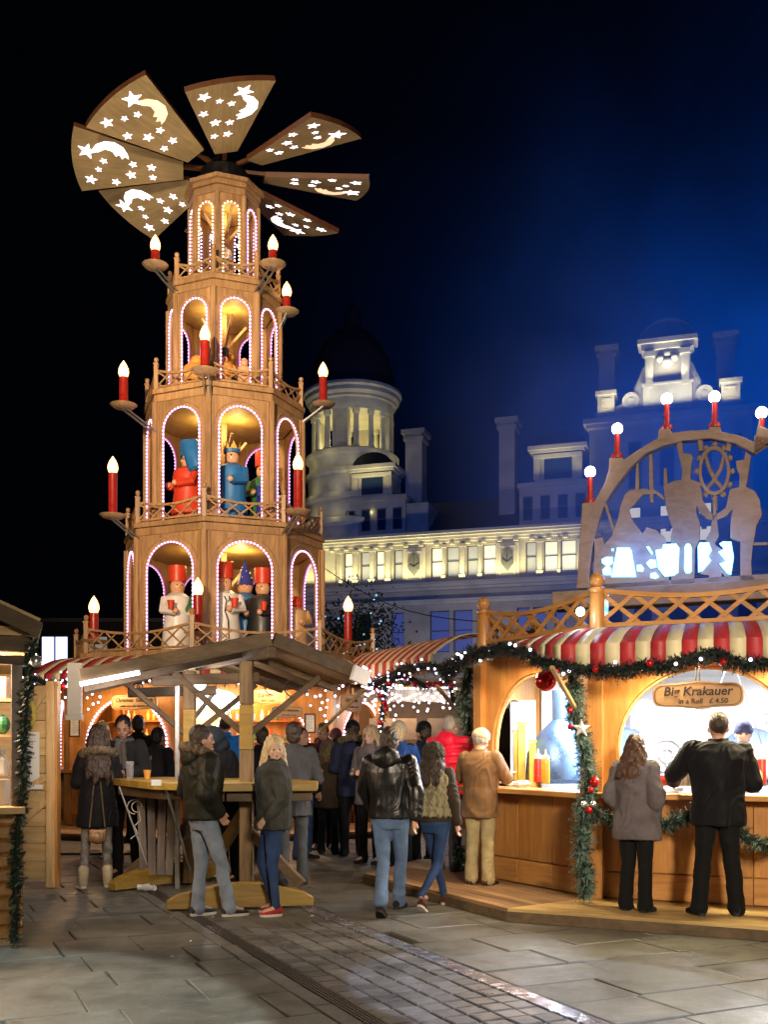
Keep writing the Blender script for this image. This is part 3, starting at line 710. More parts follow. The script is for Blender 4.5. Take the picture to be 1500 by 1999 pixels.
# ================================================================= CHRISTMAS PYRAMID
PX, PY, PA = -3.44, 22.0, -1.5
def pv(r, k, z=0.0):
    a = R(PA+45*k); return (r*math.sin(a), -r*math.cos(a), z)
pyr = thing('christmas_pyramid', 'tall four tier wooden Christmas pyramid with lit arches, red candles and starry rotor blades', 'christmas pyramid', (PX, PY, 0))
GLOWY = mat('inner_wall', (.50, .33, .10), .6)
def tier(r, z0, z1, warm=False):
    s = 2*r*math.sin(R(22.5))
    # floor and top plate
    k = MB(); k.slab([pv(r+.07, i) for i in range(8)], z1-.10, z1+.0); k.slab([pv(r+.03, i) for i in range(8)], z1-.26, z1-.11)
    k.build('platform', M['pyr'], pyr, bevel=.008)
    k = MB(); k.slab([pv(r-.1, i) for i in range(8)], z1-.32, z1-.265); k.build('ceiling', GLOWY, pyr)
    w_ = .70*s if r > 1 else .66*s; apex = z1-.42; 
    for i in range(8):
        Mx, Lg = frame(pv(r, i), pv(r, i+1))
        k = MB(); arch_panel(k, Mx, Lg, z0, z1-.262, Lg/2, w_, z0, apex-w_/2, w_/2, .045)
        k.build('arch_panel', M['pyr'], pyr)
        k = MB(); c = pv(r+.012, i)
        k.tube([(c[0], c[1], z0), (c[0], c[1], z1-.265)], .062 if r > 1 else .045, 8); k.build('corner_post', M['pyr'], pyr)
        # pilaster strips either side of the opening
        k = MB()
        for sx in (-1, 1):
            k.box((Lg/2+sx*(w_/2+.07*s+.02), -.010, (z0+z1-.27)/2), (.045, .018, z1-.29-z0), M=Mx)
        pts = arch_path(Lg/2, w_+.13*s, z0+.02, apex-w_/2, w_/2+.065*s)[1:-1]
        k.tube([(x, -.004, z) for x, z in pts], .014, 5, M=Mx)
        k.build('moulding', M['pyr'], pyr)
        pts = arch_path(Lg/2, w_-.03, z0+.12, apex-w_/2, w_/2-.015)
        k = MB()
        for p in along(pts, .075): k.ball((p.x, -.022, p.y), .019, 6, 4, M=Mx)
        k.build('led_string', M['ledw'] if warm and i in (7, 0) else M['led'], pyr, kind='stuff')
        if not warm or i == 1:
            k = MB(); k.tube([(x, -.012, z) for x, z in pts], .017, 5, M=Mx); k.build('led_halo', M['ledhalo'], pyr)  # added tube; its lilac emission stands for the glow round the bulbs
def rail_ring(r, z, h, ph, sag, n=5):
    k = MB()
    for i in range(8):
        c = pv(r, i, z); k = MB(); finial_post(k, c, ph, .085, .05); k.build('rail_post', M['pyr'], pyr, bevel=.004)
        lattice_rail(pyr, pv(r, i), pv(r, i+1), z, h, sag, M['pyr'], n)
tier(2.1, 3.42, 6.1); tier(1.68, 6.1, 8.88); tier(1.19, 8.88, 11.24); tier(.73, 11.24, 13.42, warm=True)
rail_ring(2.08, 6.1, .42, .52, .10, 5); rail_ring(1.66, 8.88, .40, .52, .12, 4); rail_ring(1.17, 11.24, .36, .46, .10, 3)
rail_ring(3.2, 3.42, .48, .60, .14, 7)
k = MB(); k.slab([pv(3.35, i) for i in range(8)], 3.28, 3.42); k.build('platform', M['pyr'], pyr, bevel=.01)
k = MB(); k.lathe((0, 0, 0), [(.06, 3.4), (.06, 13.7)], 10)
for z in (7.6, 10.1, 12.4, 4.9):
    for a in range(4):
        d = Vector((math.cos(a*PI/2+.5), math.sin(a*PI/2+.5), 0)); k.bar(Vector((0, 0, z)), d*.5+Vector((0, 0, z+.62)), .05, .05)
k.build('spindle', M['pale_z'], pyr)
# cap
k = MB(); k.slab([pv(.86, i) for i in range(8)], 13.42, 13.5); 
vs = [pv(.84, i, 13.5) for i in range(8)]+[pv(.35, i, 13.72) for i in range(8)]
k.add(vs, [(i, (i+1) % 8, (i+1) % 8+8, i+8) for i in range(8)]+[tuple(range(8, 16))]); k.build('cap_roof', M['pyr'], pyr)
HZ = 13.94
k = MB(); k.lathe((0, 0, 0), [(.42, HZ-.3), (.5, HZ-.25), (.5, HZ-.02), (.42, HZ+.05), (.2, HZ+.3), (0, HZ+.35)], 20); k.lathe((0, 0, 0), [(.30, 13.45), (.34, HZ-.28)], 16); k.build('rotor_hub', M['dark'], pyr)
def star2(r, rot=0, r2=.42):
    return [((r if i % 2 == 0 else r*r2)*math.sin(rot+PI*i/5), (r if i % 2 == 0 else r*r2)*math.cos(rot+PI*i/5)) for i in range(10)]
def crescent():
    o = [(2.72, -.30), (2.62, -.46), (2.45, -.56), (2.25, -.56), (2.08, -.45), (2.0, -.28), (1.98, -.16), (2.06, -.22), (2.11, -.14), (2.17, -.26), (2.24, -.20), (2.3, -.32), (2.45, -.36), (2.6, -.26)]
    return o
STARS = [(2.82, -.26, .24), (2.5, -.04, .10), (1.90, -.03, .11), (1.52, 0.0, .12), (1.95, .26, .14), (1.50, .27, .10), (2.62, .20, .09), (2.80, .50, .16), (2.28, .50, .12)]
blade_me = None
def blade_meshes():
    # local: x = radial, y = chord (+ = trailing, low), z up; lit side is the underside
    out = [( .86, -.24), (3.02, -.86)]+[(3.14*math.cos(R(-15.5+31*i/10)), 3.14*math.sin(R(-15.5+31*i/10))) for i in range(1, 10)]+[(3.02, .86), (.86, .24)]
    T = 0.10; k = MB(); k.slab(out, -T/2, T/2); body = bpy.data.meshes.new('blade_panel')
    body.from_pydata(k.v, [], k.f); body.materials.append(M['blade']); body.materials.append(M['brown'])
    for p in body.polygons: p.material_index = 0 if abs(p.normal.z) > .9 and p.normal.z < 0 else 1
    st = []
    for r_, s_, q in STARS:
        k = MB(); q *= .84
        loop = [(r_+a, s_+b) for a, b in star2(q, rot=r_*2.1)]
        tris = tessellate_polygon([[Vector((a, b, 0)) for a, b in loop]]); k.add([(a, b, -T/2-.006) for a, b in loop]+[(a, b, -T/2+.0) for a, b in loop], [t for t in tris]+[(i, (i+1) % 10, (i+1) % 10+10, i+10) for i in range(10)])
        s1 = bpy.data.meshes.new('lit_star'); s1.from_pydata(k.v, [], k.f); s1.materials.append(M['star']); st.append(s1)
    k = MB(); loop = crescent(); tris = tessellate_polygon([[Vector((a, b, 0)) for a, b in loop]]); k.add([(a, b, -T/2-.005) for a, b in loop], [t for t in tris])
    ct = bpy.data.meshes.new('comet_tail'); ct.from_pydata(k.v, [], k.f); ct.materials.append(M['star'])
    ct2 = ct.copy(); ct2.materials.clear(); ct2.materials.append(M['starw'])
    k = MB(); k.bar((.4, 0, .06), (1.1, 0, .06), .09, .07); arm = bpy.data.meshes.new('blade_arm'); arm.from_pydata(k.v, [], k.f); arm.materials.append(M['brown'])
    return body, st, ct, ct2, arm
bm_, st_, ct_, ct2_, am_ = blade_meshes()
pitch = R(14)
for i in range(8):
    phi = R(79+45*i); d = Vector((math.cos(phi), -math.sin(phi), 0)); t = Vector((-math.sin(phi), -math.cos(phi), 0))
    c = t*math.cos(pitch)-Vector((0, 0, 1))*math.sin(pitch); nrm = d.cross(c)
    cc, nn = (c, nrm) if nrm.z > 0 else (c, -nrm)
    Mx = Matrix(((d.x, cc.x, nn.x, 0), (d.y, cc.y, nn.y, 0), (d.z, cc.z, nn.z, HZ), (0, 0, 0, 1)))
    b = link(bm_, 'rotor_blade', pyr); b.matrix_local = Mx
    for s1 in st_: link(s1, 'lit_star', b)
    link(ct2_ if i in (7, 6, 1) else ct_, 'comet_tail', b); link(am_, 'blade_arm', b)
# candles on brackets: (vertex angle, px, py of base, height in px)
for a_deg, px, py, hh, Rb in ((-46.5, 303, 522, 32, 1.2), (43.5, 533, 520, 30, 1.2), (88.5, 560, 612, 32, 1.2), (-1.5, 400, 728, 62, 1.68), (-46.5, 241, 795, 58, 1.7), (88.5, 631, 793, 56, 1.7),
                              (-46.5, 220, 1010, 86, 2.1), (43.5, 582, 1002, 84, 2.1), (-46.5, 183, 1255, 58, 3.0), (-1.5, 386, 1240, 78, 2.1), (88.5, 680, 1270, 76, 2.1)):
    a = R(a_deg); kk = (px-750)/FPX; r = (PX-kk*PY)/(-kk*math.cos(a)-math.sin(a)); Y = PY-r*math.cos(a)
    z = CAMZ+(HOR-py)*Y/FPX; hm = hh*Y/FPX; p = Vector((r*math.sin(a), -r*math.cos(a), z))
    k = MB(); k.tube([(0, 0, .02), (0, 0, .06), (0, 0, hm)], [.10, .088, .088], 14)
    o = k.build('candle', M['candle'], pyr, smooth=True, loc=p)
    k = MB(); k.lathe((0, 0, hm), [(.05, -.01), (.085, .03), (.105, .10), (.095, .17), (.055, .26), (.0, .34)], 12); k.build('candle_bulb', M['flame'], o, smooth=True)
    k = MB(); k.lathe((0, 0, 0), [(.05, -.02), (.2, -.01), (.26, .04), (.27, .05), (.20, .015), (0, .012)], 14)
    k.build('drip_plate', mat('drip_plate', (.55, .40, .22), .35, .5) if 'dpm' not in globals() else dpm, o, smooth=True)
    q = Vector((Rb*math.sin(a), -Rb*math.cos(a), z-.35))-p
    if r > Rb+.1:
        k = MB()
        for s in (-.06, .06):
            sd = Vector((math.cos(a), math.sin(a), 0))*s; k.bar(Vector((0, 0, -.02))+sd, q+sd, .03, .03)
        k.build('bracket', M['steel'], o)
    lamp('candle_glow', 'POINT', (PX+p.x*1.0, PY+p.y*1.0, z+hm+.15), 11, (1, .42, .12), .1)
for z, pw, r_ in ((5.55, 60, .5), (8.3, 42, .4), (10.7, 24, .3), (12.9, 10, .2)):
    for s in (-1, 1): lamp('tier_lamp', 'POINT', (PX+s*r_*.8, PY-r_*.6, z), pw*.55, (1, .66, .26), .12)

# ---- carved figures standing in the tiers
FIG = {c: mat('figure_'+c, v, .4, var=.08, bump=.04) for c, v in dict(red=(.62, .05, .015), blue=(.02, .16, .42), skin=(.72, .40, .22), gold=(.75, .50, .10), white=(.80, .78, .72), black=(.02, .02, .02), green=(.03, .16, .06), orange=(.72, .32, .06), navy=(.03, .05, .30), wood=(.55, .33, .15)).items()}
def figure(x, y, z, h, robe, label, cat='carved figure', head='skin', hat=None, hatc='gold', rz=0, wide=1.0, lines=False, arms=True, lean=0, cups=False):
    t = thing('carved_figure', label, cat, (PX+x, PY+y, z), rz)
    k = MB(); k.lathe((0, 0, 0), [(.19*h*wide, 0), (.175*h*wide, .2*h), (.15*h*wide, .45*h), (.165*h*wide, .62*h), (.15*h*wide, .70*h), (.07*h, .755*h)], 20)
    k.build('robe', FIG[robe], t, smooth=True)
    k = MB(); k.ball((0, 0, .82*h), .085*h, 14, 10, (1, 1, 1.15)); k.ball((0, -.088*h, .815*h), .014*h, 6, 4); k.build('head', FIG[head], t, smooth=True)
    k = MB(); 
    for s in (-1, 1): k.ball((s*.03*h, -.083*h, .835*h), .009*h, 6, 4)
    k.build('eyes', FIG['black'], t)
    if arms:
        k = MB()
        for s in (-1, 1): k.tube([(s*.15*h*wide, 0, .68*h), (s*.19*h*wide, -.07*h, .54*h), (s*.10*h, -.20*h, .52*h)], [.045*h, .05*h, .05*h], 8)
        k.build('sleeve', FIG[robe], t, smooth=True)
        for s in (-1, 1): k = MB(); k.ball((s*.09*h, -.225*h, .52*h), .035*h, 8, 6); k.build('hand', FIG['skin'], t, smooth=True)
    if hat == 'crown':
        k = MB(); k.lathe((0, 0, .87*h), [(.095*h, 0), (.10*h, .04*h), (.09*h, .04*h), (.085*h, 0)], 16); k.build('crown_band', FIG[hatc if hatc != 'gold' else 'blue'], t)
        k = MB()
        for i in range(7):
            a = 2*PI*i/7; k.add([(.1*h*math.cos(a+s), .1*h*math.sin(a+s), .905*h) for s in (-.42, .42)]+[(.105*h*math.cos(a), .105*h*math.sin(a), 1.0*h), (.07*h*math.cos(a), .07*h*math.sin(a), .91*h)], [(0, 1, 2), (0, 2, 3), (2, 1, 3), (0, 3, 1)])
        k.build('crown', FIG['gold'], t)
    if hat == 'cyl':
        k = MB(); k.lathe((0, 0, .88*h), [(.10*h, 0), (.10*h, .18*h), (.0, .19*h)], 16); k.build('hat', FIG[hatc], t, smooth=True)
    if hat == 'cone':
        k = MB(); k.lathe((0, 0, .84*h), [(.10*h, 0), (.06*h, .14*h), (.0, .30*h)], 16); k.build('hat', FIG[hatc], t, smooth=True)
        k = MB()
        for i in range(14):
            zz = random.uniform(.86, 1.05); a = random.uniform(0, 2*PI); rr = (1.14-zz)/.3*.1+.012; k.ball((rr*h*math.cos(a), rr*h*math.sin(a), zz*h), .008*h, 5, 4)
        k.build('hat_dots', FIG['white'], t)
    if cups:
        k = MB()
        for s in (-1, 1): k.lathe((s*.15*h, -.24*h, .53*h), [(.03*h, 0), (.045*h, .10*h), (.035*h, .10*h), (0, .03*h)], 10)
        k.build('cups', FIG['red'], t, smooth=True)
    if lines:
        k = MB()
        for s in (-1, 1):
            pts = [(s*.03, .66), (s*.06, .60), (s*.085, .62), (s*.08, .66)]; pts2 = [(s*.05, .60), (s*.035, .50), (s*.07, .40), (s*.085, .05)]
            for pp in (pts, pts2): k.tube([(a*h, -math.sqrt(max(.0001, (.185*h*wide)**2-(a*h)**2))-.004, b*h) for a, b in pp], .006*h, 4)
        k.bar((-.08*h, -.175*h*wide, .12*h), (.08*h, -.175*h*wide, .2*h), .008*h, .008*h); k.bar((-.08*h, -.18*h*wide, .05*h), (.08*h, -.18*h*wide, .13*h), .008*h, .008*h)
        k.build('painted_lines', FIG['black'], t)
    return t
figure(-.62, -.75, 6.1, 1.75, 'red', 'red robed wooden figure under a blue tilted hood in the third tier left arch', hat='cyl', hatc='blue', rz=-.9, wide=1.15)
k = MB(); k.lathe((0, 0, 0), [(.16, 0), (.21, .05), (.20, .5), (.15, .62), (.0, .66)], 18)
o = k.build('barrel_pack', FIG['blue'], smooth=True, loc=(PX-.36, PY-1.02, 7.28)); o.rotation_euler = (0, R(-17), 0); tag(o, 'blue rounded barrel shape leaning behind the red robed figure', 'carved barrel')
figure(.30, -.88, 6.1, 1.80, 'blue', 'blue robed wooden king with a gold crown in the third tier right arch', hat='crown', wide=1.05, rz=-.3)
figure(.85, -.1, 6.1, 1.7, 'green', 'dark green robed wooden figure behind the blue king', hat='cyl', hatc='red')
figure(1.0, -.85, 6.1, 1.25, 'navy', 'small navy wooden figure at the far right arch of the third tier', rz=.8)
figure(-.78, -1.1, 3.42, 1.78, 'white', 'white robed wooden figure with a red hat in the lowest left arch', hat='cyl', hatc='red', cups=True, rz=.5)
figure(-.25, -1.0, 3.42, 1.80, 'green', 'dark coated wooden figure with a tall red hat beside the white one', hat='cyl', hatc='red', rz=.4, cups=True)
figure(.22, -1.35, 3.42, 1.80, 'white', 'white robed wooden figure with black painted lines and red cups in the lowest right arch', hat='cyl', hatc='red', lines=True, cups=True, wide=1.1)
figure(.55, -.7, 3.42, 1.85, 'blue', 'wooden figure with a navy starred cone hat behind the lined white robe', hat='cone', hatc='navy')
figure(.95, -1.0, 3.42, 1.75, 'black', 'black bodied wooden figure with red hat and white skirt in the lowest right arch', hat='cyl', hatc='red', cups=True, rz=-.4, wide=1.2)
figure(1.62, -.75, 3.42, 1.45, 'wood', 'plain wooden figure with a red ball cap in the far right lowest arch', hat=None, head='red')
def camel(x, y, z, s, rz, label):
    t = thing('carved_animal', label, 'carved animal', (PX+x, PY+y, z), rz)
    k = MB(); k.ball((0, 0, .55*s), .3*s, 14, 10, (1.35, .75, .85)); k.ball((-.05*s, 0, .78*s), .16*s, 10, 8, (1, .8, 1.1)); k.tube([(.3*s, 0, .6*s), (.5*s, 0, .72*s), (.55*s, 0, .95*s)], [.13*s, .09*s, .08*s], 10); k.ball((.62*s, 0, 1.0*s), .11*s, 10, 8, (1.4, .8, .85)); k.build('body', FIG['orange'], t, smooth=True)
    for a, b in ((-1, -1), (-1, 1), (1, -1), (1, 1)):
        k = MB(); k.tube([(a*.25*s, b*.12*s, .5*s), (a*.27*s, b*.12*s, 0)], [.07*s, .05*s], 8); k.build('leg', FIG['orange'], t, smooth=True)
camel(-.42, -.62, 8.88, .95, .3, 'orange wooden camel in the second tier left arch')
figure(.12, -.72, 8.88, .95, 'orange', 'orange robed wooden figure in the second tier right arch', wide=1.3, hat='cyl', hatc='black')
figure(.5, -.45, 8.88, 1.0, 'skin', 'pale wooden figure at the right side of the second tier', head='skin', rz=-.5)
figure(.28, -.75, 8.88, .55, 'green', 'small green wooden figure between the second tier figures', hat='cone', hatc='green')
figure(0, -.28, 11.24, 1.3, 'white', 'white wooden figure standing in the top tier', wide=.7)

# ================================================================= MULLED WINE STALL under the pyramid
WINEWALL = wood('stall_orange', (.58, .27, .07), (.38, .15, .03), 'z', knots=.3)
st = thing('wine_stall', 'orange timber mulled wine stall with lit arches forming the base of the pyramid', 'market stall', (PX, PY, 0))
RW = 3.55
for i in range(8):
    Mx, Lg = frame(pv(RW, i), pv(RW, i+1))
    k = MB()
    vis = i in (6, 7, 0, 1)
    if vis: arch_panel(k, Mx, Lg, .12, 3.25, Lg*.5, Lg*.66, 1.18, 1.62, .88, .06)
    else: k.box((Lg/2, .03, 1.7), (Lg, .06, 3.1), M=Mx)
    k.build('wall_panel', WINEWALL, st)
    if not vis: continue
    k = MB(); k.box((Lg/2, -.08, 1.16), (Lg*.98, .34, .06), M=Mx); k.build('counter', M['pine_x'], st)
    k = MB(); k.box((0, .0, 1.7), (.14, .14, 3.1), M=Mx); k.build('corner_post', M['pine'], st)
    pts = arch_path(Lg*.5, Lg*.66+.04, 1.25, 1.62, .90); k = MB()
    for p in along(pts, .075): k.ball((p.x, -.03, p.y), .027, 6, 4, M=Mx)
    k.build('led_string', M['led'], st, kind='stuff')
    k = MB()
    for j in range(1, 12): k.box((Lg*j/12, -.006, .62), (.012, .012, .9), M=Mx)
    k.box((Lg/2, -.012, .24), (Lg, .024, .22), M=Mx); k.build('plank_joint', M['pine'], st, kind='stuff')
    # back shelves of bottles and glasses
    k = MB()
    for z in (1.72, 2.12): k.box((Lg/2, .95, z), (Lg*.62, .16, .025), M=Mx)
    k.box((Lg/2, 1.06, 1.6), (Lg*.72, .04, 2.0), M=Mx); k.build('back_shelf', WINEWALL, st)
k = MB(); k.slab([pv(RW-.1, i) for i in range(8)], 3.1, 3.2); k.slab([pv(RW-.1, i) for i in range(8)], .05, .12); k.build('ceiling', WINEWALL, st)
k = MB(); k.lathe((0, 0, 0), [(1.2, .12), (1.2, 3.1)], 12); k.build('core_wall', WINEWALL, st)
# jars, bottles and mugs on the shelves (each a thing)
ORD = ['first', 'second', 'third', 'fourth', 'fifth', 'sixth', 'seventh', 'eighth', 'ninth', 'tenth']; bnames = ['red', 'white', 'green', 'golden', 'orange', 'clear']
bcols = [FIG['red'], FIG['white'], FIG['green'], FIG['gold'], FIG['orange'], M['glassy']]
for i in (7, 0, 1):
    Mx, Lg = frame(pv(RW, i), pv(RW, i+1)); Mw = Matrix.Translation((PX, PY, 0)) @ Mx
    for j in range(10):
        x = Lg*(.24+.52*j/9)
        for z in (1.735, 2.135):
            p = Mw @ Vector((x+random.uniform(-.02, .02), .93, z)); h = random.uniform(.12, .26); k = MB()
            k.lathe((0, 0, 0), [(.032, 0), (.036, .02), (.036, h*.6), (.014, h*.75), (.014, h), (0, h)], 10)
            ci_ = random.randrange(6); o = k.build('bottle', bcols[ci_], smooth=True, loc=p); tag(o, '%s bottle, %s along the %s shelf behind the %s arch of the wine stall' % (bnames[ci_], ORD[j], 'lower' if z < 2 else 'upper', {7: 'first', 0: 'second', 1: 'third'}[i]), 'bottle', 'bottles on the wine stall shelves')
for i, (pw) in ((6, 30), (7, 75), (0, 90), (1, 60)):
    a = R(PA+45*i+22.5); lamp('stall_lamp', 'POINT', (PX+2.7*math.sin(a), PY-2.7*math.cos(a), 2.75), pw, (1, .66, .30), .1)
    lamp('stall_front_lamp', 'POINT', (PX+4.15*math.sin(a), PY-4.15*math.cos(a), 2.75), pw*1.0, (1, .62, .28), .15)
# round lamp over the counter and a white hatch lamp
def globe(p, r, m, label):
    k = MB(); k.ball((0, 0, 0), r, 14, 10); o = k.build('globe_lamp', m, smooth=True, loc=p); tag(o, label, 'lamp'); return o
p = at(390, 1335, 11.5); globe(p, .072, M['hotwhite'], 'glaring white globe lamp between the timber posts'); lamp('globe_glow', 'POINT', p+Vector((0, -.14, 0)), 26, (1, .9, .85), .12)
p = at(738, 1292, 19.5); globe(p, .07, M['fairy'], 'small white globe lamp at the right edge of the pyramid rail')
p = at(425, 1382, 18.6); k = MB(); k.lathe((0, 0, 0), [(.0, .34), (.25, .28), (.42, .12), (.45, 0), (0, 0)], 20); o = k.build('dome_lamp', M['hotwhite'], smooth=True, loc=p); tag(o, 'bright white dome shaped lamp inside the middle hatch of the wine stall', 'lamp'); lamp('hatch_lamp', 'POINT', p+Vector((0, -.5, -.1)), 60, (1, .95, .9), .2)
# deck
dk = thing('stall_deck', 'low pale timber deck round the foot of the mulled wine stall', 'deck', (PX, PY, 0))
oct_ = [pv(5.15, i)[:2] for i in range(8)]
for i in range(8):
    Mx, Lg = frame(pv(5.15, i), pv(5.15, i+1)); 
    if i not in (6, 7, 0, 1): continue
    for j in range(12):
        y0 = j*.135; sh = y0*math.tan(R(22.5))
        q = MB(); q.slab([(sh+.003, y0), (Lg-sh-.003, y0), (Lg-sh-.056, y0+.129), (sh+.056, y0+.129)], .075, .12); o = q.build('plank', M['deck'], dk); o.matrix_local = Mx
k = MB(); k.slab([p for p in [pv(5.12, i)[:2] for i in range(8)]], 0.0, .074); k.build('deck_frame', M['brown'], dk)
# awning
def awning(parent, P0, P1, zt, Q0, Q1, zb, stripes, val=.16, bulge=.12, zb0=None, val0=None):
    """striped awning between wall line P0-P1 (height zt) and outer edge Q0-Q1 (height zb)"""
    k = MB(); P0, P1, Q0, Q1 = [Vector((p[0], p[1], 0)) for p in (P0, P1, Q0, Q1)]; n = 6
    def pt(s, t):
        a = P0.lerp(P1, s); b = Q0.lerp(Q1, s); p = a.lerp(b, t); zq = zb if zb0 is None else zb0+(zb-zb0)*s; p.z = zt+(zq-zt)*t**1.6+bulge*math.sin(PI*t)*.6*(1 if zb0 is None else s); return p
    for i in range(stripes*2):
        s0, s1 = i/(stripes*2), (i+1)/(stripes*2); vs = []; fs = []
        sub = 2
        for u in range(sub+1):
            s = s0+(s1-s0)*u/sub; va = val if val0 is None else val0+(val-val0)*s; puff = .006*math.sin(PI*u/sub)
            for j in range(n+1): p = pt(s, j/n); p.z += puff; vs.append(p)
            p = pt(s, 1); vs.append(Vector((p.x, p.y, p.z-va*.5))); vs.append(Vector((p.x, p.y, p.z-va-(.035 if u == 1 else 0))))
        w_ = n+3
        for u in range(sub):
            for j in range(w_-1): fs.append((u*w_+j, (u+1)*w_+j, (u+1)*w_+j+1, u*w_+j+1))
        k.add(vs, fs, i % 2)
    o = k.build('awning', [M['ared'], M['acream']], parent, smooth=True)
    sd = o.modifiers.new('thickness', 'SOLIDIFY'); sd.thickness = .012
    return o
for i in (5, 6, 7, 0, 1, 2): awning(st, pv(3.4, i), pv(3.4, i+1), 3.27, pv(4.35, i), pv(4.35, i+1), 2.95, 9)
# ---------------------------------------------------------------- fir garlands
def garland(label, path, r, per_m=260, frost=.3, baubles=(), bulbs=0, parent=None, core=True, bulbm='fairy', droop=0, needle=.075, seed=1, nm=('needle', 'needle2')):
    rng = random.Random(seed); pts = [Vector(p) for p in path]; L_ = sum((b-a).length for a, b in zip(pts[:-1], pts[1:]))
    t = thing('fir_garland', label, 'garland', pts[0])
    o0 = pts[0]
    k = MB(); k.tube([p-o0 for p in pts], r*.45, 6); k.build('garland_core', M['stalk'], t)
    dense = along(pts, 0.02)
    k = MB(); n = int(L_*per_m)
    for i in range(n):
        c = rng.choice(dense); j = dense.index(c) if False else 0
        a = rng.uniform(0, 2*PI); el_ = rng.uniform(-1, 1)
        d = Vector((math.cos(a)*math.sqrt(1-el_*el_), math.sin(a)*math.sqrt(1-el_*el_), el_))
        base = c+d*r*rng.uniform(.15, .55); tip = c+d*r*rng.uniform(.8, 1.35)+Vector((rng.gauss(0, .02), rng.gauss(0, .02), -abs(rng.gauss(0, .02))))
        ax = (tip-base); ln = ax.length; ax.normalize(); sd = ax.orthogonal().normalized()
        # a small sprig: a spine with 4 pairs of needles
        for s in range(4):
            q = base+ax*ln*(s+.5)/4; nl = needle*(1-.12*s)*rng.uniform(.5, .75)
            for sg in (-1, 1):
                e = q+ax*nl*.6+sd*nl*.7*sg; w2 = ax.cross(sd)*.0045+ax*.004
                k.add([q-o0-w2, e-o0, q-o0+w2], [(0, 1, 2)], 1 if (i % 100)/100 < frost else 0)
    o = k.build('needles', [M[nm[0]], M[nm[1]]], t); o['kind'] = 'stuff'
    for f, br, m, off in baubles:
        c = dense[int(f*(len(dense)-1))]+Vector(off); k = MB(); k.ball((0, 0, 0), br, 12, 9); k.lathe((0, 0, br*.95), [(br*.2, 0), (br*.2, br*.25), (0, br*.25)], 8); k.build('bauble', M[m], t, smooth=True, loc=c-o0)
    if bulbs:
        for i in range(bulbs):
            c = dense[int((i+rng.random()*.8)/bulbs*(len(dense)-1))]; d = Vector((rng.gauss(0, 1), -abs(rng.gauss(0, 1.4)), rng.gauss(0, 1))).normalized()
            k = MB(); k.ball((0, 0, 0), .016, 6, 5); k.build('bulb', M[bulbm if rng.random() < .85 else 'fairyw'], t, loc=c+d*r*1.05-o0)
    return t
def wpy(r, a_deg, z):
    a = R(PA+a_deg); return Vector((PX+r*math.sin(a), PY-r*math.cos(a), z))
gp = []
for i in (-2, -1, 0, 1, 2):
    A = wpy(4.38, 45*i, 2.92); B = wpy(4.38, 45*(i+1), 2.92)
    for j in range(8):
        t = j/8; p = A.lerp(B, t); p.z -= .16*math.sin(PI*t*2 % PI)*1.0; gp.append(p)
garland('dark fir garland with purple white bulbs along the striped awning of the wine stall', gp, .11, 130, .1, baubles=[(.1+.08*i, .06, 'bauble', (0, -.1, -.05)) for i in range(10)], bulbs=110, seed=4, nm=('needle3', 'needle'))
# icicle fairy lights hanging on the wall of the wine stall
def light_drops(label, A, B, n, drop, m='fairy', seed=1, curve=0, r=.02, group=None):
    rng = random.Random(seed); A, B = Vector(A), Vector(B); t = thing('fairy_lights', label, 'fairy lights', A, group=group)
    k = MB(); bl = MB()
    for i in range(n):
        f = (i+.5)/n; p = A.lerp(B, f)-A; p.z -= curve*math.sin(PI*f); l_ = drop*rng.uniform(.25, 1); k.tube([p, p+Vector((0, 0, -l_))], .003, 3)
        s = 0
        while s < l_: bl.ball(p+Vector((rng.gauss(0, .02), -.01, -s)), r*rng.uniform(.8, 1.2), 6, 5); s += rng.uniform(.09, .2)
    k.build('cable', M['iron'], t, kind='stuff'); bl.build('bulbs', M[m], t, kind='stuff'); return t
light_drops('icicle fairy lights left of the first arch of the wine stall', at(112, 1312, 17.6), at(200, 1312, 17.0), 7, .75, seed=2)
light_drops('icicle fairy lights over the first arch of the wine stall', at(205, 1306, 17), at(350, 1308, 16.9), 9, .35, seed=3, m='fairyw')
light_drops('icicle fairy lights between the second and third arches', at(600, 1325, 17.3), at(672, 1325, 18), 7, .8, seed=5)
light_drops('short fairy light drops at the left front corner of the wine stall', at(60, 1345, 15.9), at(95, 1345, 16), 4, .08, seed=6)
light_drops('dense fairy light drops beside the right corner garland', at(705, 1300, 18), at(752, 1330, 19.5), 8, .8, seed=7, r=.026)
# hanging price boards
FONT = None
def text(parent, s, size, loc, M_rot, m, extr=.002, shear=0.0, align='CENTER', name='lettering', sx=1.0):
    cu = bpy.data.curves.new(name, 'FONT'); cu.body = s; cu.size = size; cu.extrude = extr; cu.shear = shear; cu.align_x = align; cu.align_y = 'CENTER'; cu.resolution_u = 3; cu.offset = size*.02
    tmp = bpy.data.objects.new(name, cu); COL.objects.link(tmp); dg = bpy.context.evaluated_depsgraph_get()
    me = bpy.data.meshes.new_from_object(tmp.evaluated_get(dg)); bpy.data.objects.remove(tmp); bpy.data.curves.remove(cu); me.name = name
    me.materials.clear(); me.materials.append(m)
    o = bpy.data.objects.new(name, me); COL.objects.link(o); o.parent = parent
    o.matrix_local = Matrix.Translation(loc) @ M_rot @ Matrix.Rotation(PI/2, 4, 'X') @ Matrix.Diagonal((sx, 1, 1, 1)); return o
def board_outline(w_, h):
    pts = []
    for i in range(64):
        a = 2*PI*i/64; c, s = math.cos(a), math.sin(a)
        x = w_/2*(abs(c)**.5)*(1 if c >= 0 else -1); z = h/2*(abs(s)**.6)*(1 if s >= 0 else -1)
        z *= 1-.10*math.cos(x/w_*4*PI+PI)*.8-.05; pts.append((x, z))
    return pts
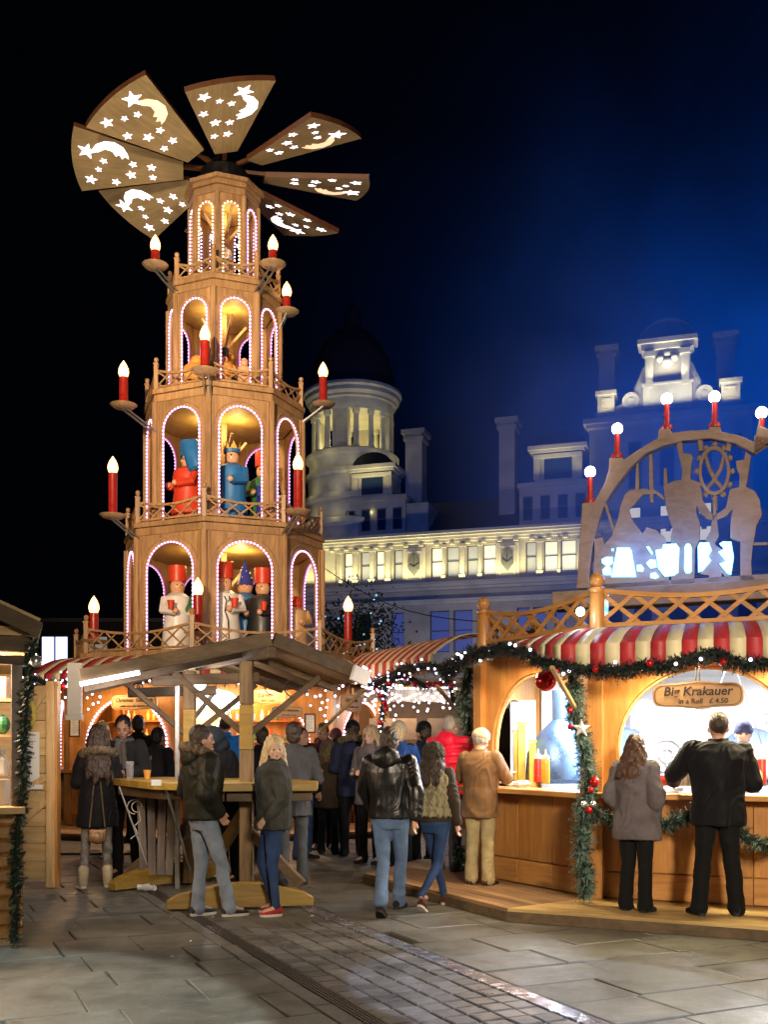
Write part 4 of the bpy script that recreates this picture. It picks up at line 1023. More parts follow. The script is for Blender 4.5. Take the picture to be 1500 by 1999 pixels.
def price_board(p, rz, w_, h, l1, l2, label, s1=.1, s2=.06, chain=.25, shear=.25):
    t = thing('price_board', label, 'sign', p, rz)
    k = MB(); out = board_outline(w_, h); k.prism(out, .03, y0=-.015); k.build('board', M['signwood'], t)
    k = MB(); o1 = [(x*.955, z*.88) for x, z in out]; o2 = [(x*.935, z*.83) for x, z in out]; k.prism([o1, o2], .003, y0=-.018); k.build('border_line', M['brown'], t)
    k = MB()
    for s in (-1, 1): k.tube([(s*w_*.02, 0, h/2), (s*w_*.02, 0, h/2+chain)], .006, 4)
    k.build('hanger', M['iron'], t)
    text(t, l1, s1, (0, -.018, h*.13), I4, M['ink'], shear=shear); text(t, l2, s2, (w_*.06, -.018, -h*.22), I4, M['ink'], shear=.1)
    return t
p = at(262, 1371, 18.3); price_board(p, R(-24), 1.0, .30, 'Christmas  Glühwein', 'mulled wine with Amaretto or Rum', 'cream wavy board reading Christmas Glühwein hanging in the first arch', .095, .05, .25)
p = at(517, 1361, 18.4); price_board(p, R(20), .95, .26, 'Lager', 'and Cider', 'cream wavy board reading Lager hanging higher in the second arch', .12, .06, .2)
p = at(560, 1390, 18.2); price_board(p, R(20), .58, .24, 'Warme Getränke', 'hot drinks to go', 'small yellow lit board hanging lower right in the second arch', .06, .04, .4)
p = at(685, 1372, 19.2); price_board(p, R(50), .62, .34, 'Glühwein', 'hot mulled wine', 'brown wavy board hanging in the narrow right arch', .09, .05, .25)
# framed notices
def notice(p, rz, w_, h, label):
    t = thing('notice', label, 'notice', p, rz)
    k = MB(); k.prism([[(-w_/2-.03, -h/2-.03), (w_/2+.03, -h/2-.03), (w_/2+.03, h/2+.03), (-w_/2-.03, h/2+.03)], [(-w_/2, -h/2), (w_/2, -h/2), (w_/2, h/2), (-w_/2, h/2)]], .03, y0=-.02); k.build('frame', M['brown'], t)
    k = MB(); k.box((0, .0, 0), (w_, .01, h)); k.build('sheet', M['paper'], t)
    k = MB()
    for i in range(9): k.box((random.uniform(-.02, .02), -.007, h*.4-i*h*.09), (w_*random.uniform(.5, .8), .002, h*.02))
    k.build('print', mat('grey_print', (.35, .35, .35), .7, var=0, bump=0) , t)
notice(at(146, 1418, 18.9), R(-24), .20, .34, 'framed white notice on the orange wall left of the first arch')
notice(at(605, 1412, 18.6), R(22), .16, .30, 'framed white notice on the wall between second and third arches')
k = MB(); k.box((0, 0, 0), (.22, .1, .85)); k.box((0, -.02, -.47), (.26, .14, .08)); o = k.build('heater_box', M['white'], loc=at(146, 1345, 16.8)); tag(o, 'slim white box heater hanging at the left of the wine stall wall', 'heater')
# ================================================================= SAUSAGE STALL (right)
HV = [(1.13, 11.80), (2.10, 10.13), (3.95, 9.36), (5.75, 10.1), (6.35, 11.9), (5.6, 13.7), (3.9, 14.5), (2.0, 13.7)]
M['krak'] = wood('stall_pine', (.56, .27, .075), (.40, .16, .035), 'z', rough=.38, knots=.55, coat=.25)
M['krak_x'] = wood('stall_pine_long', (.60, .30, .09), (.42, .17, .04), 'x', rough=.38, knots=.55, coat=.25)
M['innerwhite'] = mat('white_lining', (.80, .80, .80), .5, var=.05)
sh = thing('sausage_stall', 'octagonal pine sausage stall with brightly lit white interior, arched hatches and a wooden counter', 'market stall', (0, 0, 0))
ZD = .12
def hframe(i, off=0.0):
    P0, P1 = HV[i % 8], HV[(i+1) % 8]; Mx, Lg = frame(P0, P1); return Mx, Lg
for i in range(8):
    Mx, Lg = hframe(i); k = MB()
    if i in (0, 1): 
        cx = .95 if i == 0 else 1.03
        arch_panel(k, Mx, Lg, 1.12, 2.66, cx, 1.50 if i == 0 else 1.66, 1.12, 1.60, .80 if i == 0 else .78, .07, 28)
        k.build('upper_panel', M['krak'], sh)
        # counter front: upright boards, each one its own
        nb = 3 if i == 0 else 4
        for j in range(nb):
            x0 = .07+(Lg-.14)*j/nb; x1 = .07+(Lg-.14)*(j+1)/nb
            q = MB(); q.box(((x0+x1)/2, .02, .74), (x1-x0-.006, .035, .70), M=None); o = q.build('board', M['krak'], sh, bevel=.003); o.matrix_local = Mx
            q = MB(); q.box(((x0+x1)/2, .008, .255), (x1-x0-.006, .04, .25)); o = q.build('skirting_board', M['krak_x'], sh, bevel=.004); o.matrix_local = Mx
        k = MB(); k.box((Lg/2, .04, .62), (Lg, .02, 1.0), M=Mx); k.build('backing', M['krak'], sh)
        k = MB(); k.box((Lg/2, -.10, 1.14), (Lg+.13, .42, .055)); o = k.build('counter', M['krak_x'], sh, bevel=.006); o.matrix_local = Mx
        # LED / yellow trim inside the arch
        pts = arch_path(cx, (1.50 if i == 0 else 1.66)-.03, 1.18, 1.60, (.80 if i == 0 else .78)-.015)
        k = MB(); k.tube([(x, .05, z) for x, z in pts], .018, 5, M=Mx); k.build('arch_trim', M['pale'], sh)
    else:
        if i == 7: arch_panel(k, Mx, Lg, .12, 2.66, Lg/2, 1.3, 1.12, 1.5, .7, .07)
        else: k.box((Lg/2, .035, 1.39), (Lg, .07, 2.54), M=Mx)
        k.build('wall_panel', M['krak'], sh)
    k = MB(); k.box((0, -.01, 1.39), (.15, .12, 2.54)); o = k.build('corner_post', M['krak'], sh, bevel=.005); o.matrix_local = Mx
k = MB(); k.slab(HV, 2.665, 2.74); k.build('roof_deck', M['pine_x'], sh)
cx_, cy_ = 3.9, 12.0
inn = [(cx_+(p[0]-cx_)*.955, cy_+(p[1]-cy_)*.955) for p in HV]
k = MB(); k.slab(inn, 2.58, 2.66); k.build('ceiling', M['innerwhite'], sh)
k = MB(); k.slab(inn, .13, .2); k.build('floor', M['innerwhite'], sh)
k = MB()
for i in range(2, 7):
    Mx, Lg = frame(inn[i], inn[(i+1) % 8]); k.box((Lg/2, .02, 1.45), (Lg, .02, 2.4), M=Mx)
k.build('lining', M['innerwhite'], sh)
# lamps inside
for x, y in ((3.0, 11.3), (4.0, 11.0), (2.4, 11.9), (4.6, 12.2)):
    k = MB(); k.box((0, 0, 0), (.9, .12, .05)); o = k.build('strip_light', M['hotwhite'], loc=(x, y, 2.54)); tag(o, {3.0: 'strip light glaring behind the price board', 4.0: 'strip light at the right inside the sausage stall', 2.4: 'strip light seen through the left hatch of the sausage stall', 4.6: 'rear strip light in the sausage stall'}[x], 'light')
    l_ = lamp('stall_strip', 'AREA', (x, y, 2.49), 130, (.90, .94, 1.0), .9, size_y=.15)
lamp('stall_inner', 'POINT', (3.3, 10.9, 2.2), 60, (.92, .95, 1), .25)
lamp('stall_inner', 'POINT', (2.35, 11.4, 2.2), 50, (.85, .9, 1), .2)
# fittings inside
def inside(name, label, cat, k, m, loc, rz=0, smooth=False):
    o = k.build(name, m, smooth=smooth, loc=loc, rz=rz); tag(o, label, cat); return o
BLUEST = mat('blue_steel', (.10, .20, .42), .3, .8, var=.15)
k = MB(); k.lathe((0, 0, 0), [(.38, 0), (.42, .05), (.40, .35), (.25, .6), (.10, .75), (.10, 1.1)], 20); inside('extractor_hood', 'blue grey rounded extractor hood in the left hatch', 'hood', k, BLUEST, at(1095, 1528, 12.2), smooth=True)
k = MB(); k.box((0, 0, .35), (.9, .5, .7)); k.box((0, 0, .72), (.98, .56, .04)); inside('work_table', 'white work table behind the left hatch counter', 'table', k, M['white'], (2.75, 11.3, .42), .6)
k = MB(); k.box((0, 0, .05), (.42, .3, .1)); k.box((0, 0, .12), (.46, .34, .03)); inside('food_tray', 'steel tray on the white work table', 'tray', k, M['steel'], (2.70, 11.25, 1.16), .6)
k = MB(); k.box((0, 0, .45), (.32, .03, .9)); k.box((0, -.02, .5), (.26, .01, .7)); inside('white_cabinet', 'white cabinet panel seen at the left of the left hatch', 'cabinet', k, M['white'], (1.75, 12.9, 1.30), .1)
YEL = mat('yellow_post', (.60, .42, .06), .5)
for j, (px, yt, yb, Y, wd) in enumerate(((1008, 1430, 1532, 12.6, .05), (1019, 1415, 1534, 12.2, .085), (1040, 1450, 1534, 12.0, .07))):
    p = at(px, yb, Y); h = (yb-yt)*Y/FPX; k = MB(); k.box((0, 0, h/2), (wd, wd, h)); k.box((0, 0, h+.02), (wd*1.3, wd*1.3, .03)); inside('yellow_post', ('thin', 'thick', 'right hand')[j]+' yellow timber post inside the left hatch', 'post', k, YEL, p)
# round dark grill tray and emblem behind the right hatch
k = MB(); k.box((0, .02, .36), (.62, .04, .78)); k.box((0, 0, .36), (.5, .02, .66)); inside('backboard', 'blue tinted glass backboard behind the woman at the right hatch', 'panel', k, mat('pale_blue', (.45, .55, .75), .3, var=.1), at(1305, 1510, 11.6))
k = MB(); k.lathe((0, 0, 0), [(0, .0), (.17, 0), (.17, .02), (.19, .02), (.19, -.01), (.0, -.01)], 24, M=Matrix.Rotation(PI/2, 4, 'X')); k.bar((-.12, 0, 0), (.12, 0, 0), .02, .03); k.bar((0, 0, -.12), (0, 0, .12), .02, .03); k.tube([(.08*math.cos(t*.7), -.01, .08*math.sin(t*.7)) for t in range(9)], .012, 5); inside('round_emblem', 'round white plate emblem hanging on the backboard in the right hatch', 'emblem', k, mat('dim_plate', (.35, .38, .42), .4), at(1302, 1474, 11.5), smooth=True)
k = MB(); k.lathe((0, 0, 0), [(.0, -.05), (.35, -.05), (.55, .0), (.57, .03), (.53, .02), (.0, -.02)], 28); 
for q in range(14): k.tube([(-.3+q*.045, -.3+random.uniform(0, .1), .03), (-.28+q*.045, 0, .035), (-.3+q*.045, .25, .03)], .017, 6)
inside('grill_pan', 'wide round grill pan with sausages hanging behind the right hatch', 'grill', k, M['dark'], (3.7, 10.9, 1.25), smooth=True)
for q, (dx, l_) in enumerate(((-.45, 1), (.45, 1))):
    a = Vector((3.7+dx, 10.9, 1.27)); k = MB(); k.tube([(0, 0, 0), Vector((3.7, 10.9, 2.6))-a], .008, 5); o = k.build('grill_chain', M['steel'], loc=a); tag(o, ('left', 'right')[q]+' steel chain holding the round grill pan', 'chain')
for q, (px, py, Y, r_, tilt, lb_) in enumerate(((1222, 1470, 12.2, .30, 70, 'large grey blue round pan leaning at the left edge of the right hatch'), (1470, 1478, 11.6, .34, 66, 'large grey blue round pan leaning behind the vendor'), (1100, 1500, 13.2, .20, 80, 'small round pan hanging inside the left hatch'))):
    k = MB(); k.lathe((0, 0, 0), [(0, -.04), (r_*.8, -.04), (r_, .02), (r_*1.04, .03), (r_*.95, .01), (0, -.01)], 26); o = k.build('round_pan', mat('pan_steel%d' % q, (.07, .10, .17), .35, .5), smooth=True, loc=at(px, py, Y)); o.rotation_euler = (R(tilt), 0, R(-15)); tag(o, lb_, 'pan')
SHL = thing('utensil_rack', 'grey pole rack with hanging tongs and towels high inside the right hatch', 'rack', at(1400, 1392, 12.3))
k = MB(); k.bar((-1.3, .3, 0), (1.0, -.3, .03), .03, .03); k.build('pole', M['steel'], SHL)
for q in range(9):
    k = MB(); x = -1.1+q*.24; k.bar((x, -.13*x, 0), (x+.02, -.13*x, -.16-.05*(q % 3)), .03+.04*(q % 3 == 1), .012); k.build('tongs', M['steel'] if q % 2 else mat('towel%d' % q, (.30, .34, .45), .8), SHL)
FR_ = thing('fridge', 'pale grey fridge with a dark vent behind the woman in the mauve coat', 'fridge', at(1290, 1532, 13.4))
k = MB(); k.box((0, 0, .55), (.9, .5, 1.1)); k.build('case', mat('fridge_grey', (.42, .45, .52), .4), FR_, bevel=.01); k = MB(); k.box((.15, -.255, .45), (.45, .01, .5)); k.build('glass_door', mat('fridge_glass', (.10, .14, .22), .15), FR_); k = MB(); k.box((-.38, -.27, .6), (.03, .03, .5)); k.build('handle', M['steel'], FR_)
for q, (px, c, h) in enumerate(((1243, 'acream', .16), (1262, 'red', .12), (1328, 'glassy', .2), (1345, 'steel', .15), (1478, 'acream', .14))):
    p_ = at(px, 1534, 10.25-.012*(px-1243)*.4); k = MB(); k.lathe((0, 0, 0), [(.05, 0), (.055, .02), (.05, h*.8), (.03, h), (0, h)], 14); o = k.build('food_tub', M[c], smooth=True, loc=p_); tag(o, ('cream tub left of the auburn haired woman', 'short red tub beside the auburn haired woman', 'clear tall tub between the two right customers', 'steel tub between the two right customers', 'cream tub beside the hand of the man in black')[q], 'tub')
k = MB(); k.lathe((0, 0, 0), [(.0, 0), (.20, .0), (.22, .06), (.20, .10), (0, .12)], 20); inside('red_bowl', 'red bowl of meat on the counter between the two customers', 'bowl', k, M['red'], at(1312, 1532, 10.2), smooth=True)
# sauce bottles: body, cap, nozzle
def sauce(px, py, Y, c, label, s=1.0):
    p = at(px, py, Y); t = thing('sauce_bottle', label, 'bottle', p)
    k = MB(); k.lathe((0, 0, 0), [(.040*s, 0), (.043*s, .02*s), (.040*s, .22*s), (.036*s, .235*s), (.0, .235*s)], 16); k.build('body', c, t, smooth=True)
    k = MB(); k.lathe((0, 0, .235*s), [(.038*s, 0), (.036*s, .035*s), (.012*s, .05*s), (.006*s, .10*s), (0, .10*s)], 12); k.build('cap', M['white'], t, smooth=True)
KET = mat('ketchup', (.65, .04, .03), .3, var=.03); MUS = mat('mustard', (.75, .45, .03), .3, var=.03)
sauce(1051, 1527, 10.75, KET, 'red ketchup bottle standing on the counter under the left hatch', 1.05); sauce(1066, 1529, 10.6, MUS, 'yellow mustard bottle next to the ketchup under the left hatch', 1.05)
sauce(1488, 1532, 9.4, KET, 'red ketchup bottle at the right edge beyond the man in black', 1.0); sauce(1475, 1532, 9.5, mat('brown_sauce', (.45, .18, .03), .3), 'orange brown sauce bottle beside the elbow of the man in black', .95)
# napkins and trays on the counter
for j, (px, py, Y) in enumerate(((1003, 1533, 11.3), (1020, 1531, 11.15), (990, 1529, 11.6))):
    k = MB(); k.box((0, 0, .01), (.16, .11, .02)); k.box((.01, 0, .03), (.12, .08, .02), .4); o = k.build('paper_tray', M['paper'], loc=at(px, py, Y), rz=.5*j); tag(o, ('white paper food tray nearest the cap man', 'second white paper tray on the left counter', 'third white paper tray at the far end of the left counter')[j], 'tray')
k = MB(); k.lathe((0, 0, 0), [(.07, 0), (.11, .03), (.10, .03), (.05, .01)], 14); o = k.build('food_bowl', M['white'], smooth=True, loc=at(990, 1512, 11.35)); tag(o, 'white food bowl held up by the man in the beige cap', 'bowl')
# price board and its hanger, bauble, star, struts
p = at(1363, 1357, 9.35); price_board(p, R(-22), .80, .255, 'Big Krakauer', 'in a Roll   £ 4.50', 'large wavy pine price board reading Big Krakauer hanging in the right hatch', .115, .065, .25, shear=.15)
p = at(1066, 1329, 10.05); k = MB(); k.ball((0, 0, 0), .105, 20, 14); k.lathe((0, 0, .1), [(.025, 0), (.025, .03), (0, .03)], 8); o = k.build('hanging_bauble', M['bauble'], smooth=True, loc=p); tag(o, 'large shiny red bauble hanging in front of the left hatch', 'bauble')
k = MB(); k.tube([(0, 0, .13), (0, 0, .36)], .004, 4); o = k.build('bauble_cord', M['iron'], loc=p); tag(o, 'thin cord holding the large red bauble', 'cord')
p = at(1136, 1422, 9.75); k = MB(); s_ = [(x, z) for x, z in star2(.092, 0)]; 
vs = [(x, 0, z) for x, z in s_]+[(0, -.03, 0), (0, .03, 0)]; k.add(vs, [(i, (i+1) % 10, 10) for i in range(10)]+[((i+1) % 10, i, 11) for i in range(10)]); o = k.build('wooden_star', M['white'], loc=p); tag(o, 'white five pointed star fixed on the fir garland of the stall corner', 'star')
def strut(a, b, label, w_=.035, m='pale_z'):
    a, b = Vector(a), Vector(b); k = MB(); k.bar((0, 0, 0), b-a, w_, w_); o = k.build('awning_strut', M[m], loc=a); tag(o, label, 'strut'); return o
strut(at(1078, 1302, 9.3), at(1135, 1402, 9.95), 'slanting timber awning strut ending at the white star')
strut(at(852, 1338, 14), at(905, 1402, 14.4), 'thin slanting strut left of the green garland column', .04)
# awning of the sausage stall with rounded upper roll
def off(i, d):
    p = Vector(HV[i % 8]); a = Vector(HV[(i-1) % 8]); b = Vector(HV[(i+1) % 8])
    n1 = Vector(((p-a).y, -(p-a).x)).normalized(); n2 = Vector(((b-p).y, -(b-p).x)).normalized(); n = (n1+n2).normalized(); return p+n*d/max(.5, n.dot(n1))
def awn(i, n, d=.62, zt=2.74, zb=2.56, val=.2):
    return awning(sh, off(i, .03), off(i+1, .03), zt, off(i, d), off(i+1, d), zb, n, val=val, bulge=.07)
awning(sh, off(0, .03).lerp(off(1, .03), .25), off(1, .03), 2.74, off(0, .08).lerp(off(1, .62), .25), off(1, .62), 2.56, 5, val=.2, bulge=.07, zb0=2.72, val0=.03)
awn(1, 9); awn(2, 8)
k = MB(); pts = [Vector((*off(i, .60), 2.44)) for i in (0, 1, 2, 3)]
lamp('awning_lamp', 'AREA', (2.68, 9.50, 2.42), 62, (1, .82, .48), .35, target=(2.55, 8.9, 0)); lamp('awning_lamp', 'AREA', (3.62, 9.12, 2.42), 58, (1, .82, .48), .35, target=(3.5, 8.5, 0)); lamp('awning_lamp', 'AREA', (1.25, 10.6, 2.5), 48, (1, .72, .42), .4, target=(1.1, 10.6, 0))
# balcony: turned posts and lattice
for i in range(8):
    k = MB(); c = off(i, -.02); k.lathe((c.x, c.y, 2.74), [(.075, 0), (.075, .38), (.065, .40), (.08, .42), (.08, .44), (.05, .46), (.075, .50), (.08, .53), (.05, .58), (0, .60)], 14); k.build('balcony_post', M['krak'], sh, smooth=True)
for i in (7, 0, 1, 2):
    a, b = off(i, -.02), off(i+1, -.02)
    lattice_rail(sh, a, b, 2.76, .40, .10, M['krak_x'], 7 if i == 1 else 6, th=.042, name='balcony_rail', dip=True)
# deck
A_, B_, C_ = (-.24, 12.1), (1.14, 9.47), (3.18, 8.47)
dkr = thing('wide_deck', 'low timber deck under the sausage stall customers, grey planks left and pale boards right', 'deck', (0, 0, 0))
D_ = (C_[0]+4.1, C_[1]-2.0)
left = [A_, B_, (2.16, 10.2), (1.1, 12.2), (1.1, 13.9), (.45, 13.6)]
dirL = (Vector(B_)-Vector(A_)).normalized(); nL = Vector((-dirL.y, dirL.x))
if (Vector((2.1, 10.2))-Vector(A_)).dot(nL) < 0: nL = -nL
def planks(poly, O, d, n, w_, cnt, m, z0=.075, z1=.12, gap=.006):
    O = Vector(O)
    ang = math.atan2(d.y, d.x)
    for j in range(cnt):
        p = clip(poly, O+n*(j*w_+gap/2), n); 
        if len(p) < 3: continue
        p = clip(p, O+n*((j+1)*w_-gap/2), -n)
        if len(p) < 3: continue
        c = Vector((sum(q[0] for q in p)/len(p), sum(q[1] for q in p)/len(p)))
        loc = [((q[0]-c.x)*math.cos(-ang)-(q[1]-c.y)*math.sin(-ang), (q[0]-c.x)*math.sin(-ang)+(q[1]-c.y)*math.cos(-ang)) for q in p]
        k = MB(); k.slab(loc, z0, z1+random.uniform(-.002, .001)); o = k.build('plank', m, dkr, bevel=.003, loc=(c.x, c.y, 0), rz=ang)
planks(left, A_, dirL, nL, .118, 32, M['deck'])
dirR = (Vector(C_)-Vector(B_)).normalized(); nR = Vector((-dirR.y, dirR.x))
if (Vector((4, 12))-Vector(B_)).dot(nR) < 0: nR = -nR
right = [B_, D_, (7.5, 9.6), (2.16, 10.2)]
planks(right, B_, dirR, nR, .40, 6, M['deck2'])
def edge(a, b, m):
    k = MB(); a = Vector((*a, .045)); b = Vector((*b, .045)); k.bar(a, b, .03, .09); k.build('edge_board', m, dkr)
edge(A_, B_, M['old']); edge(B_, D_, M['old']); edge(left[-1], A_, M['old'])
k = MB(); k.slab([A_, B_, D_, (7.5, 13), (1.1, 13.9), (.45, 13.6)], .005, .07); k.build('deck_frame', M['brown'], dkr)
# garlands of the sausage stall
def px_path(l): return [at(*q) for q in l]
g1 = px_path([(872, 1316, 11.9), (905, 1290, 11.2), (945, 1272, 10.6), (985, 1264, 10.1), (1020, 1272, 9.8), (1060, 1292, 9.6), (1110, 1303, 9.4), (1165, 1308, 9.3), (1215, 1308, 9.15), (1262, 1300, 9.0), (1300, 1300, 8.95), (1330, 1290, 8.9), (1370, 1278, 8.85), (1400, 1275, 8.8), (1430, 1292, 8.75), (1465, 1296, 8.7), (1510, 1292, 8.6), (1560, 1300, 8.5)])
garland('dark fir garland with white bulbs along the red and cream awning of the sausage stall', g1, .07, 700, .05, baubles=[(.07, .03, 'bauble', (0, -.07, 0)), (.2, .03, 'bauble', (0, -.07, -.02)), (.55, .03, 'bauble', (0, -.05, -.06)), (.63, .035, 'bauble', (0, -.07, 0)), (.74, .035, 'bauble', (0, -.06, .02)), (.86, .035, 'bauble', (.05, -.05, -.08))], bulbs=17, seed=11, needle=.06, nm=('needle3', 'needle'))
g2 = px_path([(1116, 1315, 9.85), (1124, 1350, 9.85), (1122, 1385, 9.85), (1130, 1420, 9.85), (1140, 1460, 9.85), (1148, 1500, 9.85), (1150, 1540, 9.8), (1142, 1580, 9.75), (1140, 1620, 9.75), (1136, 1660, 9.75), (1142, 1700, 9.75), (1146, 1745, 9.75)])
garland('thick frosted fir garland with star and baubles down the sausage stall corner post', g2, .098, 900, .8, baubles=[(.17, .03, 'bauble', (-.06, -.08, 0)), (.245, .028, 'bauble', (-.09, -.07, 0)), (.50, .05, 'bauble', (.04, -.09, 0)), (.54, .03, 'bauble', (.0, -.1, 0)), (.60, .032, 'silver', (-.04, -.1, 0)), (.60, .032, 'silver', (.05, -.1, .0)), (.635, .035, 'bauble', (.02, -.1, 0))], seed=12, needle=.07)
g3 = px_path([(1150, 1575, 9.75), (1175, 1592, 9.65), (1195, 1598, 9.6), (1240, 1606, 9.5), (1290, 1612, 9.4), (1330, 1598, 9.3), (1375, 1575, 9.2), (1420, 1590, 9.1), (1460, 1640, 9.05), (1510, 1650, 8.95), (1570, 1630, 8.9)])
garland('fir garland swag hung below the counter of the sausage stall behind the customers', g3, .085, 480, .3, baubles=[(.86, .028, 'silver', (.0, -.1, 0)), (.885, .028, 'silver', (.02, -.1, -.02)), (.2, .02, 'silver', (.0, -.1, 0))], seed=13, needle=.07)
g4 = px_path([(918, 1290, 12.3), (912, 1325, 12.3), (905, 1365, 12.3), (910, 1400, 12.3), (915, 1440, 12.3), (908, 1480, 12.3)])
garland('green fir garland column left of the sausage stall above the beige cap man', g4, .11, 420, .6, baubles=[], seed=14, needle=.08)
g5 = px_path([(895, 1655, 12.1), (900, 1680, 12.1)]); garland('small tuft of fir at the foot of the stall corner behind the beige cap man', g5, .09, 500, .4, seed=15)
# ================================================================= CANDLE ARCH on the sausage stall
ax = Vector((.92, -.39)).normalized(); AO = Vector((3.43, 10.9)); 
def am(px, py):
    """pixel -> (s, z) on the arch plane"""
    kx = (px-750)/FPX; s = (kx*AO.y-AO.x)/(ax.x-kx*ax.y); Y = AO.y+ax.y*s; return (s, CAMZ+(HOR-py)*Y/FPX)
Mz = frame(AO, AO+ax)[0]
arc = thing('candle_arch', 'large brown candle arch with miner silhouettes and blue lit cut-outs on the sausage stall', 'candle arch', (0, 0, 0))
M['archw'] = wood('arch_timber', (.30, .195, .125), (.21, .125, .075), 'x', rough=.6, knots=.2, coat=0)
outer = [(1128, 1150), (1131, 1119), (1139, 985), (1163, 982), (1183, 947), (1192, 920), (1192, 896), (1217, 896), (1221, 900), (1254, 878), (1287, 858), (1289, 840), (1311, 840), (1313, 848), (1348, 844), (1386, 842), (1388, 836), (1408, 836), (1411, 846), (1445, 853), (1475, 866)]
inner = [(1153, 1150), (1153, 1114), (1158, 1073), (1171, 1018), (1183, 985), (1204, 952), (1234, 914), (1262, 888), (1297, 873), (1335, 863), (1388, 858), (1437, 868), (1475, 888)]
oL = [am(*q) for q in outer]; iL = [am(*q) for q in inner]
mid_s = am(1385, 842)[0]
oR = [(2*mid_s-s, z) for s, z in oL[:12]][::-1]; iR = [(2*mid_s-s, z) for s, z in iL[:9]][::-1]
ring = oL+oR+[(s, z) for s, z in iR[::-1]]+iL[::-1]
k = MB(); k.prism(ring, .12, M=Mz, y0=-.06); k.build('arch_frame', M['archw'], arc, bevel=.006)
zb = am(1300, 1150)[1]
k = MB(); k.prism([(am(1085, 1118)[0], zb-.18), (2*mid_s-am(1085, 1118)[0], zb-.18), (2*mid_s-am(1085, 1118)[0], zb+.02), (am(1085, 1118)[0], zb+.02)], .3, M=Mz, y0=-.17); k.build('base_beam', M['archw'], arc, bevel=.008)
def zz(pts): return [am(1120+x/3.947, 820+y/3.947) for x, y in pts]
def sil(pts, name='silhouette', m='archw', y0=-.03, t=.05):
    k = MB(); k.prism(zz(pts), t, M=Mz, y0=y0); return k.build(name, M[m], arc)
sil([(150, 1300), (170, 1010), (165, 920), (230, 910), (245, 960), (300, 900), (350, 760), (365, 680), (400, 580), (440, 545), (480, 542), (490, 340), (506, 340), (512, 542), (560, 530), (590, 545), (588, 270), (612, 262), (622, 540), (680, 572), (712, 610), (695, 618), (640, 572), (620, 578), (622, 640), (600, 640), (594, 575), (540, 578), (500, 620), (470, 655), (430, 690), (450, 760), (500, 830), (540, 880), (570, 830), (640, 850), (700, 900), (740, 1000), (740, 1300)], 'miner_silhouette')
sil([(800, 190), (840, 180), (852, 262), (910, 265), (925, 300), (912, 350), (905, 460), (960, 480), (990, 540), (1000, 620), (1060, 715), (1090, 738), (1090, 775), (1040, 770), (980, 720), (955, 665), (950, 720), (980, 800), (975, 920), (940, 1000), (935, 1300), (760, 1300), (755, 900), (770, 840), (740, 760), (720, 690), (712, 610), (705, 560), (700, 500), (703, 375), (722, 375), (730, 500), (762, 478), (838, 465), (845, 400), (820, 290)], 'miner_silhouette')
sil([(1330, 250), (1372, 280), (1342, 480), (1332, 520), (1400, 550), (1440, 620), (1455, 740), (1412, 820), (1400, 900), (1388, 960), (1372, 1100), (1380, 1200), (1450, 1290), (1290, 1300), (1290, 940), (1222, 920), (1215, 780), (1232, 690), (1180, 745), (1112, 772), (1092, 740), (1180, 680), (1196, 600), (1212, 540), (1280, 520), (1285, 430), (1262, 380), (1258, 322), (1320, 312)], 'miner_silhouette')
def ell(cx, cy, rx, ry, n=28): return [(cx+rx*math.cos(2*PI*i/n), cy+ry*math.sin(2*PI*i/n)) for i in range(n)]
k = MB(); k.prism([zz(ell(1090, 395, 122, 190)), zz(ell(1090, 395, 98, 160))], .05, M=Mz, y0=-.03); k.build('wheel_ring', M['archw'], arc)
k = MB()
for pts in ([(1010, 250), (1050, 380), (1100, 470), (1160, 540)], [(1170, 250), (1135, 380), (1080, 470), (1020, 540)]):
    k.tube([Mz @ Vector((s, 0, z)) for s, z in zz(pts)], .022, 6)
for a in range(0, 360, 30):
    c = (1090+135*math.cos(R(a)), 395+205*math.sin(R(a))); s, z = zz([c])[0]; k.ball(Mz @ Vector((s, 0, z)), .035, 6, 5)
for x0, y0, x1, y1 in ((820, 170, 840, 200), (975, 150, 985, 240), (1200, 180, 1190, 240), (1090, 600, 1090, 700), (240, 620, 330, 900), (1340, 960, 1500, 955)):
    (s0, z0), (s1, z1) = zz([(x0, y0), (x1, y1)]); q_ = MB(); q_.bar(Mz @ Vector((s0, 0, z0)), Mz @ Vector((s1, 0, z1)), .05, .03); q_.build('tie_bar', M['archw'], arc)
k.build('crossed_tools', M['archw'], arc, kind='stuff')
sil([(1090, 590), (1110, 760), (1125, 900), (1090, 960), (1160, 1010), (1120, 1020), (1190, 1080), (1140, 1100), (1210, 1200), (1190, 1230), (1150, 1180), (1130, 1250), (1040, 1250), (1050, 1200), (980, 1190), (1040, 1110), (1000, 1080), (1050, 1040), (1030, 1000), (1060, 960), (1020, 930), (1060, 860), (1080, 720)], 'fir_silhouette')
s0 = am(1150, 1130)[0]
k = MB(); k.prism([(s0, zb), (2*mid_s-s0, zb), (2*mid_s-s0, zb+.09), (s0, zb+.09)], .05, M=Mz, y0=-.03); k.build('base_board', M['archw'], arc)
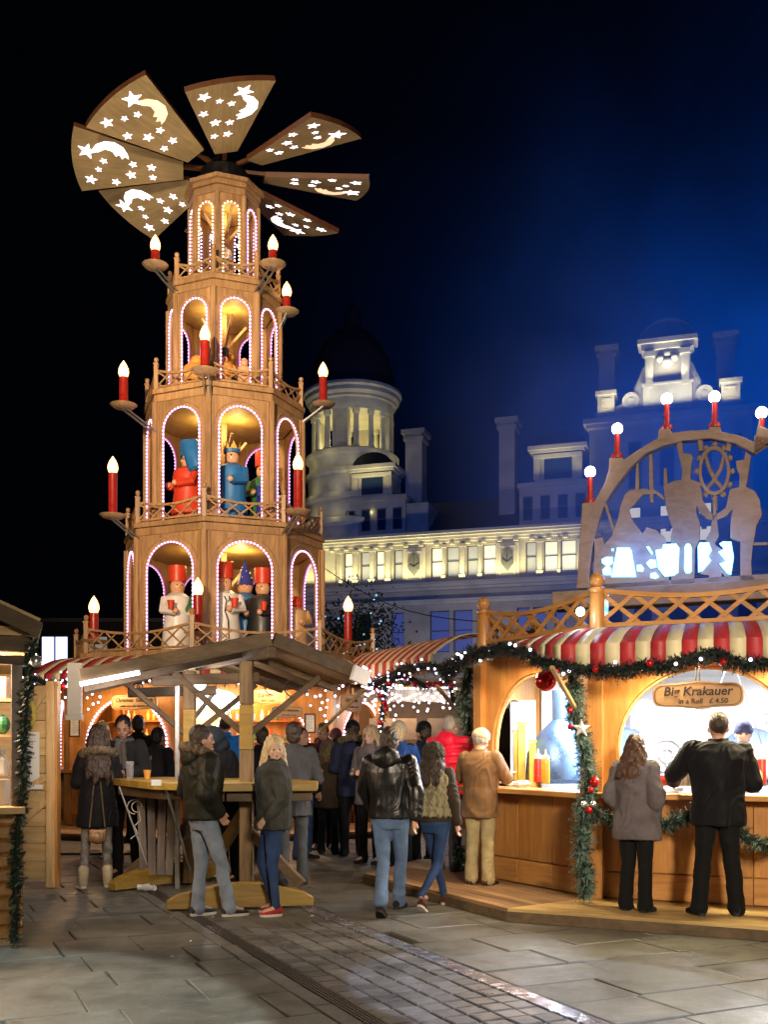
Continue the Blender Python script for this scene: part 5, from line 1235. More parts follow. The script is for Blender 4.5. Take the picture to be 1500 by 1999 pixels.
# mirrored miner on the right side, outside the frame of the photo
lits = [[(345, 990), (440, 990), (455, 1010), (490, 1215), (300, 1215)], [(225, 1080), (260, 1062), (310, 1062), (312, 1110), (280, 1130), (300, 1150), (300, 1200), (240, 1200), (232, 1160), (262, 1130), (230, 1110)], [(495, 1125), (530, 1120), (552, 1150), (540, 1175), (500, 1172)], [(568, 985), (590, 980), (620, 1030), (610, 1045)], [(568, 1110), (600, 1080), (640, 1085), (650, 1140), (600, 1150)], [(600, 1190), (640, 1178), (668, 1215), (640, 1230), (600, 1222)], [(640, 1010), (690, 1000), (700, 965), (800, 960), (822, 990), (815, 1180), (780, 1205), (710, 1212), (660, 1150)], [(862, 990), (875, 962), (905, 962), (918, 990), (918, 1170), (905, 1186), (872, 1186), (860, 1160)], [(965, 980), (980, 950), (1050, 950), (1072, 1010), (1045, 1055), (1068, 1090), (1000, 1170), (968, 1180)], [(1130, 960), (1160, 942), (1222, 945), (1242, 1060), (1220, 1200), (1190, 1190), (1130, 1115), (1178, 1092), (1122, 1025), (1165, 1000)], [(300, 1000), (318, 998), (318, 1012), (302, 1014)]]
for l_ in lits:
    k = MB(); k.prism(zz(l_), .02, M=Mz, y0=-.06); k.build('lit_cutout', M['blueled'], arc)
for px in (1235, 1310, 1410):
    s, z = am(px, 1085); p = Mz @ Vector((s, -.3, z)); lamp('blue_cutout_glow', 'POINT', p, 13, (.04, .24, 1.0), .15)
# candles on the arch
for j, (px, pb, pt, big) in enumerate(((1153, 983, 930, 1), (1206, 895, 846, 1), (1303, 840, 788, 1), (1396, 835, 784, 1), (1488, 868, 815, 1))):
    s, z = am(px, pb); h = (pb-pt)*(AO.y+ax.y*s)/FPX; p = Mz @ Vector((s, 0, z))
    k = MB(); k.lathe((0, 0, 0), [(.06, 0), (.065, .02), (.06, .045), (.03, .05)], 12); k.tube([(0, 0, .04), (0, 0, h)], .030, 12); o = k.build('candle', M['candle'], arc, smooth=True, loc=p)
    k = MB(); k.ball((0, 0, h+.05), .062, 12, 9); k.build('candle_bulb', M['flamew'], o, smooth=True)
    lamp('arch_candle_glow', 'POINT', p+Vector((0, -.12, h+.06)), 4, (.85, .88, 1.0), .06)
lamp('arch_left_bulb', 'POINT', at(1134, 1194, 10.0), 5, (.6, .75, 1), .05)
k = MB(); k.ball((0, 0, 0), .045, 10, 8); o = k.build('globe_bulb', M['flamew'], smooth=True, loc=at(1134, 1194, 10.05)); tag(o, 'white bulb glowing left of the tall balcony post', 'bulb')
k = MB(); k.box((0, 0, 0), (.04, .03, .2)); k.box((0, 0, .17), (.05, .03, .06)); o = k.build('blue_tube_lamp', M['blueled'], loc=at(1184, 1190, 10.4)); tag(o, 'short blue lit tube behind the lattice right of the tall post', 'lamp')

# ================================================================= FAR STALLS between (low lit stand with hanging lights, roof line)
fs_ = thing('gift_stall', 'small far market stall with cream canopy, dense blue white icicle lights and hanging goods', 'market stall', (.8, 20.5, 0))
k = MB(); k.box((0, 0, .55), (2.6, .1, 1.1)); k.build('counter_front', WINEWALL, fs_)
k = MB(); k.box((0, 1.6, 1.5), (2.8, .08, 3.0)); k.build('back_wall', mat('dim_back', (.10, .07, .05), .8), fs_)
k = MB(); vs = []
for i in range(13):
    x = -1.4+2.8*i/12; vs += [(x, -.45, 2.52-.03*(i % 2)), (x, -.4, 2.75+.02*(i % 2)), (x, 1.6, 3.1)]
k.add(vs, [(3*i, 3*i+3, 3*i+4, 3*i+1) for i in range(12)]+[(3*i+1, 3*i+4, 3*i+5, 3*i+2) for i in range(12)]); o = k.build('canopy', M['acream'], fs_); 
for x, w_ in ((-.62, .95), (.50, .85)):
    k = MB(); k.box((x, -.05, 1.98), (w_, .02, .42)); k.build('hanging_sheet', mat('beige_sheet', (.45, .36, .30), .7), fs_)
for x in (-1.35, 1.35):
    k = MB(); k.box((x, -.3, 1.4), (.1, .1, 2.8)); k.build('post', M['pine'], fs_)
lamp('gift_lamp', 'POINT', (.6, 20.6, 2.4), 45, (.95, .9, .85), .15)
k = MB()
for i in range(16): k.tube([(-.55+i*.07, -.02, 1.62+random.uniform(0, .05)), (-.5+i*.055, 0, 1.25)], .012, 4)
k.build('hanging_goods', M['glassy'], fs_)
light_drops('bright blue white icicle lights across the far gift stall', at(775, 1345, 20.0), at(884, 1342, 20.0), 24, .50, seed=21, r=.020)
light_drops('sparser blue icicle lights at the left of the far gift stall', at(738, 1330, 19.6), at(790, 1325, 19.8), 10, .9, seed=22, r=.02)
garland('dark garland with red baubles framing the far gift stall', px_path([(742, 1440, 19.4), (748, 1380, 19.4), (752, 1330, 19.4), (790, 1318, 19.4), (830, 1340, 19.6), (880, 1330, 19.8), (886, 1380, 19.8)]), .12, 160, .1, baubles=[(.02+.07*i, .055, 'bauble', (random.uniform(-.1, .1), -.15, random.uniform(-.1, .1))) for i in range(14)], bulbs=30, seed=23)
# awning of the stall behind: striped strip from the pyramid to the sausage stall
back = thing('row_stall', 'striped awning and timber wall of the stall standing between pyramid and sausage stall', 'market stall', (0, 0, 0))
A0, A1 = at(950, 1262, 16.8), at(728, 1300, 20.4); A0b, A1b = A0+Vector((-.9, -.5, -.30)), A1+Vector((-.6, -.7, -.26))
o = awning(back, A1, A0, A0.z+.18, A1b, A0b, A0.z-.18, 12, val=.2)
k = MB(); k.bar(A0+Vector((.0, .5, -.2)), A1+Vector((0, .5, -.2)), .08, .14); k.build('fascia', WINEWALL, back)
for q in (A0, A1): k = MB(); k.box((q.x+.1, q.y+.5, 1.35), (.1, .1, 2.7)); k.build('post', M['pine'], back)
garland('fir garland with bunched white bulbs hanging in front of the striped strip awning', px_path([(735, 1335, 16.5), (765, 1320, 16), (790, 1305, 15.5), (830, 1300, 15), (870, 1306, 14.5), (900, 1292, 13.5), (930, 1272, 12)]), .12, 200, .05, baubles=[(.1, .05, 'bauble', (0, -.12, -.1)), (.8, .05, 'bauble', (0, -.12, -.05)), (.9, .05, 'bauble', (0, -.1, 0))], bulbs=42, seed=24, nm=('needle3', 'needle'))
# thin wire across the facade
k = MB(); a, b = at(600, 1085, 30), at(960, 1215, 24); k.tube([(b-a)*t+Vector((0, 0, -.5*math.sin(PI*t))) for t in [i/10 for i in range(11)]], .012, 4); o = k.build('overhead_wire', M['iron'], loc=a); tag(o, 'thin black wire sagging across the building front', 'wire')
# dark rear stalls blocking the view behind the crowd
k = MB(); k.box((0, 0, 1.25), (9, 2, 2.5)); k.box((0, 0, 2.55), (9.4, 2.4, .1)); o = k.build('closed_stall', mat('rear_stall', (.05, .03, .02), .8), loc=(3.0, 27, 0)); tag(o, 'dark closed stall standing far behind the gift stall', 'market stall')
# ================================================================= STANDING TABLE with gabled roof
kt = thing('standing_table', 'gable roofed wooden standing table with twin posts, yellow trestle feet and plank top', 'standing table', (-1.9, 11.2, 0))
KO = Vector((-1.9, 11.2, 0))
def kb(name, pts_list, w_, h, m, bevel=.006):
    k = MB()
    for a, b in pts_list: k.bar(Vector(a)-KO, Vector(b)-KO, w_, h)
    return k.build(name, M[m], kt, bevel=bevel)
P1 = Vector((-1.43, 10.65, 0)); P2 = Vector((-2.28, 12.0, 0))
top = Vector((0, 0, 2.62))
for P, z0 in ((P1, 0.02), (P2, 0.02)):
    kb('post', [(P+Vector((0, 0, z0)), P+Vector((0, 0, 1.58)))], .135, .135, 'old_z'); kb('post', [(P+Vector((0, 0, 1.582)), P+Vector((0, 0, 2.05)))], .135, .135, 'yel'); kb('post', [(P+Vector((0, 0, 2.052)), P+Vector((0, 0, 2.5)))], .135, .135, 'old_z')
pp = at(346, 1530, 11.6); kb('steel_pole', [((pp.x, pp.y, 0), (pp.x, pp.y, 2.45))], .05, .05, 'steel')
# roof: near gable line L - A - N, far line shifted by D
Nn = Vector((-.20, 10.8, 2.30)); Aa = Vector((-1.12, 10.25, 2.64)); Ln = at(158, 1330, 9.75); Dd = Vector((-1.05, 1.75, 0))
def roofside(a, b, name, th=.05, Da=None):
    Da = Da or Dd
    n = (b-a).cross(Dd).normalized(); 
    if n.z < 0: n = -n
    # boards running down the slope
    nb = 12
    for i in range(nb):
        s0, s1 = i/nb+.002, (i+1)/nb-.002; p = [a+Da*s0, b+Dd*s0, b+Dd*s1, a+Da*s1]; c = (a+b)/2+(Da+Dd)/2*(s0+s1)/2
        k = MB(); vs = [q-c for q in p]+[q-c+n*.022 for q in p]; k.add(vs, [(0, 1, 2, 3), (7, 6, 5, 4), (0, 4, 5, 1), (1, 5, 6, 2), (2, 6, 7, 3), (3, 7, 4, 0)]); k.build(name, M['old_lit'], kt, loc=c-KO)
    k = MB()
    k.bar(a+n*.05-KO, b+n*.05-KO, .05, .14); k.build('barge_board', M['old'], kt, bevel=.005)
    k = MB(); k.bar(a+Da+n*.03-KO, b+Dd+n*.03-KO, .05, .12); k.build('barge_board', M['old'], kt)
    k = MB()
    for s in (.33, .66): k.bar(a+Da*s-n*.04-KO, b+Dd*s-n*.04-KO, .06, .07)
    k.build('rafter', M['old'], kt); k = MB(); k.add([q-KO for q in [a+n*.03, b+n*.03, b+Dd+n*.03, a+Da+n*.03, a+n*.06, b+n*.06, b+Dd+n*.06, a+Da+n*.06]], [(0, 1, 2, 3), (4, 7, 6, 5), (0, 4, 5, 1), (1, 5, 6, 2), (2, 6, 7, 3), (3, 7, 4, 0)]); k.build('roof_felt', mat('roof_felt', (.10, .07, .045), .45), kt)
    return n
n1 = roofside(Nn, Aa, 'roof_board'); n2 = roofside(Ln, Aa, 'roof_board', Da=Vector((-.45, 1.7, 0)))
kb('purlin', [(Aa-Vector((0, 0, .08)), Aa+Dd-Vector((0, 0, .08)))], .09, .11, 'old')
kb('cross_beam', [(P1+Vector((-1.0, .1, 2.30)), P1+Vector((.12, .1, 2.34)))], .08, .11, 'old'); kb('cross_beam', [(P2+Vector((-.7, -.1, 2.24)), P2+Vector((.3, .1, 2.28)))], .08, .11, 'old')
for P in (P1, P2):
    for sx, l_ in ((-1, .75), (1, .80)):
        kb('knee_brace', [(P+Vector((0, 0, 1.72)), P+Vector((sx*l_*.92, sx*l_*.42, 2.36)))], .05, .06, 'old')
# bright capped lower ends (fluorescent tube and white end)
ln2 = Ln.lerp(Aa, .30); k = MB(); k.bar(Ln+Vector((0, -.04, -.03))-KO, ln2+Vector((0, -.04, -.03))-KO, .05, .04); k.build('strip_light', M['tube'], kt)
lamp('strip_light_glow', 'AREA', Ln.lerp(Aa, .15)+Vector((.1, .1, -.12)), 16, (1, .92, .9), .8, target=(-2.2, 11.4, 0.9), size_y=.1)
a = Nn.lerp(Aa, .17); k = MB(); k.bar(Nn+Vector((.03, -.03, .02))-KO, a+Vector((.03, -.05, .03))-KO, .05, .16); k.build('white_end_board', M['white'], kt)
k = MB()
for c in ((-1.0, 11.2, 2.25), (-1.25, 11.5, 2.28)):
    k.tube([Vector(c)+Vector((.09*math.cos(t), 0, .09*math.sin(t)))-KO for t in [i*.6 for i in range(9)]], .008, 5)
k.build('cable_loop', M['iron'], kt)
strut(at(712, 1345, 13.5), at(628, 1425, 14.0), 'thin slanting pole below the right end of the table roof', .035)
strut(at(418, 1352, 15.5), at(372, 1410, 15.7), 'white slanting lit tube between the table posts', .05, 'white')
# table top: planks
ZT = 1.25
def table(pts, O, d, n, w_, cnt):
    d = Vector(d).normalized(); n = Vector(n).normalized(); ang = math.atan2(d.y, d.x)
    for j in range(cnt):
        p = clip(pts, Vector(O)+n*(j*w_+.002), n)
        if len(p) < 3: continue
        p = clip(p, Vector(O)+n*((j+1)*w_-.002), -n)
        if len(p) < 3: continue
        c = Vector((sum(q[0] for q in p)/len(p), sum(q[1] for q in p)/len(p))); lp = [((q[0]-c.x)*math.cos(-ang)-(q[1]-c.y)*math.sin(-ang), (q[0]-c.x)*math.sin(-ang)+(q[1]-c.y)*math.cos(-ang)) for q in p]
        k = MB(); k.slab(lp, ZT-.075, ZT); o = k.build('top_plank', M['yel'], kt, bevel=.005, loc=(c.x-KO.x, c.y-KO.y, 0), rz=ang)
TP = [(-3.25, 12.1), (-3.05, 11.6), (-2.33, 10.35), (-1.58, 9.95), (-.66, 10.1), (-.70, 10.9), (-1.2, 11.9), (-2.2, 12.6)]
table(TP, (-3.25, 9.9), (1, .0), (0, 1), .30, 10)
kb('apron', [((-2.25, 10.5, ZT-.13), (-1.58, 10.12, ZT-.13)), ((-1.56, 10.12, ZT-.13), (-.72, 10.25, ZT-.13)), ((-3.0, 11.6, ZT-.13), (-2.27, 10.5, ZT-.13))], .03, .10, 'old')
k = MB(); c = at(305, 1528, 10.25); k.box(c-KO, (.10, .01, .06)); k.build('paper_label', M['paper'], kt)
# pedestal boards and feet
for i, px in enumerate((281, 297, 314, 330)):
    p = at(px, 1600, 11.7); k = MB(); k.bar(Vector((p.x, p.y, .15))-KO, Vector((p.x+(i-1.5)*.03, p.y, ZT-.08))-KO, .085, .03); k.build('pedestal_board', M['grey_z'], kt)
def foot(a, b, label=None):
    a, b = Vector(a), Vector(b); d = (b-a).normalized(); Mx, Lg = frame(a, b); 
    k = MB(); k.prism([(0, .02), (Lg, .02), (Lg, .10), (Lg*.93, .16), (Lg*.62, .26), (Lg*.38, .26), (Lg*.07, .16), (0, .10)], .14, y0=-.07); o = k.build('foot', M['yel'], kt, bevel=.008); o.matrix_local = Matrix.Translation(-KO) @ Mx
ga, gb = gnd(325, 1778), gnd(612, 1770); foot((ga.x, ga.y), (gb.x, gb.y)); ga, gb = gnd(218, 1742), gnd(430, 1712); foot((ga.x, ga.y), (gb.x, gb.y))
kb('raking_brace', [(gnd(250, 1728)+Vector((0, 0, .12)), at(388, 1600, 11.7))], .12, .14, 'old'); kb('raking_brace', [(gnd(425, 1725)+Vector((0, 0, .35)), P1+Vector((-.02, .1, .95)))], .10, .12, 'yel')
kb('raking_brace', [(gnd(590, 1765)+Vector((0, 0, .2)), P1+Vector((.02, 0, .75)))], .08, .10, 'old')
kb('steel_brace', [(at(232, 1535, 11.2), at(287, 1688, 11.3))], .035, .02, 'steel'); kb('steel_brace', [(at(322, 1535, 10.4), at(372, 1700, 10.6))], .035, .02, 'steel')
k = MB(); c = at(262, 1575, 11.6)-KO
for r_, cx in ((.08, 0), (.06, .03)): k.tube([c+Vector((cx+r_*math.cos(t), 0, r_*math.sin(t))) for t in [i*.4 for i in range(13)]], .006, 5)
k.tube([c+Vector((x, 0, z)) for x, z in ((.05, -.05), (.07, -.15), (.0, -.22), (.04, -.3), (-.04, -.36))], .006, 5); k.build('white_cable', M['white'], kt)
# glasses and a cup on the table
p = at(253, 1518, 11.45); k = MB()
k.lathe((0, 0, 0), [(.036, 0), (.040, .03), (.048, .20), (.046, .20), (.036, .03), (0, .02)], 16)
GLS, n_, l_, p_ = _mat('pint_glass'); p_.inputs['Transmission Weight'].default_value = .75; p_.inputs['Roughness'].default_value = .12; p_.inputs['Base Color'].default_value = (.75, .75, .8, 1)
o = k.build('pint_glass', GLS, smooth=True, loc=(p.x, p.y, ZT)); tag(o, 'tall empty pint glass standing on the table before the dark haired man', 'glass')
k = MB(); k.lathe((0, 0, 0), [(.03, 0), (.045, .1), (.042, .1), (0, .02)], 14); p = at(287, 1515, 11.6); o = k.build('orange_cup', FIG['orange'], smooth=True, loc=(p.x, p.y, ZT)); tag(o, 'small orange cup right of the pint glass', 'cup')
# ================================================================= LEFT GIFT CABIN
M['cab'] = wood('cabin_log', (.50, .26, .07), (.34, .15, .035), 'y', rough=.45)
cb = thing('sweet_cabin', 'timber cabin with pitched roof and brightly lit goods behind the drooping garland', 'market stall', (-2.95, 8.25, 0), R(20.3))
CO = Vector((-2.95, 8.25, 0))
def at_o(px, py, Y): return at(px, py, Y)-CO
xr = -3.05
# stacked logs of the front and right sides up to counter height
for j in range(9):
    z = .06+j*.115
    k = MB(); k.box((-1.25, .05, z+.055), (2.46, .11, .112)); o = k.build('log', M['cab'], cb, bevel=.02); o.rotation_euler.z = 0
    k = MB(); k.box((-.02, 1.4, z+.055), (.11, 2.5, .112)); o = k.build('log', M['cab'], cb, bevel=.02)
k = MB(); k.box((-.01, -.02, 1.70), (.085, .11, 1.28)); k.build('corner_post', M['grey_z'], cb, bevel=.005)
k = MB(); k.box((0.02, 2.75, 1.15), (.12, .12, 2.3)); k.build('corner_post', M['grey_z'], cb)
k = MB(); k.box((-1.2, -.1, 1.11), (2.5, .34, .05)); k.build('counter', M['pale'], cb)
k = MB(); k.box((-1.25, 1.35, 2.40), (2.6, 2.8, .06)); k.build('ceiling', M['pale'], cb)
k = MB(); k.box((-1.25, 2.7, 1.3), (2.6, .06, 2.4)); k.build('back_wall', M['pale'], cb)
k = MB(); k.box((-1.2, -.03, 2.43), (2.62, .10, .12)); k.box((-1.2, -.06, 2.30), (2.66, .08, .07)); k.build('lintel', M['old'], cb, bevel=.005)
k = MB(); k.box((-1.2, -.09, 2.53), (2.7, .05, .07)); k.build('eave_trim', M['pale'], cb)
# pitched roof seen end on: eave at right (70,1232), rising to the left
e1 = at_o(52, 1228, 8.0); e0 = at_o(-30, 1186, 8.0)
for nm, dz, th, m in (('barge_board', 0, .12, 'old'), ('roof_trim', .075, .03, 'pale')):
    k = MB(); k.bar(e1+Vector((0, 0, dz)), e0+Vector((-1.0, 0, dz+ .42)), .05, th); k.build(nm, M[m], cb)
for j in range(14):
    y = j*.23; k = MB(); k.bar(e1+Vector((.02, y+.1, .03)), e0+Vector((-1.0, y+.1, .45)), .222, .025); k.build('roof_board', M['old'], cb)
k = MB(); k.prism([(-2.6, 2.56), (.05, 2.56), (.05, 2.60), (-1.3, 3.2), (-2.6, 3.2)], .05, y0=-.02); k.build('gable_wall', M['old'], cb)
k = MB(); k.ball((0, 0, 0), .02, 6, 5); 
# open shutter: horizontal boards in a frame
hs = thing('open_shutter', 'tall pale boarded shutter standing open with white notices beside the woman in black', 'shutter', (-3.98, 11.35, 0))
for j in range(11):
    k = MB(); z = .15+j*.195; k.box((0, 0, z+.095), (.60, .03, .19)); k.build('board', M['pale'], hs, bevel=.004)
for x, w_ in ((-.33, .07), (.29, .09)): k = MB(); k.box((x, -.02, 1.2), (w_, .06, 2.28)); k.build('stile', M['pale_z'], hs, bevel=.005)
k = MB(); k.box((.35, .03, 1.2), (.03, .12, 2.28)); k.build('edge_board', M['krak'], hs)
for a, b in (((-.3, -.025, .95), (.28, -.025, 1.3)), ((-.3, -.025, .55), (.25, -.025, 1.02)), ((-.1, -.025, 1.75), (.28, -.025, 2.3))):
    k = MB(); k.bar(a, b, .03, .07); k.build('brace', M['pale_z'], hs)
k = MB(); k.box((0, -.035, 1.50), (.34, .006, .55)); o = k.build('white_sheet', M['paper'], hs)
k = MB()
for i in range(10): k.box((random.uniform(-.02, .02), -.04, 1.73-i*.03), (.25*random.uniform(.6, 1), .002, .008))
for z in (1.43, 1.3): k.box((.0, -.04, z), (.13, .002, .05))
k.build('print', mat('grey_print2', (.4, .38, .4), .7, var=0, bump=0), o)
k = MB(); k.box((.1, -.04, 1.17), (.22, .006, .05)); k.build('small_label', M['paper'], hs)
k = MB(); k.tube([(-.08+.16*math.cos(t), -.06, 1.98+.2*math.sin(t)) for t in [i*.35 for i in range(19)]], .035, 8); o = k.build('wreath', mat('straw_wreath', (.45, .34, .06), .7, bump=.6), loc=(-3.95, 11.35, 0)); tag(o, 'yellow straw wreath hanging high on the open shutter', 'wreath')
k = MB(); k.ball((-.08, -.05, 1.98), .10, 10, 8, (1, .3, 1.2)); o = k.build('white_heart', M['white'], smooth=True, loc=(-3.95, 11.35, 0)); tag(o, 'white heart shaped centre inside the straw wreath', 'ornament')
lamp('shutter_fill', 'POINT', (-3.05, 9.6, 2.35), 14, (1, .86, .60), .08)  # added light to brighten the shutter; no lamp hangs under this eave
# goods on the cabin shelves
lamp('cabin_lamp', 'POINT', (-3.45, 8.35, 2.2), 150, (1, .72, .48), .12); lamp('cabin_lamp', 'POINT', (-4.3, 8.5, 2.3), 50, (1, .72, .48), .12)
k = MB()
for z in (1.35, 1.7, 2.0): k.box((-1.1, .5, z), (2.1, .3, .025))
k.build('shelf', M['pale'], cb)
gn_ = ['red', 'cream', 'gold', 'green', 'bright red', 'white', 'orange']; gc_ = [M['red'], M['acream'], FIG['gold'], FIG['green'], FIG['red'], FIG['white'], FIG['orange']]
for zi, z in enumerate((1.14, 1.365, 1.715, 2.015)):
    for j in range(9):
        x = -.12-j*.12; y = .45 if zi else .1; h = random.uniform(.14, .26); k = MB(); gi_ = random.randrange(7); c = gc_[gi_]
        if (j+zi) % 3 == 0: k.box((0, 0, h/2), (.09, .09, h)); nm, lb_ = 'gift_box', 'boxed gift'
        elif (j+zi) % 3 == 1: k.lathe((0, 0, 0), [(.045, 0), (.05, .02), (.05, h*.6), (.02, h*.8), (.03, h), (0, h)], 12); nm, lb_ = 'jar', 'jar with a stopper'
        else: k.ball((0, 0, h*.4), h*.4, 10, 8, (.8, .8, 1)); k.lathe((0, 0, 0), [(.03, 0), (.03, h*.2)], 8); nm, lb_ = 'ornament', 'round ornament'
        o = k.build(nm, c, loc=CO+Matrix.Rotation(R(20.3), 3, 'Z') @ Vector((x, y, z))); tag(o, '%s %s, %s from the garland, %s of the sweet cabin' % (gn_[gi_], lb_, ORD[j], ('counter', 'low shelf', 'middle shelf', 'top shelf')[zi]), nm.replace('_', ' '), nm.replace('_', ' ')+' rows in the sweet cabin')
# garland down the corner post
garland('dry dark fir garland hanging down the corner post of the sweet cabin', px_path([(62, 1255, 8.1), (58, 1310, 8.15), (50, 1370, 8.15), (47, 1430, 8.15), (46, 1500, 8.15), (42, 1560, 8.15), (34, 1620, 8.1), (30, 1700, 8.1), (30, 1760, 8.1), (26, 1835, 8.1)]), .048, 330, .2, baubles=[(.05, .05, 'silver', (.05, -.03, -.05))], bulbs=0, seed=31, needle=.06)
# ================================================================= PEOPLE
SKIN = mat('skin', (.52, .29, .20), .5, var=.08, bump=.05); SKIN2 = mat('skin_pale', (.60, .38, .29), .5, var=.08, bump=.05)
LIPS = mat('lips', (.40, .10, .09), .5, var=0, bump=0); EYE = mat('eye', (.03, .02, .02), .25, var=0, bump=0)
def cloth(name, c, rough=.85, bump=.5, bs=26, sheen=.04, var=.22): return mat(name, c, rough, bump=min(.8, bump*.9), bscale=bs*1.4, bdist=.0006, sheen=sheen, var=var, vscale=9, spec=.2)
def remesh(mb, name, m, parent, vox=.011, smooth=4, fold=0.0, foldk=26, band=None, seed=0, shag=0.0):
    me = bpy.data.meshes.new(name); me.from_pydata(mb.v, [], mb.f)
    tmp = bpy.data.objects.new(name, me); COL.objects.link(tmp)
    r = tmp.modifiers.new('r', 'REMESH'); r.mode = 'VOXEL'; r.voxel_size = vox; r.use_smooth_shade = True
    if smooth: s = tmp.modifiers.new('s', 'SMOOTH'); s.iterations = smooth; s.factor = .6
    dg = bpy.context.evaluated_depsgraph_get(); out = bpy.data.meshes.new_from_object(tmp.evaluated_get(dg))
    bpy.data.objects.remove(tmp); bpy.data.meshes.remove(me)
    n = len(out.vertices)
    if n and (fold or band or shag):
        co = np.empty(n*3); out.vertices.foreach_get('co', co); co = co.reshape(-1, 3); no = np.empty(n*3); out.vertex_normals.foreach_get('vector', no); no = no.reshape(-1, 3)
        x, y, z = co.T; s = seed*1.7; d = np.zeros(n)
        if fold:
            w1 = np.sin(x*9+s)+np.sin(y*11+s*2)+.6*np.sin(z*13+s); ph = foldk*(z*.75+x*.55*np.sin(s+1)+y*.4)+2.2*w1
            amp = .5+.5*np.sin(z*7+3*x+s*3)
            w2 = np.sin(x*23+z*9+s)+np.sin(y*27-z*12+s*3)
            d += fold*.85*(1-np.abs(np.sin(ph*.5))*1.6)*amp+fold*.6*np.sin(foldk*.55*(x*1.2-z*.5)+1.7*w1)+fold*.45*(1-2*np.abs(np.sin(foldk*1.1*(x*.9+z*.5-y*.7)+1.9*w2)))*(1-amp*.5)
        if band:
            d += band[1]*(np.abs(np.sin(z*PI/band[0]+.25*np.sin(9*x)+.2*np.sin(7*y)))-.5)
        if shag:
            d += shag*(np.sin(x*140+6*np.sin(z*21)+s)*.5+np.sin(y*150+6*np.sin(z*17+2))*.5+.6*np.sin(x*61+y*73+4*np.sin(z*11)))
        co += no*d[:, None]; out.vertices.foreach_set('co', co.ravel())
    out.materials.clear(); out.materials.append(m); out.polygons.foreach_set('use_smooth', [True]*len(out.polygons)); out.update(); out.name = name
    o = bpy.data.objects.new(name, out); COL.objects.link(o); o.parent = parent
    return o
def capsule(k, a, b, r0, r1, n=10, flat=None):
    """tapered capsule with round ends"""
    a, b = Vector(a), Vector(b); d = (b-a); l_ = d.length
    if l_ < 1e-5: return
    d.normalize(); pts = [a-d*r0*.8, a-d*r0*.45, a, b, b+d*r1*.45, b+d*r1*.8]; rr = [r0*.55, r0*.88, r0, r1, r1*.88, r1*.55]
    k.tube(pts, rr, n)
def loft(k, rings, n=18):
    """rings: (x, y, z, rx, ry)"""
    vs = []; fs = []
    for x, y, z, rx, ry in rings:
        for j in range(n): a = 2*PI*j/n; vs.append((x+rx*math.cos(a), y+ry*math.sin(a), z))
    for i in range(len(rings)-1):
        for j in range(n): fs.append((i*n+j, i*n+(j+1) % n, (i+1)*n+(j+1) % n, (i+1)*n+j))
    fs.append(tuple(range(n))[::-1]); fs.append(tuple((len(rings)-1)*n+j for j in range(n))); k.add(vs, fs)
ARM = {  # elbow, hand (x for the +x side)
 'down': ((.255, .03, 1.14), (.27, -.03, .90)), 'pocket': ((.258, .07, 1.15), (.19, -.08, .96)), 'hold': ((.245, -.02, 1.14), (.10, -.27, 1.16)),
 'lean': ((.27, -.16, 1.16), (.12, -.38, 1.14)), 'reach': ((.27, -.22, 1.20), (.24, -.46, 1.14)), 'swingf': ((.25, -.07, 1.15), (.24, -.22, .97)), 'swingb': ((.26, .12, 1.15), (.27, .16, .91)),
 'up': ((.25, -.10, 1.20), (.12, -.24, 1.36)), 'side': ((.262, .03, 1.16), (.25, -.12, 1.0)), 'cross': ((.25, -.06, 1.13), (-.02, -.20, 1.16))}
LEG = {  # knee, ankle, foot yaw
 'stand': ((.095, -.012, .49), (.105, .02, .075), .15), 'fwd': ((.09, -.14, .49), (.08, -.22, .085), .05), 'back': ((.095, .06, .48), (.09, .33, .15), .05), 'wide': ((.12, -.01, .49), (.16, .02, .075), .3),
 'bent': ((.10, -.10, .50), (.12, .03, .075), .3), 'crossf': ((.06, -.10, .49), (-.02, -.16, .075), -.3), 'line_f': ((.055, -.17, .49), (-.005, -.27, .085), .05), 'line_b': ((.05, .04, .48), (-.02, .36, .17), .05), 'tip': ((.10, -.08, .49), (.13, .16, .12), .2)}
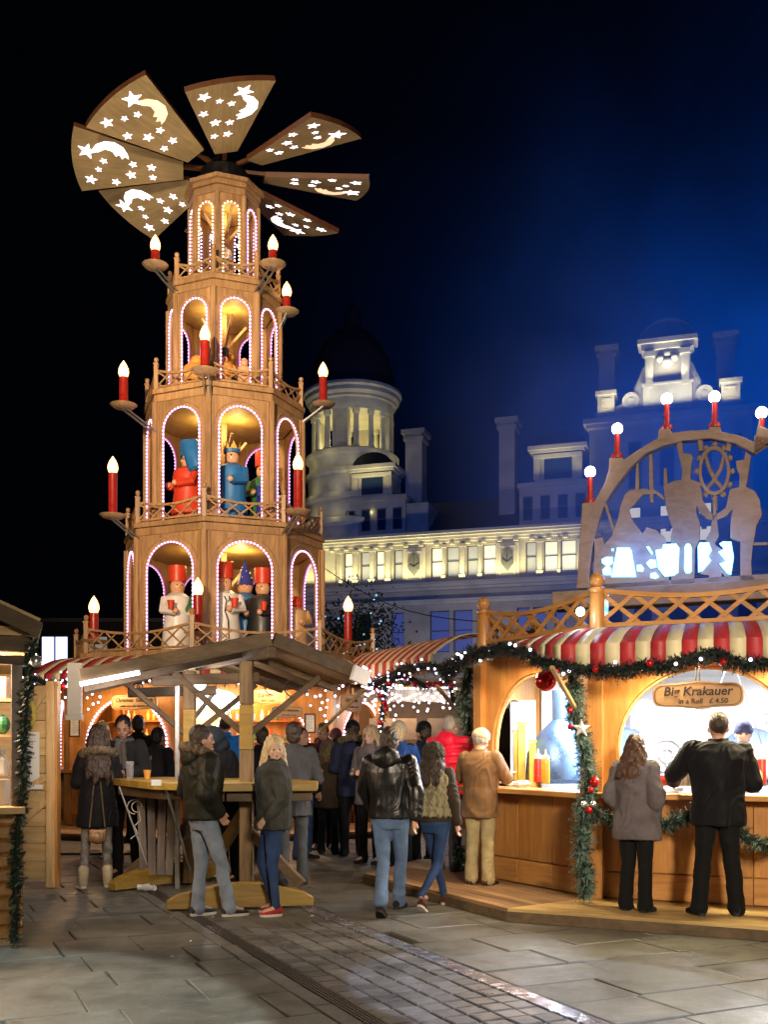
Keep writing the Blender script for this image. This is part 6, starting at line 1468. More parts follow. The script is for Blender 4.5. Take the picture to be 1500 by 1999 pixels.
def person(label, X, Y, z0, H, yaw, arms=('down', 'down'), legs=('stand', 'stand'), lean=0.0, side=0.0, head=(0, 0), jacket=None, trousers=None, shoes='black', hair=None, hat=None, skin=None, build=1.0, vox=.012, female=False, extras=(), group=None, seed=0, hands=True, ltype='jeans'):
    t = thing('person', label, 'person', (X, Y, z0), yaw, group); s = H/1.75; rng = random.Random(seed+int(px_seed(X, Y)))
    skin = skin or SKIN; W = build
    def up(p):   # apply lean above the hips
        x, y, z = p; h = max(0, z-.95); return Vector((x+side*h, y-lean*h, z-.10*lean*lean*h*3))
    sh_w = (.165 if female else .19)*W
    J = {}
    for i, sg in ((0, -1), (1, 1)):
        e, h = ARM[arms[i]]; f = sh_w/.19
        J['s', i] = up((sg*sh_w, .01, 1.435)); J['e', i] = up((sg*e[0]*f*(1 if W < 1.05 else 1.05), e[1], e[2])); J['h', i] = up((sg*h[0]*f, h[1], h[2]))
        kn, an, fy = LEG[legs[i]]; J['k', i] = Vector((sg*kn[0], kn[1], kn[2])); J['a', i] = Vector((sg*an[0], an[1], an[2])); J['p', i] = Vector((sg*.088, 0, .93)); J['f', i] = sg*fy
    # head frame
    nb = up((0, .015, 1.49)); Hm = Matrix.Translation(nb) @ Matrix.Rotation(R(head[0]), 4, 'Z') @ Matrix.Rotation(R(head[1])+lean*.6, 4, 'X')
    def hp(x, y, z): return Hm @ Vector((x, y, z))
    S = Matrix.Scale(s, 4)
    def fin(k): k.v = [tuple(S @ Vector(q)) for q in k.v]; return k
    # ---- body: one continuous mesh
    k = MB(); R3 = Hm.to_3x3()
    k.ball(hp(0, .005, .155), .1, 16, 12, (.80, .96, 1.12), R3); k.ball(hp(0, -.025, .095), .07, 14, 10, (.86, .92, .95), R3); k.ball(hp(0, -.062, .055), .03, 10, 8, (1, 1, .9), R3)
    capsule(k, hp(0, -.095, .15), hp(0, -.112, .112), .010, .015, 8); 
    for sx in (-1, 1): k.ball(hp(sx*.082, .01, .12), .026, 8, 6, (.45, .8, 1.2), R3); k.ball(hp(sx*.034, -.076, .108), .026, 8, 6, (1, .7, 1), R3)
    k.ball(hp(0, -.083, .172), .04, 8, 6, (1.25, .5, .6), R3); k.ball(hp(0, -.098, .078), .018, 8, 6, (1.3, .6, .6), R3)
    capsule(k, nb+Vector((0, .01, -.06)), hp(0, .01, .06), .062*(.88 if female else 1), .055*(.88 if female else 1), 12)
    for a, b, r0, r1 in (((0, .01, .95), (0, .0, 1.10), .105, .105), ((0, 0, 1.10), (0, .01, 1.33), .120, .140)): capsule(k, up(a), up(b), r0*W, r1*W, 14)
    capsule(k, J['s', 0]*.8+Vector((0, 0, J['s', 0].z*.2)), J['s', 1]*.8+Vector((0, 0, J['s', 1].z*.2)), .055, .055, 10)
    for i, sg in ((0, -1), (1, 1)):
        capsule(k, J['s', i], J['e', i], .047, .038, 10); capsule(k, J['e', i], J['h', i], .038, .025, 10)
        d = (J['h', i]-J['e', i]).normalized(); sd = d.cross(Vector((sg, 0, .2))).normalized(); pl = J['h', i]+d*.045
        if abs(sd.length) < .1: sd = Vector((0, 1, 0))
        nr = d.cross(sd).normalized()
        if hands:
            capsule(k, J['h', i]+d*.01+sd*.018, pl+d*.025+sd*.024, .018, .016, 8); capsule(k, J['h', i]+d*.01-sd*.018, pl+d*.025-sd*.024, .018, .016, 8); capsule(k, J['h', i], pl+d*.02, .021, .019, 8)
            for q, fl in enumerate((.060, .072, .066, .050)):
                o_ = sd*(-.033+.022*q); b0 = pl+d*.035+o_; b1 = b0+d*fl*.5+nr*.004*sg; b2 = b1+d*fl*.42+nr*.018*sg; capsule(k, b0, b1, .0088, .0082, 6); capsule(k, b1, b2, .0082, .007, 6)
            t0 = J['h', i]+d*.02-sd*.03; t1 = t0+d*.035-sd*.022+nr*.01*sg; capsule(k, t0, t1, .012, .010, 6); capsule(k, t1, t1+d*.03+nr*.012*sg, .010, .008, 6)
        capsule(k, J['p', i], J['k', i], .064, .045, 10); capsule(k, J['k', i], J['a', i], .048, .034, 10)
        a = J['a', i]; fd = Vector((math.sin(J['f', i])*-1*-1, -math.cos(J['f', i]), 0)); capsule(k, a, a+fd*.12+Vector((0, 0, -.035)), .034, .03, 8)
    remesh(fin(k), 'body', skin, t, vox=.0085 if vox <= .012 else .012, smooth=2)
    # eyes / brows / mouth
    for sx in (-1, 1): k = MB(); k.ball(hp(sx*.031, -.0905, .135), .0085, 8, 6, (1.5, .5, .75), R3); fin(k).build('eye', EYE, t, smooth=True)
    k = MB(); k.ball(hp(0, -.1085, .078), .011, 8, 6, (2.0, .45, .55), R3); fin(k).build('lips', LIPS, t, smooth=True)
    if hair:
        for sx in (-1, 1): k = MB(); k.bar(hp(sx*.018, -.098, .157), hp(sx*.046, -.088, .156), .006, .008); fin(k).build('eyebrow', HAIRM[hair[1]], t)
    # ---- trousers
    tm = trousers; k = MB(); wide = {'jeans': 1.0, 'slim': .86, 'wide': 1.18, 'skirt': 1.0}[ltype]
    loft(k, [(0, .0, .80, .145*W, .105), (0, .008, .90, .168*W, .125*W), (0, .005, .98, .155*W, .118*W), (0, 0, 1.05, .145*W, .11*W)])
    for i, sg in ((0, -1), (1, 1)):
        a = J['a', i]; kn = J['k', i]; pe = J['p', i]
        capsule(k, pe+Vector((0, 0, -.02)), kn, .092*W*(.97 if ltype == 'slim' else 1.02), .062*wide, 14)
        capsule(k, kn, kn.lerp(a, .99), .062*wide, (.046 if ltype == 'slim' else .062)*wide, 14)
        if ltype != 'slim': capsule(k, kn.lerp(a, .85), a+Vector((0, -.005, -.015)), .062*wide, .068*wide, 14)
    o = remesh(fin(k), 'trousers', tm, t, vox=vox, smooth=3, fold=.006 if ltype != 'slim' else .003, foldk=42, seed=seed+3)
    # ---- shoes
    SM = SHOE[shoes]
    for i, sg in ((0, -1), (1, 1)):
        a = J['a', i]; th = J['f', i]; lift = a.z-.075; pitch = min(.9, lift*6.5) if LEG[legs[i]][1][1] > .1 else 0
        Fm = Matrix.Translation(Vector((a.x, a.y, 0 if lift < .02 else lift*.35))) @ Matrix.Rotation(th, 4, 'Z') @ Matrix.Rotation(pitch, 4, 'X')
        k = MB(); fl = .86 if female else 1.0
        prof = [(-.065, .036, .085), (-.03, .040, .105), (.02, .040, .095), (.06, .043, .075), (.11, .047, .060), (.15, .044, .050), (.185, .030, .040)]
        vs = []; fs = []; n = 14
        for y, rx, hh in prof:
            for j in range(n):
                q = 2*PI*j/n; zz_ = .018+ (hh-.018)*(.5+.5*math.sin(q)); vs.append(Fm @ Vector((rx*math.cos(q)*(1 if math.sin(q) < .3 else .85), -y*fl, zz_)))
        for u in range(len(prof)-1):
            for j in range(n): fs.append((u*n+j, u*n+(j+1) % n, (u+1)*n+(j+1) % n, (u+1)*n+j))
        fs.append(tuple(range(n))[::-1]); fs.append(tuple((len(prof)-1)*n+j for j in range(n))); k.add(vs, fs)
        if SM[2] == 'boot': capsule(k, Fm @ Vector((0, .02, .06)), Fm @ Vector((0, .03, .20)), .05, .058, 12)
        o = fin(k).build('shoe', SM[0], t, smooth=True)
        k = MB(); pts = []
        for j in range(20):
            q = 2*PI*j/20; yy = .06+.132*math.cos(q); rx = .052*abs(math.sin(q))**.6*(1 if math.sin(q) >= 0 else -1)*(1.0 if yy > .05 else .86); pts.append((rx, -yy*fl))
        k.slab(pts, 0.0, .024, M=Fm); fin(k).build('sole', SM[1], o)
        if shoes == 'sneaker':
            k = MB()
            for q in range(5): k.bar(Fm @ Vector((-.03, -(.04+q*.022)*fl, .093-q*.008)), Fm @ Vector((.03, -(.05+q*.022)*fl, .090-q*.008)), .008, .008)
            fin(k).build('laces', M['white'], o)
    # ---- jacket
    jm, jt = jacket[0], jacket[1]; hem = jacket[2]; jf = jacket[3] if len(jacket) > 3 else {}
    puff = jf.get('puff', 0); th = jf.get('thick', .028)+puff*.015; k = MB()
    rings = []
    fem = [(1.50, .075, .075), (1.465, .125, .095), (1.42, .175, .115), (1.34, .180, .130), (1.22, .165, .128), (1.10, .150 if female else .158, .118), (1.00, .165 if female else .160, .122), (.90, .180 if female else .168, .13), (.75, .195 if female else .178, .145), (.60, .205, .155), (.45, .215, .165)]
    for z, rx, ry in fem:
        if z < hem-.01: break
        if z <= .95: p = Vector((side*0, 0, z))
        else: p = up((0, 0.005, z))
        rings.append((p.x, p.y, p.z, (rx*(sh_w/.19 if z > 1.25 else 1)*W)+th*.75, ry*W+th*.75))
    last = rings[-1]; rings.append((last[0], last[1], hem, last[3]*1.01, last[4]*1.01)); loft(k, rings[::-1], 22)
    for i, sg in ((0, -1), (1, 1)):
        capsule(k, J['s', i]+Vector((-sg*.02, 0, -.01)), J['e', i], .060+th*.8, .050+th*.7, 14)
        capsule(k, J['e', i], J['e', i].lerp(J['h', i], .93), .050+th*.7, .038+th*.45, 14)
        d = (J['e', i].lerp(J['h', i], .93)); 
    if jf.get('collar', 1): k.lathe(up((0, .015, 1.45)), [(.10, 0), (.092, .05), (.085, .085), (.070, .085), (.07, .0)], 14)
    jo = remesh(fin(k), 'jacket' if hem > .7 else 'coat', jm, t, vox=vox, smooth=3, fold=jf.get('fold', .009), foldk=24, band=(.085*s, .022) if jt == 'puffer' else None, seed=seed)
    if jf.get('hood'):
        k = MB(); hc = up((0, .13, 1.47)); k.ball(hc, .13, 14, 10, (1.05, .62, .85)); k.ball(hc+Vector((0, -.03, .05)), .12, 14, 10, (1, .6, .5)); remesh(fin(k), 'hood', jf.get('hoodm', jm), t, vox=vox, smooth=2, fold=.006, foldk=40, seed=seed)
    if jf.get('fur'):
        k = MB(); fz = jf.get('furz', 1.50); rr = jf.get('furr', .135)
        for q in range(22):
            a = 2*PI*q/22; c = up((rr*1.05*math.sin(a), .06+rr*.85*math.cos(a), fz+.045*math.cos(a))); k.ball(c, .046, 8, 6)
        remesh(fin(k), 'fur_trim', jf['fur'], t, vox=vox, smooth=1, shag=.010, seed=seed)
    if jf.get('hoodup'):
        k = MB(); k.ball(hp(0, .035, .15), .128, 16, 12, (.98, 1.02, 1.12), R3); k.ball(hp(0, .06, .03), .12, 12, 8, (1.1, .9, .8), R3); remesh(fin(k), 'raised_hood', jf['hoodup'], t, vox=vox, smooth=3, fold=.006, foldk=36, shag=jf.get('hshag', 0), seed=seed)
    # ---- hair
    if hair:
        hm = HAIRM[hair[1]]; k = MB(); st_ = hair[0]
        if st_ == 'short': k.ball(hp(0, .022, .172), .106, 16, 12, (.84, .98, 1.04), R3); k.ball(hp(0, .045, .115), .088, 12, 10, (.92, .85, 1), R3)
        elif st_ == 'crop': k.ball(hp(0, .016, .168), .103, 16, 12, (.83, .97, 1.06), R3)
        else:
            ln = {'long': .46, 'mid': .30, 'bob': .20}[st_]
            k.ball(hp(0, .018, .172), .112, 16, 12, (.88, 1.0, 1.04), R3)
            for q in range(26):
                a = PI*(-.12+1.24*q/25); w_ = rng.uniform(.9, 1.1); wob = rng.uniform(-.02, .02); x0, y0 = .088*math.cos(a), .03+.075*math.sin(a)
                L2 = ln*rng.uniform(.82, 1.08); r_ = rng.uniform(.022, .032); P = [hp(x0*.8, y0*.8, .20), hp(x0*1.1, y0*1.15, .10)]
                cen = up((0, .01, 1.40)); e = hp(x0*1.1, y0*1.15, .10)
                for u in (.3, .6, .85, 1.0):
                    q_ = Vector((e.x+x0*.45*u*w_+wob*u+.012*math.sin(u*9+q), max(e.y+.055*u, -.10) if y0 > .05 else e.y+.02*u, e.z-L2*u)); 
                    dxy = Vector((q_.x-cen.x, (q_.y-cen.y))); mn = .12 if q_.z < 1.46 else 0
                    if dxy.length < mn: q_.x, q_.y = cen.x+dxy.x/dxy.length*mn, cen.y+dxy.y/dxy.length*mn
                    P.append(q_)
                k.tube(P, [r_*.8, r_, r_, r_*.95, r_*.8, r_*.35], 7)
        remesh(fin(k), 'hair', hm, t, vox=vox*.8, smooth=1 if st_ not in ('short', 'crop') else 2, shag=.0035 if st_ == 'short' else (.0015 if st_ == 'crop' else .005), seed=seed)
        if st_ in ('long', 'mid', 'bob', 'short', 'crop'): pass
    if hat:
        k = MB(); ht, hmn = hat[0], hat[1]
        if ht in ('beanie', 'bobble'): k.ball(hp(0, .012, .195), .112, 16, 12, (.88, .98, .92), R3); k.lathe((0, 0, 0), [(.098, .145), (.104, .15), (.104, .185), (.098, .19)], 18, M=Hm)
        if ht == 'bobble': k.ball(hp(0, .02, .32), .04, 10, 8)
        if ht == 'cap': k.ball(hp(0, .012, .190), .116, 16, 12, (.90, 1.0, .80), R3); k.ball(hp(0, -.085, .168), .075, 12, 8, (1.0, .85, .16), R3);
        remesh(fin(k), 'hat', hmn, t, vox=vox*.8, smooth=2, fold=.002, foldk=70, seed=seed)
    ctx = dict(t=t, up=up, hp=hp, J=J, fin=fin, s=s, hem=hem, vox=vox, W=W)
    for ex in extras: ex(ctx)
    return t
def px_seed(a, b): return abs(int(a*131+b*17))
HAIRM = {n: mat('hair_'+n, c, .45, var=.35, vscale=40, bump=.6, bscale=90, stretch=(1, 1, .15)) for n, c in dict(black=(.012, .010, .009), dark=(.035, .020, .012), brown=(.10, .045, .02), blonde=(.62, .46, .24), grey=(.35, .33, .31), light=(.42, .30, .18), auburn=(.075, .03, .014)).items()}
_black = cloth('leather_black', (.015, .015, .015), .5, .2); _rub = mat('sole_white', (.62, .60, .55), .6); _blk = mat('sole_black', (.015, .015, .015), .6)
SHOE = dict(black=(_black, _blk, ''), sneaker=(cloth('sneaker_dark', (.04, .04, .05)), _rub, ''), red=(cloth('canvas_red', (.42, .03, .04)), _rub, ''), cream=(cloth('suede_cream', (.50, .42, .28)), _rub, 'boot'), brown=(cloth('leather_brown', (.10, .045, .025), .5), _blk, ''), maroon=(cloth('maroon_boot', (.10, .02, .02), .6), _rub, ''))
J_ = dict(black=cloth('black_cloth', (.005, .005, .0075), .75), char=cloth('charcoal_wool', (.028, .028, .032)), grey=cloth('grey_wool', (.06, .062, .07)), tweed=cloth('grey_tweed', (.05, .053, .05), bump=1.0, bs=70, var=.5), navy=cloth('navy_cloth', (.015, .02, .05), .75), brown=cloth('brown_suede', (.17, .095, .045), .75), ltgrey=cloth('mauve_grey_coat', (.135, .115, .125)), red=cloth('red_nylon', (.75, .015, .06), .4, bump=.25, sheen=0), burg=cloth('burgundy_fleece', (.11, .025, .045)), blue=cloth('bright_blue', (.01, .16, .62), .6), dkbr=cloth('dark_brown_coat', (.045, .032, .022)), leather=mat('black_leather', (.006, .006, .007), .40, var=.2, bump=.4, bscale=30, bdist=.0007), olive=cloth('olive_puffer', (.014, .015, .011), .55, sheen=0), dgreen=cloth('dark_green_blue', (.02, .03, .04)))
T_ = dict(jeans=cloth('light_denim', (.22, .27, .36), bs=60), blue=cloth('blue_denim', (.12, .19, .34), bs=60), dark=cloth('black_trousers', (.006, .006, .007)), navy=cloth('navy_leggings', (.025, .055, .15), .7, bump=.2), khaki=cloth('khaki_cotton', (.46, .38, .20)), floral=cloth('floral_leggings', (.20, .19, .18), bump=.4, bs=20, var=.6), grey=cloth('grey_trousers', (.06, .065, .075)))
FURB = mat('fur_brown', (.17, .125, .075), .9, var=.5, vscale=30, bump=1.0, bscale=120, stretch=(1, 1, .4)); FURP = mat('fur_pale', (.36, .32, .20), .9, var=.4, vscale=26, bump=1.0, bscale=90, stretch=(1, 1, .25)); FURD = mat('fur_dark', (.06, .05, .03), .9, var=.5, vscale=30, bump=1.0, bscale=110)
GOLDC = mat('gold_chain', (.55, .45, .25), .3, .9, var=.1, bump=0); BAGB = mat('bronze_bag', (.26, .15, .07), .35, .3, var=.2)
def bag(color, sidex, y, z, w_, h, d, strapm=None, shoulder=True, chain=False, flower=False):
    def f(c):
        k = MB(); k.box((0, 0, 0), (w_*.9, d*.6, h*.8)); k.ball((0, 0, -h*.12), 1, 14, 10, (w_*.52, d*.62, h*.42)); k.box((0, -d*.30, h*.22), (w_*.8, d*.25, h*.32))
        k.v = [(c['s']*(x+sidex), c['s']*(yy+y), c['s']*(zz_+z)) for x, yy, zz_ in k.v]; o = remesh(k, 'bag', color, c['t'], vox=.009, smooth=4, fold=.003, foldk=50)
        if shoulder:
            k = MB(); 
            for s_ in (-1, 1):
                a = Vector((sidex+s_*w_*.4, y, z+h/2)); b = c['up']((sidex*.55, .0, 1.50)); k.tube([a, a.lerp(b, .5)+Vector((0, y*.3, 0)), b], .006 if not chain else .007, 5)
            c['fin'](k).build('strap', strapm or GOLDC, c['t'])
    return f
def scarf(m):
    def f(c):
        k = MB(); 
        for q in range(12):
            a = 2*PI*q/12; k.ball(c['up']((.085*math.sin(a), .01-.085*math.cos(a), 1.485)), .035, 8, 6)
        capsule(k, c['up']((.03, -.12, 1.45)), c['up']((.05, -.15, 1.15)), .03, .035, 8); capsule(k, c['up']((-.03, -.12, 1.45)), c['up']((-.04, -.15, 1.2)), .03, .035, 8)
        remesh(c['fin'](k), 'scarf', m, c['t'], vox=.012, smooth=2, fold=.004, foldk=60)
    return f
def vest(m):
    def f(c):
        k = MB(); loft(k, [(0, .02, z, .20*c['W'], .165) for z in (.98, 1.1, 1.25, 1.38)]+[(0, .02, 1.47, .15, .13)], 20); remesh(c['fin'](k), 'fur_gilet', m, c['t'], vox=.010, smooth=1, shag=.012)
    return f
def held(m, side_, r=.03, h=.10):
    def f(c):
        p = c['J']['h', side_]; k = MB(); k.lathe((p.x, p.y-.06, p.z-.02), [(r*.8, 0), (r, h), (0, h)], 12); c['fin'](k).build('cup', m, c['t'], smooth=True)
    return f
def place(px, py, z0=0.0):
    g_ = gnd(px, py, z0); return g_.x, g_.y
B = PI
def P(label, px, pyf, z0, pytop, yaw, Yd=None, **kw):
    if Yd is None: X, Y = place(px, pyf, z0)
    else: X, Y = (px-750)*Yd/FPX, Yd
    H = CAMZ+(HOR-pytop)*Y/FPX-z0; H = min(max(H, 1.55), 1.98); lean = kw.get('lean', 0)
    return person(label, X, Y, z0, H*(1+.10*lean), yaw, **kw)
# --- near group at the table
P('woman with long brown hair in a black fur collared coat with a gold chain bag', 190, 1732, 0, 1418, B+.35, arms=('hold', 'hold'), legs=('stand', 'wide'), female=True, jacket=(J_['black'], 'coat', .66, dict(fur=FURB, furr=.15, furz=1.45)), trousers=T_['floral'], ltype='slim', shoes='cream', hair=('long', 'dark'), seed=1, vox=.011, build=1.02, extras=(bag(BAGB, .02, .22, .58, .2, .17, .09, chain=True),))
P('dark haired man in charcoal cardigan and grey scarf leaning on the table', 247, 0, 0, 1404, -.05, Yd=12.75, arms=('lean', 'lean'), lean=.22, head=(8, 10), jacket=(J_['char'], 'coat', .80, {}), trousers=T_['dark'], hair=('short', 'black'), seed=2, vox=.013, extras=(scarf(cloth('grey_scarf', (.16, .14, .13))),))
P('man in black fur hooded jacket, light jeans and laced trainers before the table', 397, 1790, 0, 1418, B-1.05, arms=('pocket', 'pocket'), legs=('fwd', 'stand'), jacket=(J_['olive'], 'coat', .90, dict(puff=1, thick=.05, hood=1, fur=FURB, furr=.15, furz=1.52, fold=.008)), trousers=T_['jeans'], shoes='sneaker', hair=('short', 'dark'), build=1.06, seed=3, vox=.0105)
P('blonde woman in grey tweed jacket, navy leggings and red shoes looking over her shoulder', 533, 1785, 0, 1438, R(-78), arms=('pocket', 'pocket'), legs=('bent', 'stand'), head=(98, 3), female=True, jacket=(J_['tweed'], 'coat', .84, dict(thick=.035)), trousers=T_['navy'], ltype='slim', shoes='red', hair=('long', 'blonde'), skin=SKIN2, seed=4, vox=.0105, build=1.2)
P('person in a raised black hood leaning low over the table beside the blonde woman', 447, 0, 0, 1428, -.7, Yd=12.3, arms=('lean', 'cross'), lean=.35, head=(-10, 15), jacket=(J_['black'], 'coat', .80, dict(hoodup=J_['dgreen'], thick=.04)), trousers=T_['dark'], hair=('short', 'dark'), seed=5, vox=.013, skin=SKIN2, build=1.1)
P('man in long grey jacket and dark trousers seen from behind beside the blonde woman', 572, 1728, 0, 1412, B+.2, arms=('hold', 'side'), jacket=(J_['grey'], 'coat', .76, {}), trousers=T_['grey'], shoes='black', hair=('short', 'dark'), seed=6, vox=.012, build=1.05)
# --- walking pair
P('man walking away in a black leather jacket and faded blue jeans', 762, 1782, 0, 1422, B-.32, arms=('swingb', 'swingf'), legs=('line_f', 'line_b'), jacket=(J_['leather'], 'coat', .90, dict(thick=.04, fold=.008, hood=1)), trousers=T_['blue'], shoes='black', hair=('short', 'dark'), build=1.08, seed=7, vox=.0105)
P('woman walking away in pale fur gilet over brown hooded top with patterned bag', 850, 1772, 0, 1452, B-.42, arms=('down', 'swingf'), legs=('line_b', 'line_f'), female=True, jacket=(J_['dkbr'], 'coat', .92, dict(hoodup=FURD, hshag=.006)), trousers=T_['navy'], ltype='slim', shoes='maroon', hair=('mid', 'dark'), seed=8, vox=.0105, extras=(vest(FURP), bag(cloth('floral_bag', (.16, .12, .07), var=.7), .25, .03, .90, .12, .26, .1, strapm=M['iron'])))
# --- customers of the sausage stall
P('man in beige cap, brown jacket and khaki trousers eating at the sausage stall counter', 938, 1726, ZD, 1424, B-.55, arms=('up', 'up'), jacket=(J_['brown'], 'coat', .76, dict(thick=.04, fold=.008)), trousers=T_['khaki'], ltype='wide', shoes='brown', hair=('crop', 'grey'), hat=('cap', cloth('beige_cap', (.46, .38, .28))), build=1.08, seed=9, vox=.0105, head=(0, 14))
P('woman with wavy auburn hair in mauve grey coat and black trousers at the counter', 1243, 1778, ZD, 1438, B-.75, arms=('pocket', 'pocket'), female=True, jacket=(J_['ltgrey'], 'coat', .72, dict(thick=.05, fold=.012)), trousers=T_['dark'], ltype='wide', shoes='black', hair=('mid', 'auburn'), seed=10, vox=.0105, build=1.12, head=(15, 0), extras=(scarf(cloth('pale_scarf', (.35, .33, .32))),))
P('broad man in black wool coat and black trousers ordering below the price board', 1402, 1786, ZD, 1392, B-.08, arms=('hold', 'reach'), legs=('wide', 'wide'), jacket=(J_['black'], 'coat', .78, dict(thick=.05, fold=.010)), trousers=T_['dark'], ltype='wide', shoes='black', hair=('crop', 'dark'), build=1.18, seed=11, vox=.0105)
P('vendor in white jacket bending inside the bright sausage hatch', 1452, 0, .2, 1415, -.3, Yd=10.9, arms=('lean', 'lean'), lean=.15, jacket=(cloth('vendor_white', (.6, .6, .62)), 'coat', .9, {}), trousers=T_['dark'], hair=('short', 'dark'), hat=('beanie', J_['navy']), seed=12, vox=.014)
# --- middle crowd
P('grey haired man in bright red puffer jacket beside the sausage stall', 874, 1700, ZD, 1402, B-.5, arms=('hold', 'hold'), lean=.15, jacket=(J_['red'], 'puffer', .86, dict(puff=1, thick=.05, hood=1)), trousers=T_['grey'], ltype='wide', hair=('crop', 'grey'), build=1.1, seed=13, vox=.012)
P('person in a black bobble hat and dark coat left of the red puffer jacket', 826, 0, 0, 1412, B+.5, Yd=14.6, jacket=(J_['navy'], 'coat', .8, {}), trousers=T_['dark'], hat=('beanie', J_['black']), hair=('short', 'dark'), seed=14, vox=.015)
P('person in a cream knitted hat and blue jacket partly behind the walking man', 780, 0, 0, 1412, B-.3, Yd=13.6, jacket=(cloth('blue_jacket', (.02, .06, .22)), 'coat', .85, {}), trousers=T_['dark'], hat=('beanie', cloth('cream_knit', (.48, .42, .30), bump=1, bs=60)), hair=('short', 'blonde'), seed=15, vox=.014)
P('fair haired woman in a grey coat facing left of the walking man', 722, 0, 0, 1418, -.5, Yd=14.2, arms=('hold', 'hold'), female=True, jacket=(J_['ltgrey'], 'coat', .75, {}), trousers=T_['dark'], hair=('bob', 'light'), skin=SKIN2, seed=16, vox=.014)
P('person in navy fur collared coat and black hat seen from behind', 688, 0, 0, 1410, B+.1, Yd=15.2, arms=('down', 'hold'), jacket=(J_['navy'], 'coat', .78, dict(fur=FURB, furr=.15)), trousers=T_['dark'], hat=('beanie', J_['black']), hair=('short', 'dark'), seed=17, vox=.014)
P('short woman in dark fur hooded coat carrying a white bag', 641, 1667, 0, 1448, B-.15, arms=('hold', 'hold'), female=True, jacket=(J_['dkbr'], 'coat', .72, dict(hoodup=FURB, hshag=.006, fur=FURB)), trousers=T_['dark'], hair=('bob', 'brown'), seed=18, vox=.013, extras=(bag(cloth('white_bag', (.55, .50, .46)), -.30, .05, .86, .24, .26, .06, strapm=M['white']),))
P('man in a burgundy hooded fleece looking down at his hands', 631, 0, 0, 1402, .1, Yd=16.2, arms=('hold', 'hold'), head=(-8, 14), jacket=(J_['burg'], 'coat', .85, dict(hood=1)), trousers=T_['dark'], hair=('short', 'brown'), seed=19, vox=.014)
P('brown haired man in profile between the grey jacket and the burgundy fleece', 592, 0, 0, 1422, .9, Yd=14.8, arms=('hold', 'down'), jacket=(J_['black'], 'coat', .85, {}), trousers=T_['navy'], hair=('short', 'dark'), seed=20, vox=.014)
P('man in a bright blue jacket with back turned at the middle hatch', 440, 0, .12, 1397, B, Yd=16.6, arms=('hold', 'hold'), jacket=(J_['blue'], 'coat', .85, {}), trousers=T_['dark'], hair=('crop', 'dark'), seed=21, vox=.014)
P('bald man at the middle hatch facing left of the blue jacket', 408, 0, .12, 1416, -.6, Yd=17.4, jacket=(J_['grey'], 'coat', .85, {}), trousers=T_['dark'], hair=('crop', 'light'), seed=22, vox=.016)
P('dark haired person in black with back turned, tallest behind the cardigan man', 270, 0, .12, 1398, B+.2, Yd=16.0, jacket=(J_['black'], 'coat', .8, {}), trousers=T_['dark'], hair=('short', 'black'), seed=23, vox=.015)
P('dark haired person in a charcoal coat between the cardigan man and the steel pole', 305, 0, 0, 1424, B-.5, Yd=14.8, lean=.1, jacket=(J_['char'], 'coat', .8, {}), trousers=T_['dark'], hair=('short', 'black'), seed=24, vox=.014)
P('fair haired person half hidden behind the woman with long brown hair', 200, 0, .12, 1410, .5, Yd=16.2, female=True, jacket=(J_['ltgrey'], 'coat', .8, {}), trousers=T_['dark'], hair=('bob', 'light'), skin=SKIN2, seed=25, vox=.016)
P('dark coated man right of the hooded figure, seen between posts', 510, 0, 0, 1420, B+.4, Yd=14.3, jacket=(J_['black'], 'coat', .8, {}), trousers=T_['dark'], hair=('short', 'dark'), seed=26, vox=.015)
P('smiling server with fair hair inside the left arch of the wine stall', 372, 0, .12, 1418, 0, Yd=19.4, female=True, jacket=(J_['burg'], 'coat', .9, {}), trousers=T_['dark'], hair=('mid', 'brown'), skin=SKIN2, seed=27, vox=.016)
P('person in dark clothes behind the woman in the navy fur collared coat', 655, 0, 0, 1425, B+.3, Yd=17.2, jacket=(J_['char'], 'coat', .8, {}), trousers=T_['dark'], hat=('beanie', J_['burg']), hair=('short', 'dark'), seed=28, vox=.016)
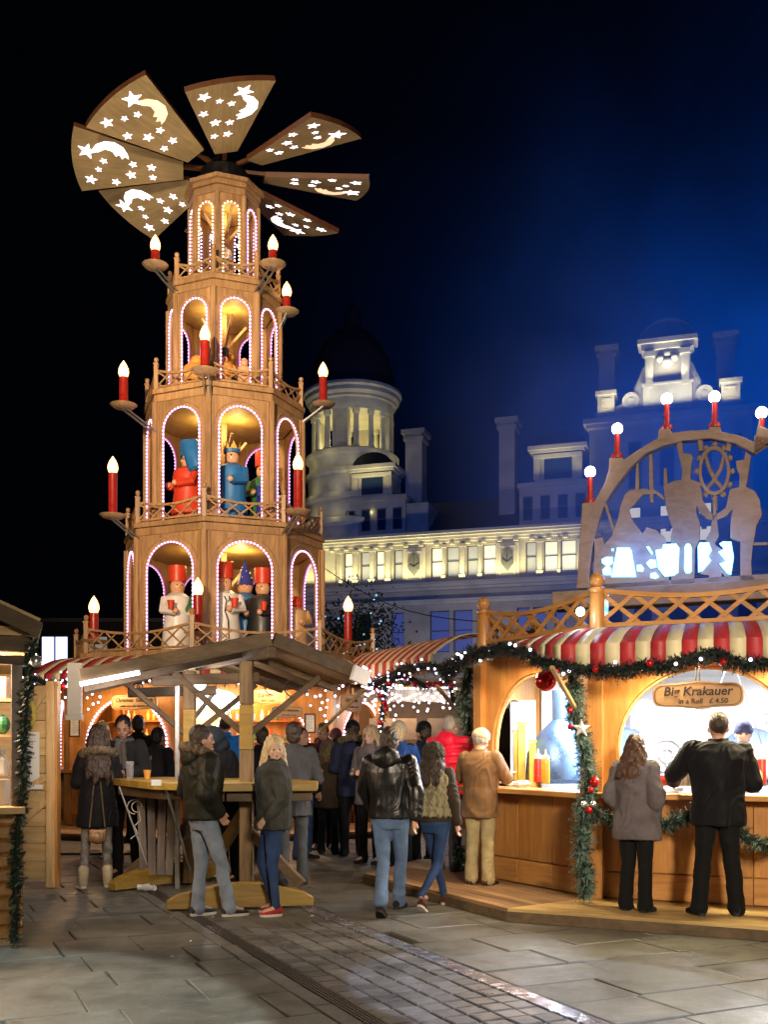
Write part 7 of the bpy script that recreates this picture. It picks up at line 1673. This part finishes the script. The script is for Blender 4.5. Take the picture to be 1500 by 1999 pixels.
# ================================================================= grill smoke drifting over the roofs, caught by the blue floodlight
smk, hn, hl, hp_ = _mat('grill_smoke'); hn.remove(hp_); pv_ = hn.new('ShaderNodeVolumePrincipled'); pv_.inputs['Color'].default_value = (.85, .92, 1, 1); pv_.inputs['Anisotropy'].default_value = 0.0
tc = hn.new('ShaderNodeTexCoord'); ln_ = hn.new('ShaderNodeVectorMath'); ln_.operation = 'LENGTH'; hl.new(tc.outputs['Object'], ln_.inputs[0])
mr = hn.new('ShaderNodeMapRange'); mr.interpolation_type = 'SMOOTHSTEP'; mr.inputs[1].default_value = 0.1; mr.inputs[2].default_value = 1.0; mr.inputs[3].default_value = 1.0; mr.inputs[4].default_value = 0.0; hl.new(ln_.outputs['Value'], mr.inputs[0])
nz = hn.new('ShaderNodeTexNoise'); nz.inputs['Scale'].default_value = 1.9; nz.inputs['Detail'].default_value = 4; nz.inputs['Distortion'].default_value = .6; hl.new(tc.outputs['Object'], nz.inputs[0])
mn = hn.new('ShaderNodeMapRange'); mn.inputs[1].default_value = .36; mn.inputs[2].default_value = .68; mn.inputs[3].default_value = .25; mn.inputs[4].default_value = 1.6; hl.new(nz.outputs['Fac'], mn.inputs[0])
m1 = hn.new('ShaderNodeMath'); m1.operation = 'MULTIPLY'; hl.new(mr.outputs[0], m1.inputs[0]); hl.new(mn.outputs[0], m1.inputs[1])
m2 = hn.new('ShaderNodeMath'); m2.operation = 'MULTIPLY'; hl.new(m1.outputs[0], m2.inputs[0]); m2.inputs[1].default_value = 0.026; hl.new(m2.outputs[0], pv_.inputs['Density'])
hl.new(pv_.outputs[0], hn['Material Output'].inputs['Volume'])
k = MB(); k.ball((0, 0, 0), 1.0, 24, 16); o = k.build('smoke', smk, loc=(12.6, 43, 16)); o.scale = (12.8, 20, 14.0); tag(o, 'thin blue lit smoke drifting over the market roofs before the stone building', 'smoke', kind='stuff')
sc.cycles.volume_step_rate = 6; sc.cycles.volume_max_steps = 64
lamp('unseen_flood', 'SPOT', (9.0, 18, 4.5), 50000, (0.01, 0.15, 1.0), .5, target=(12.5, 60, 21), angle=R(60), blend=1.0)
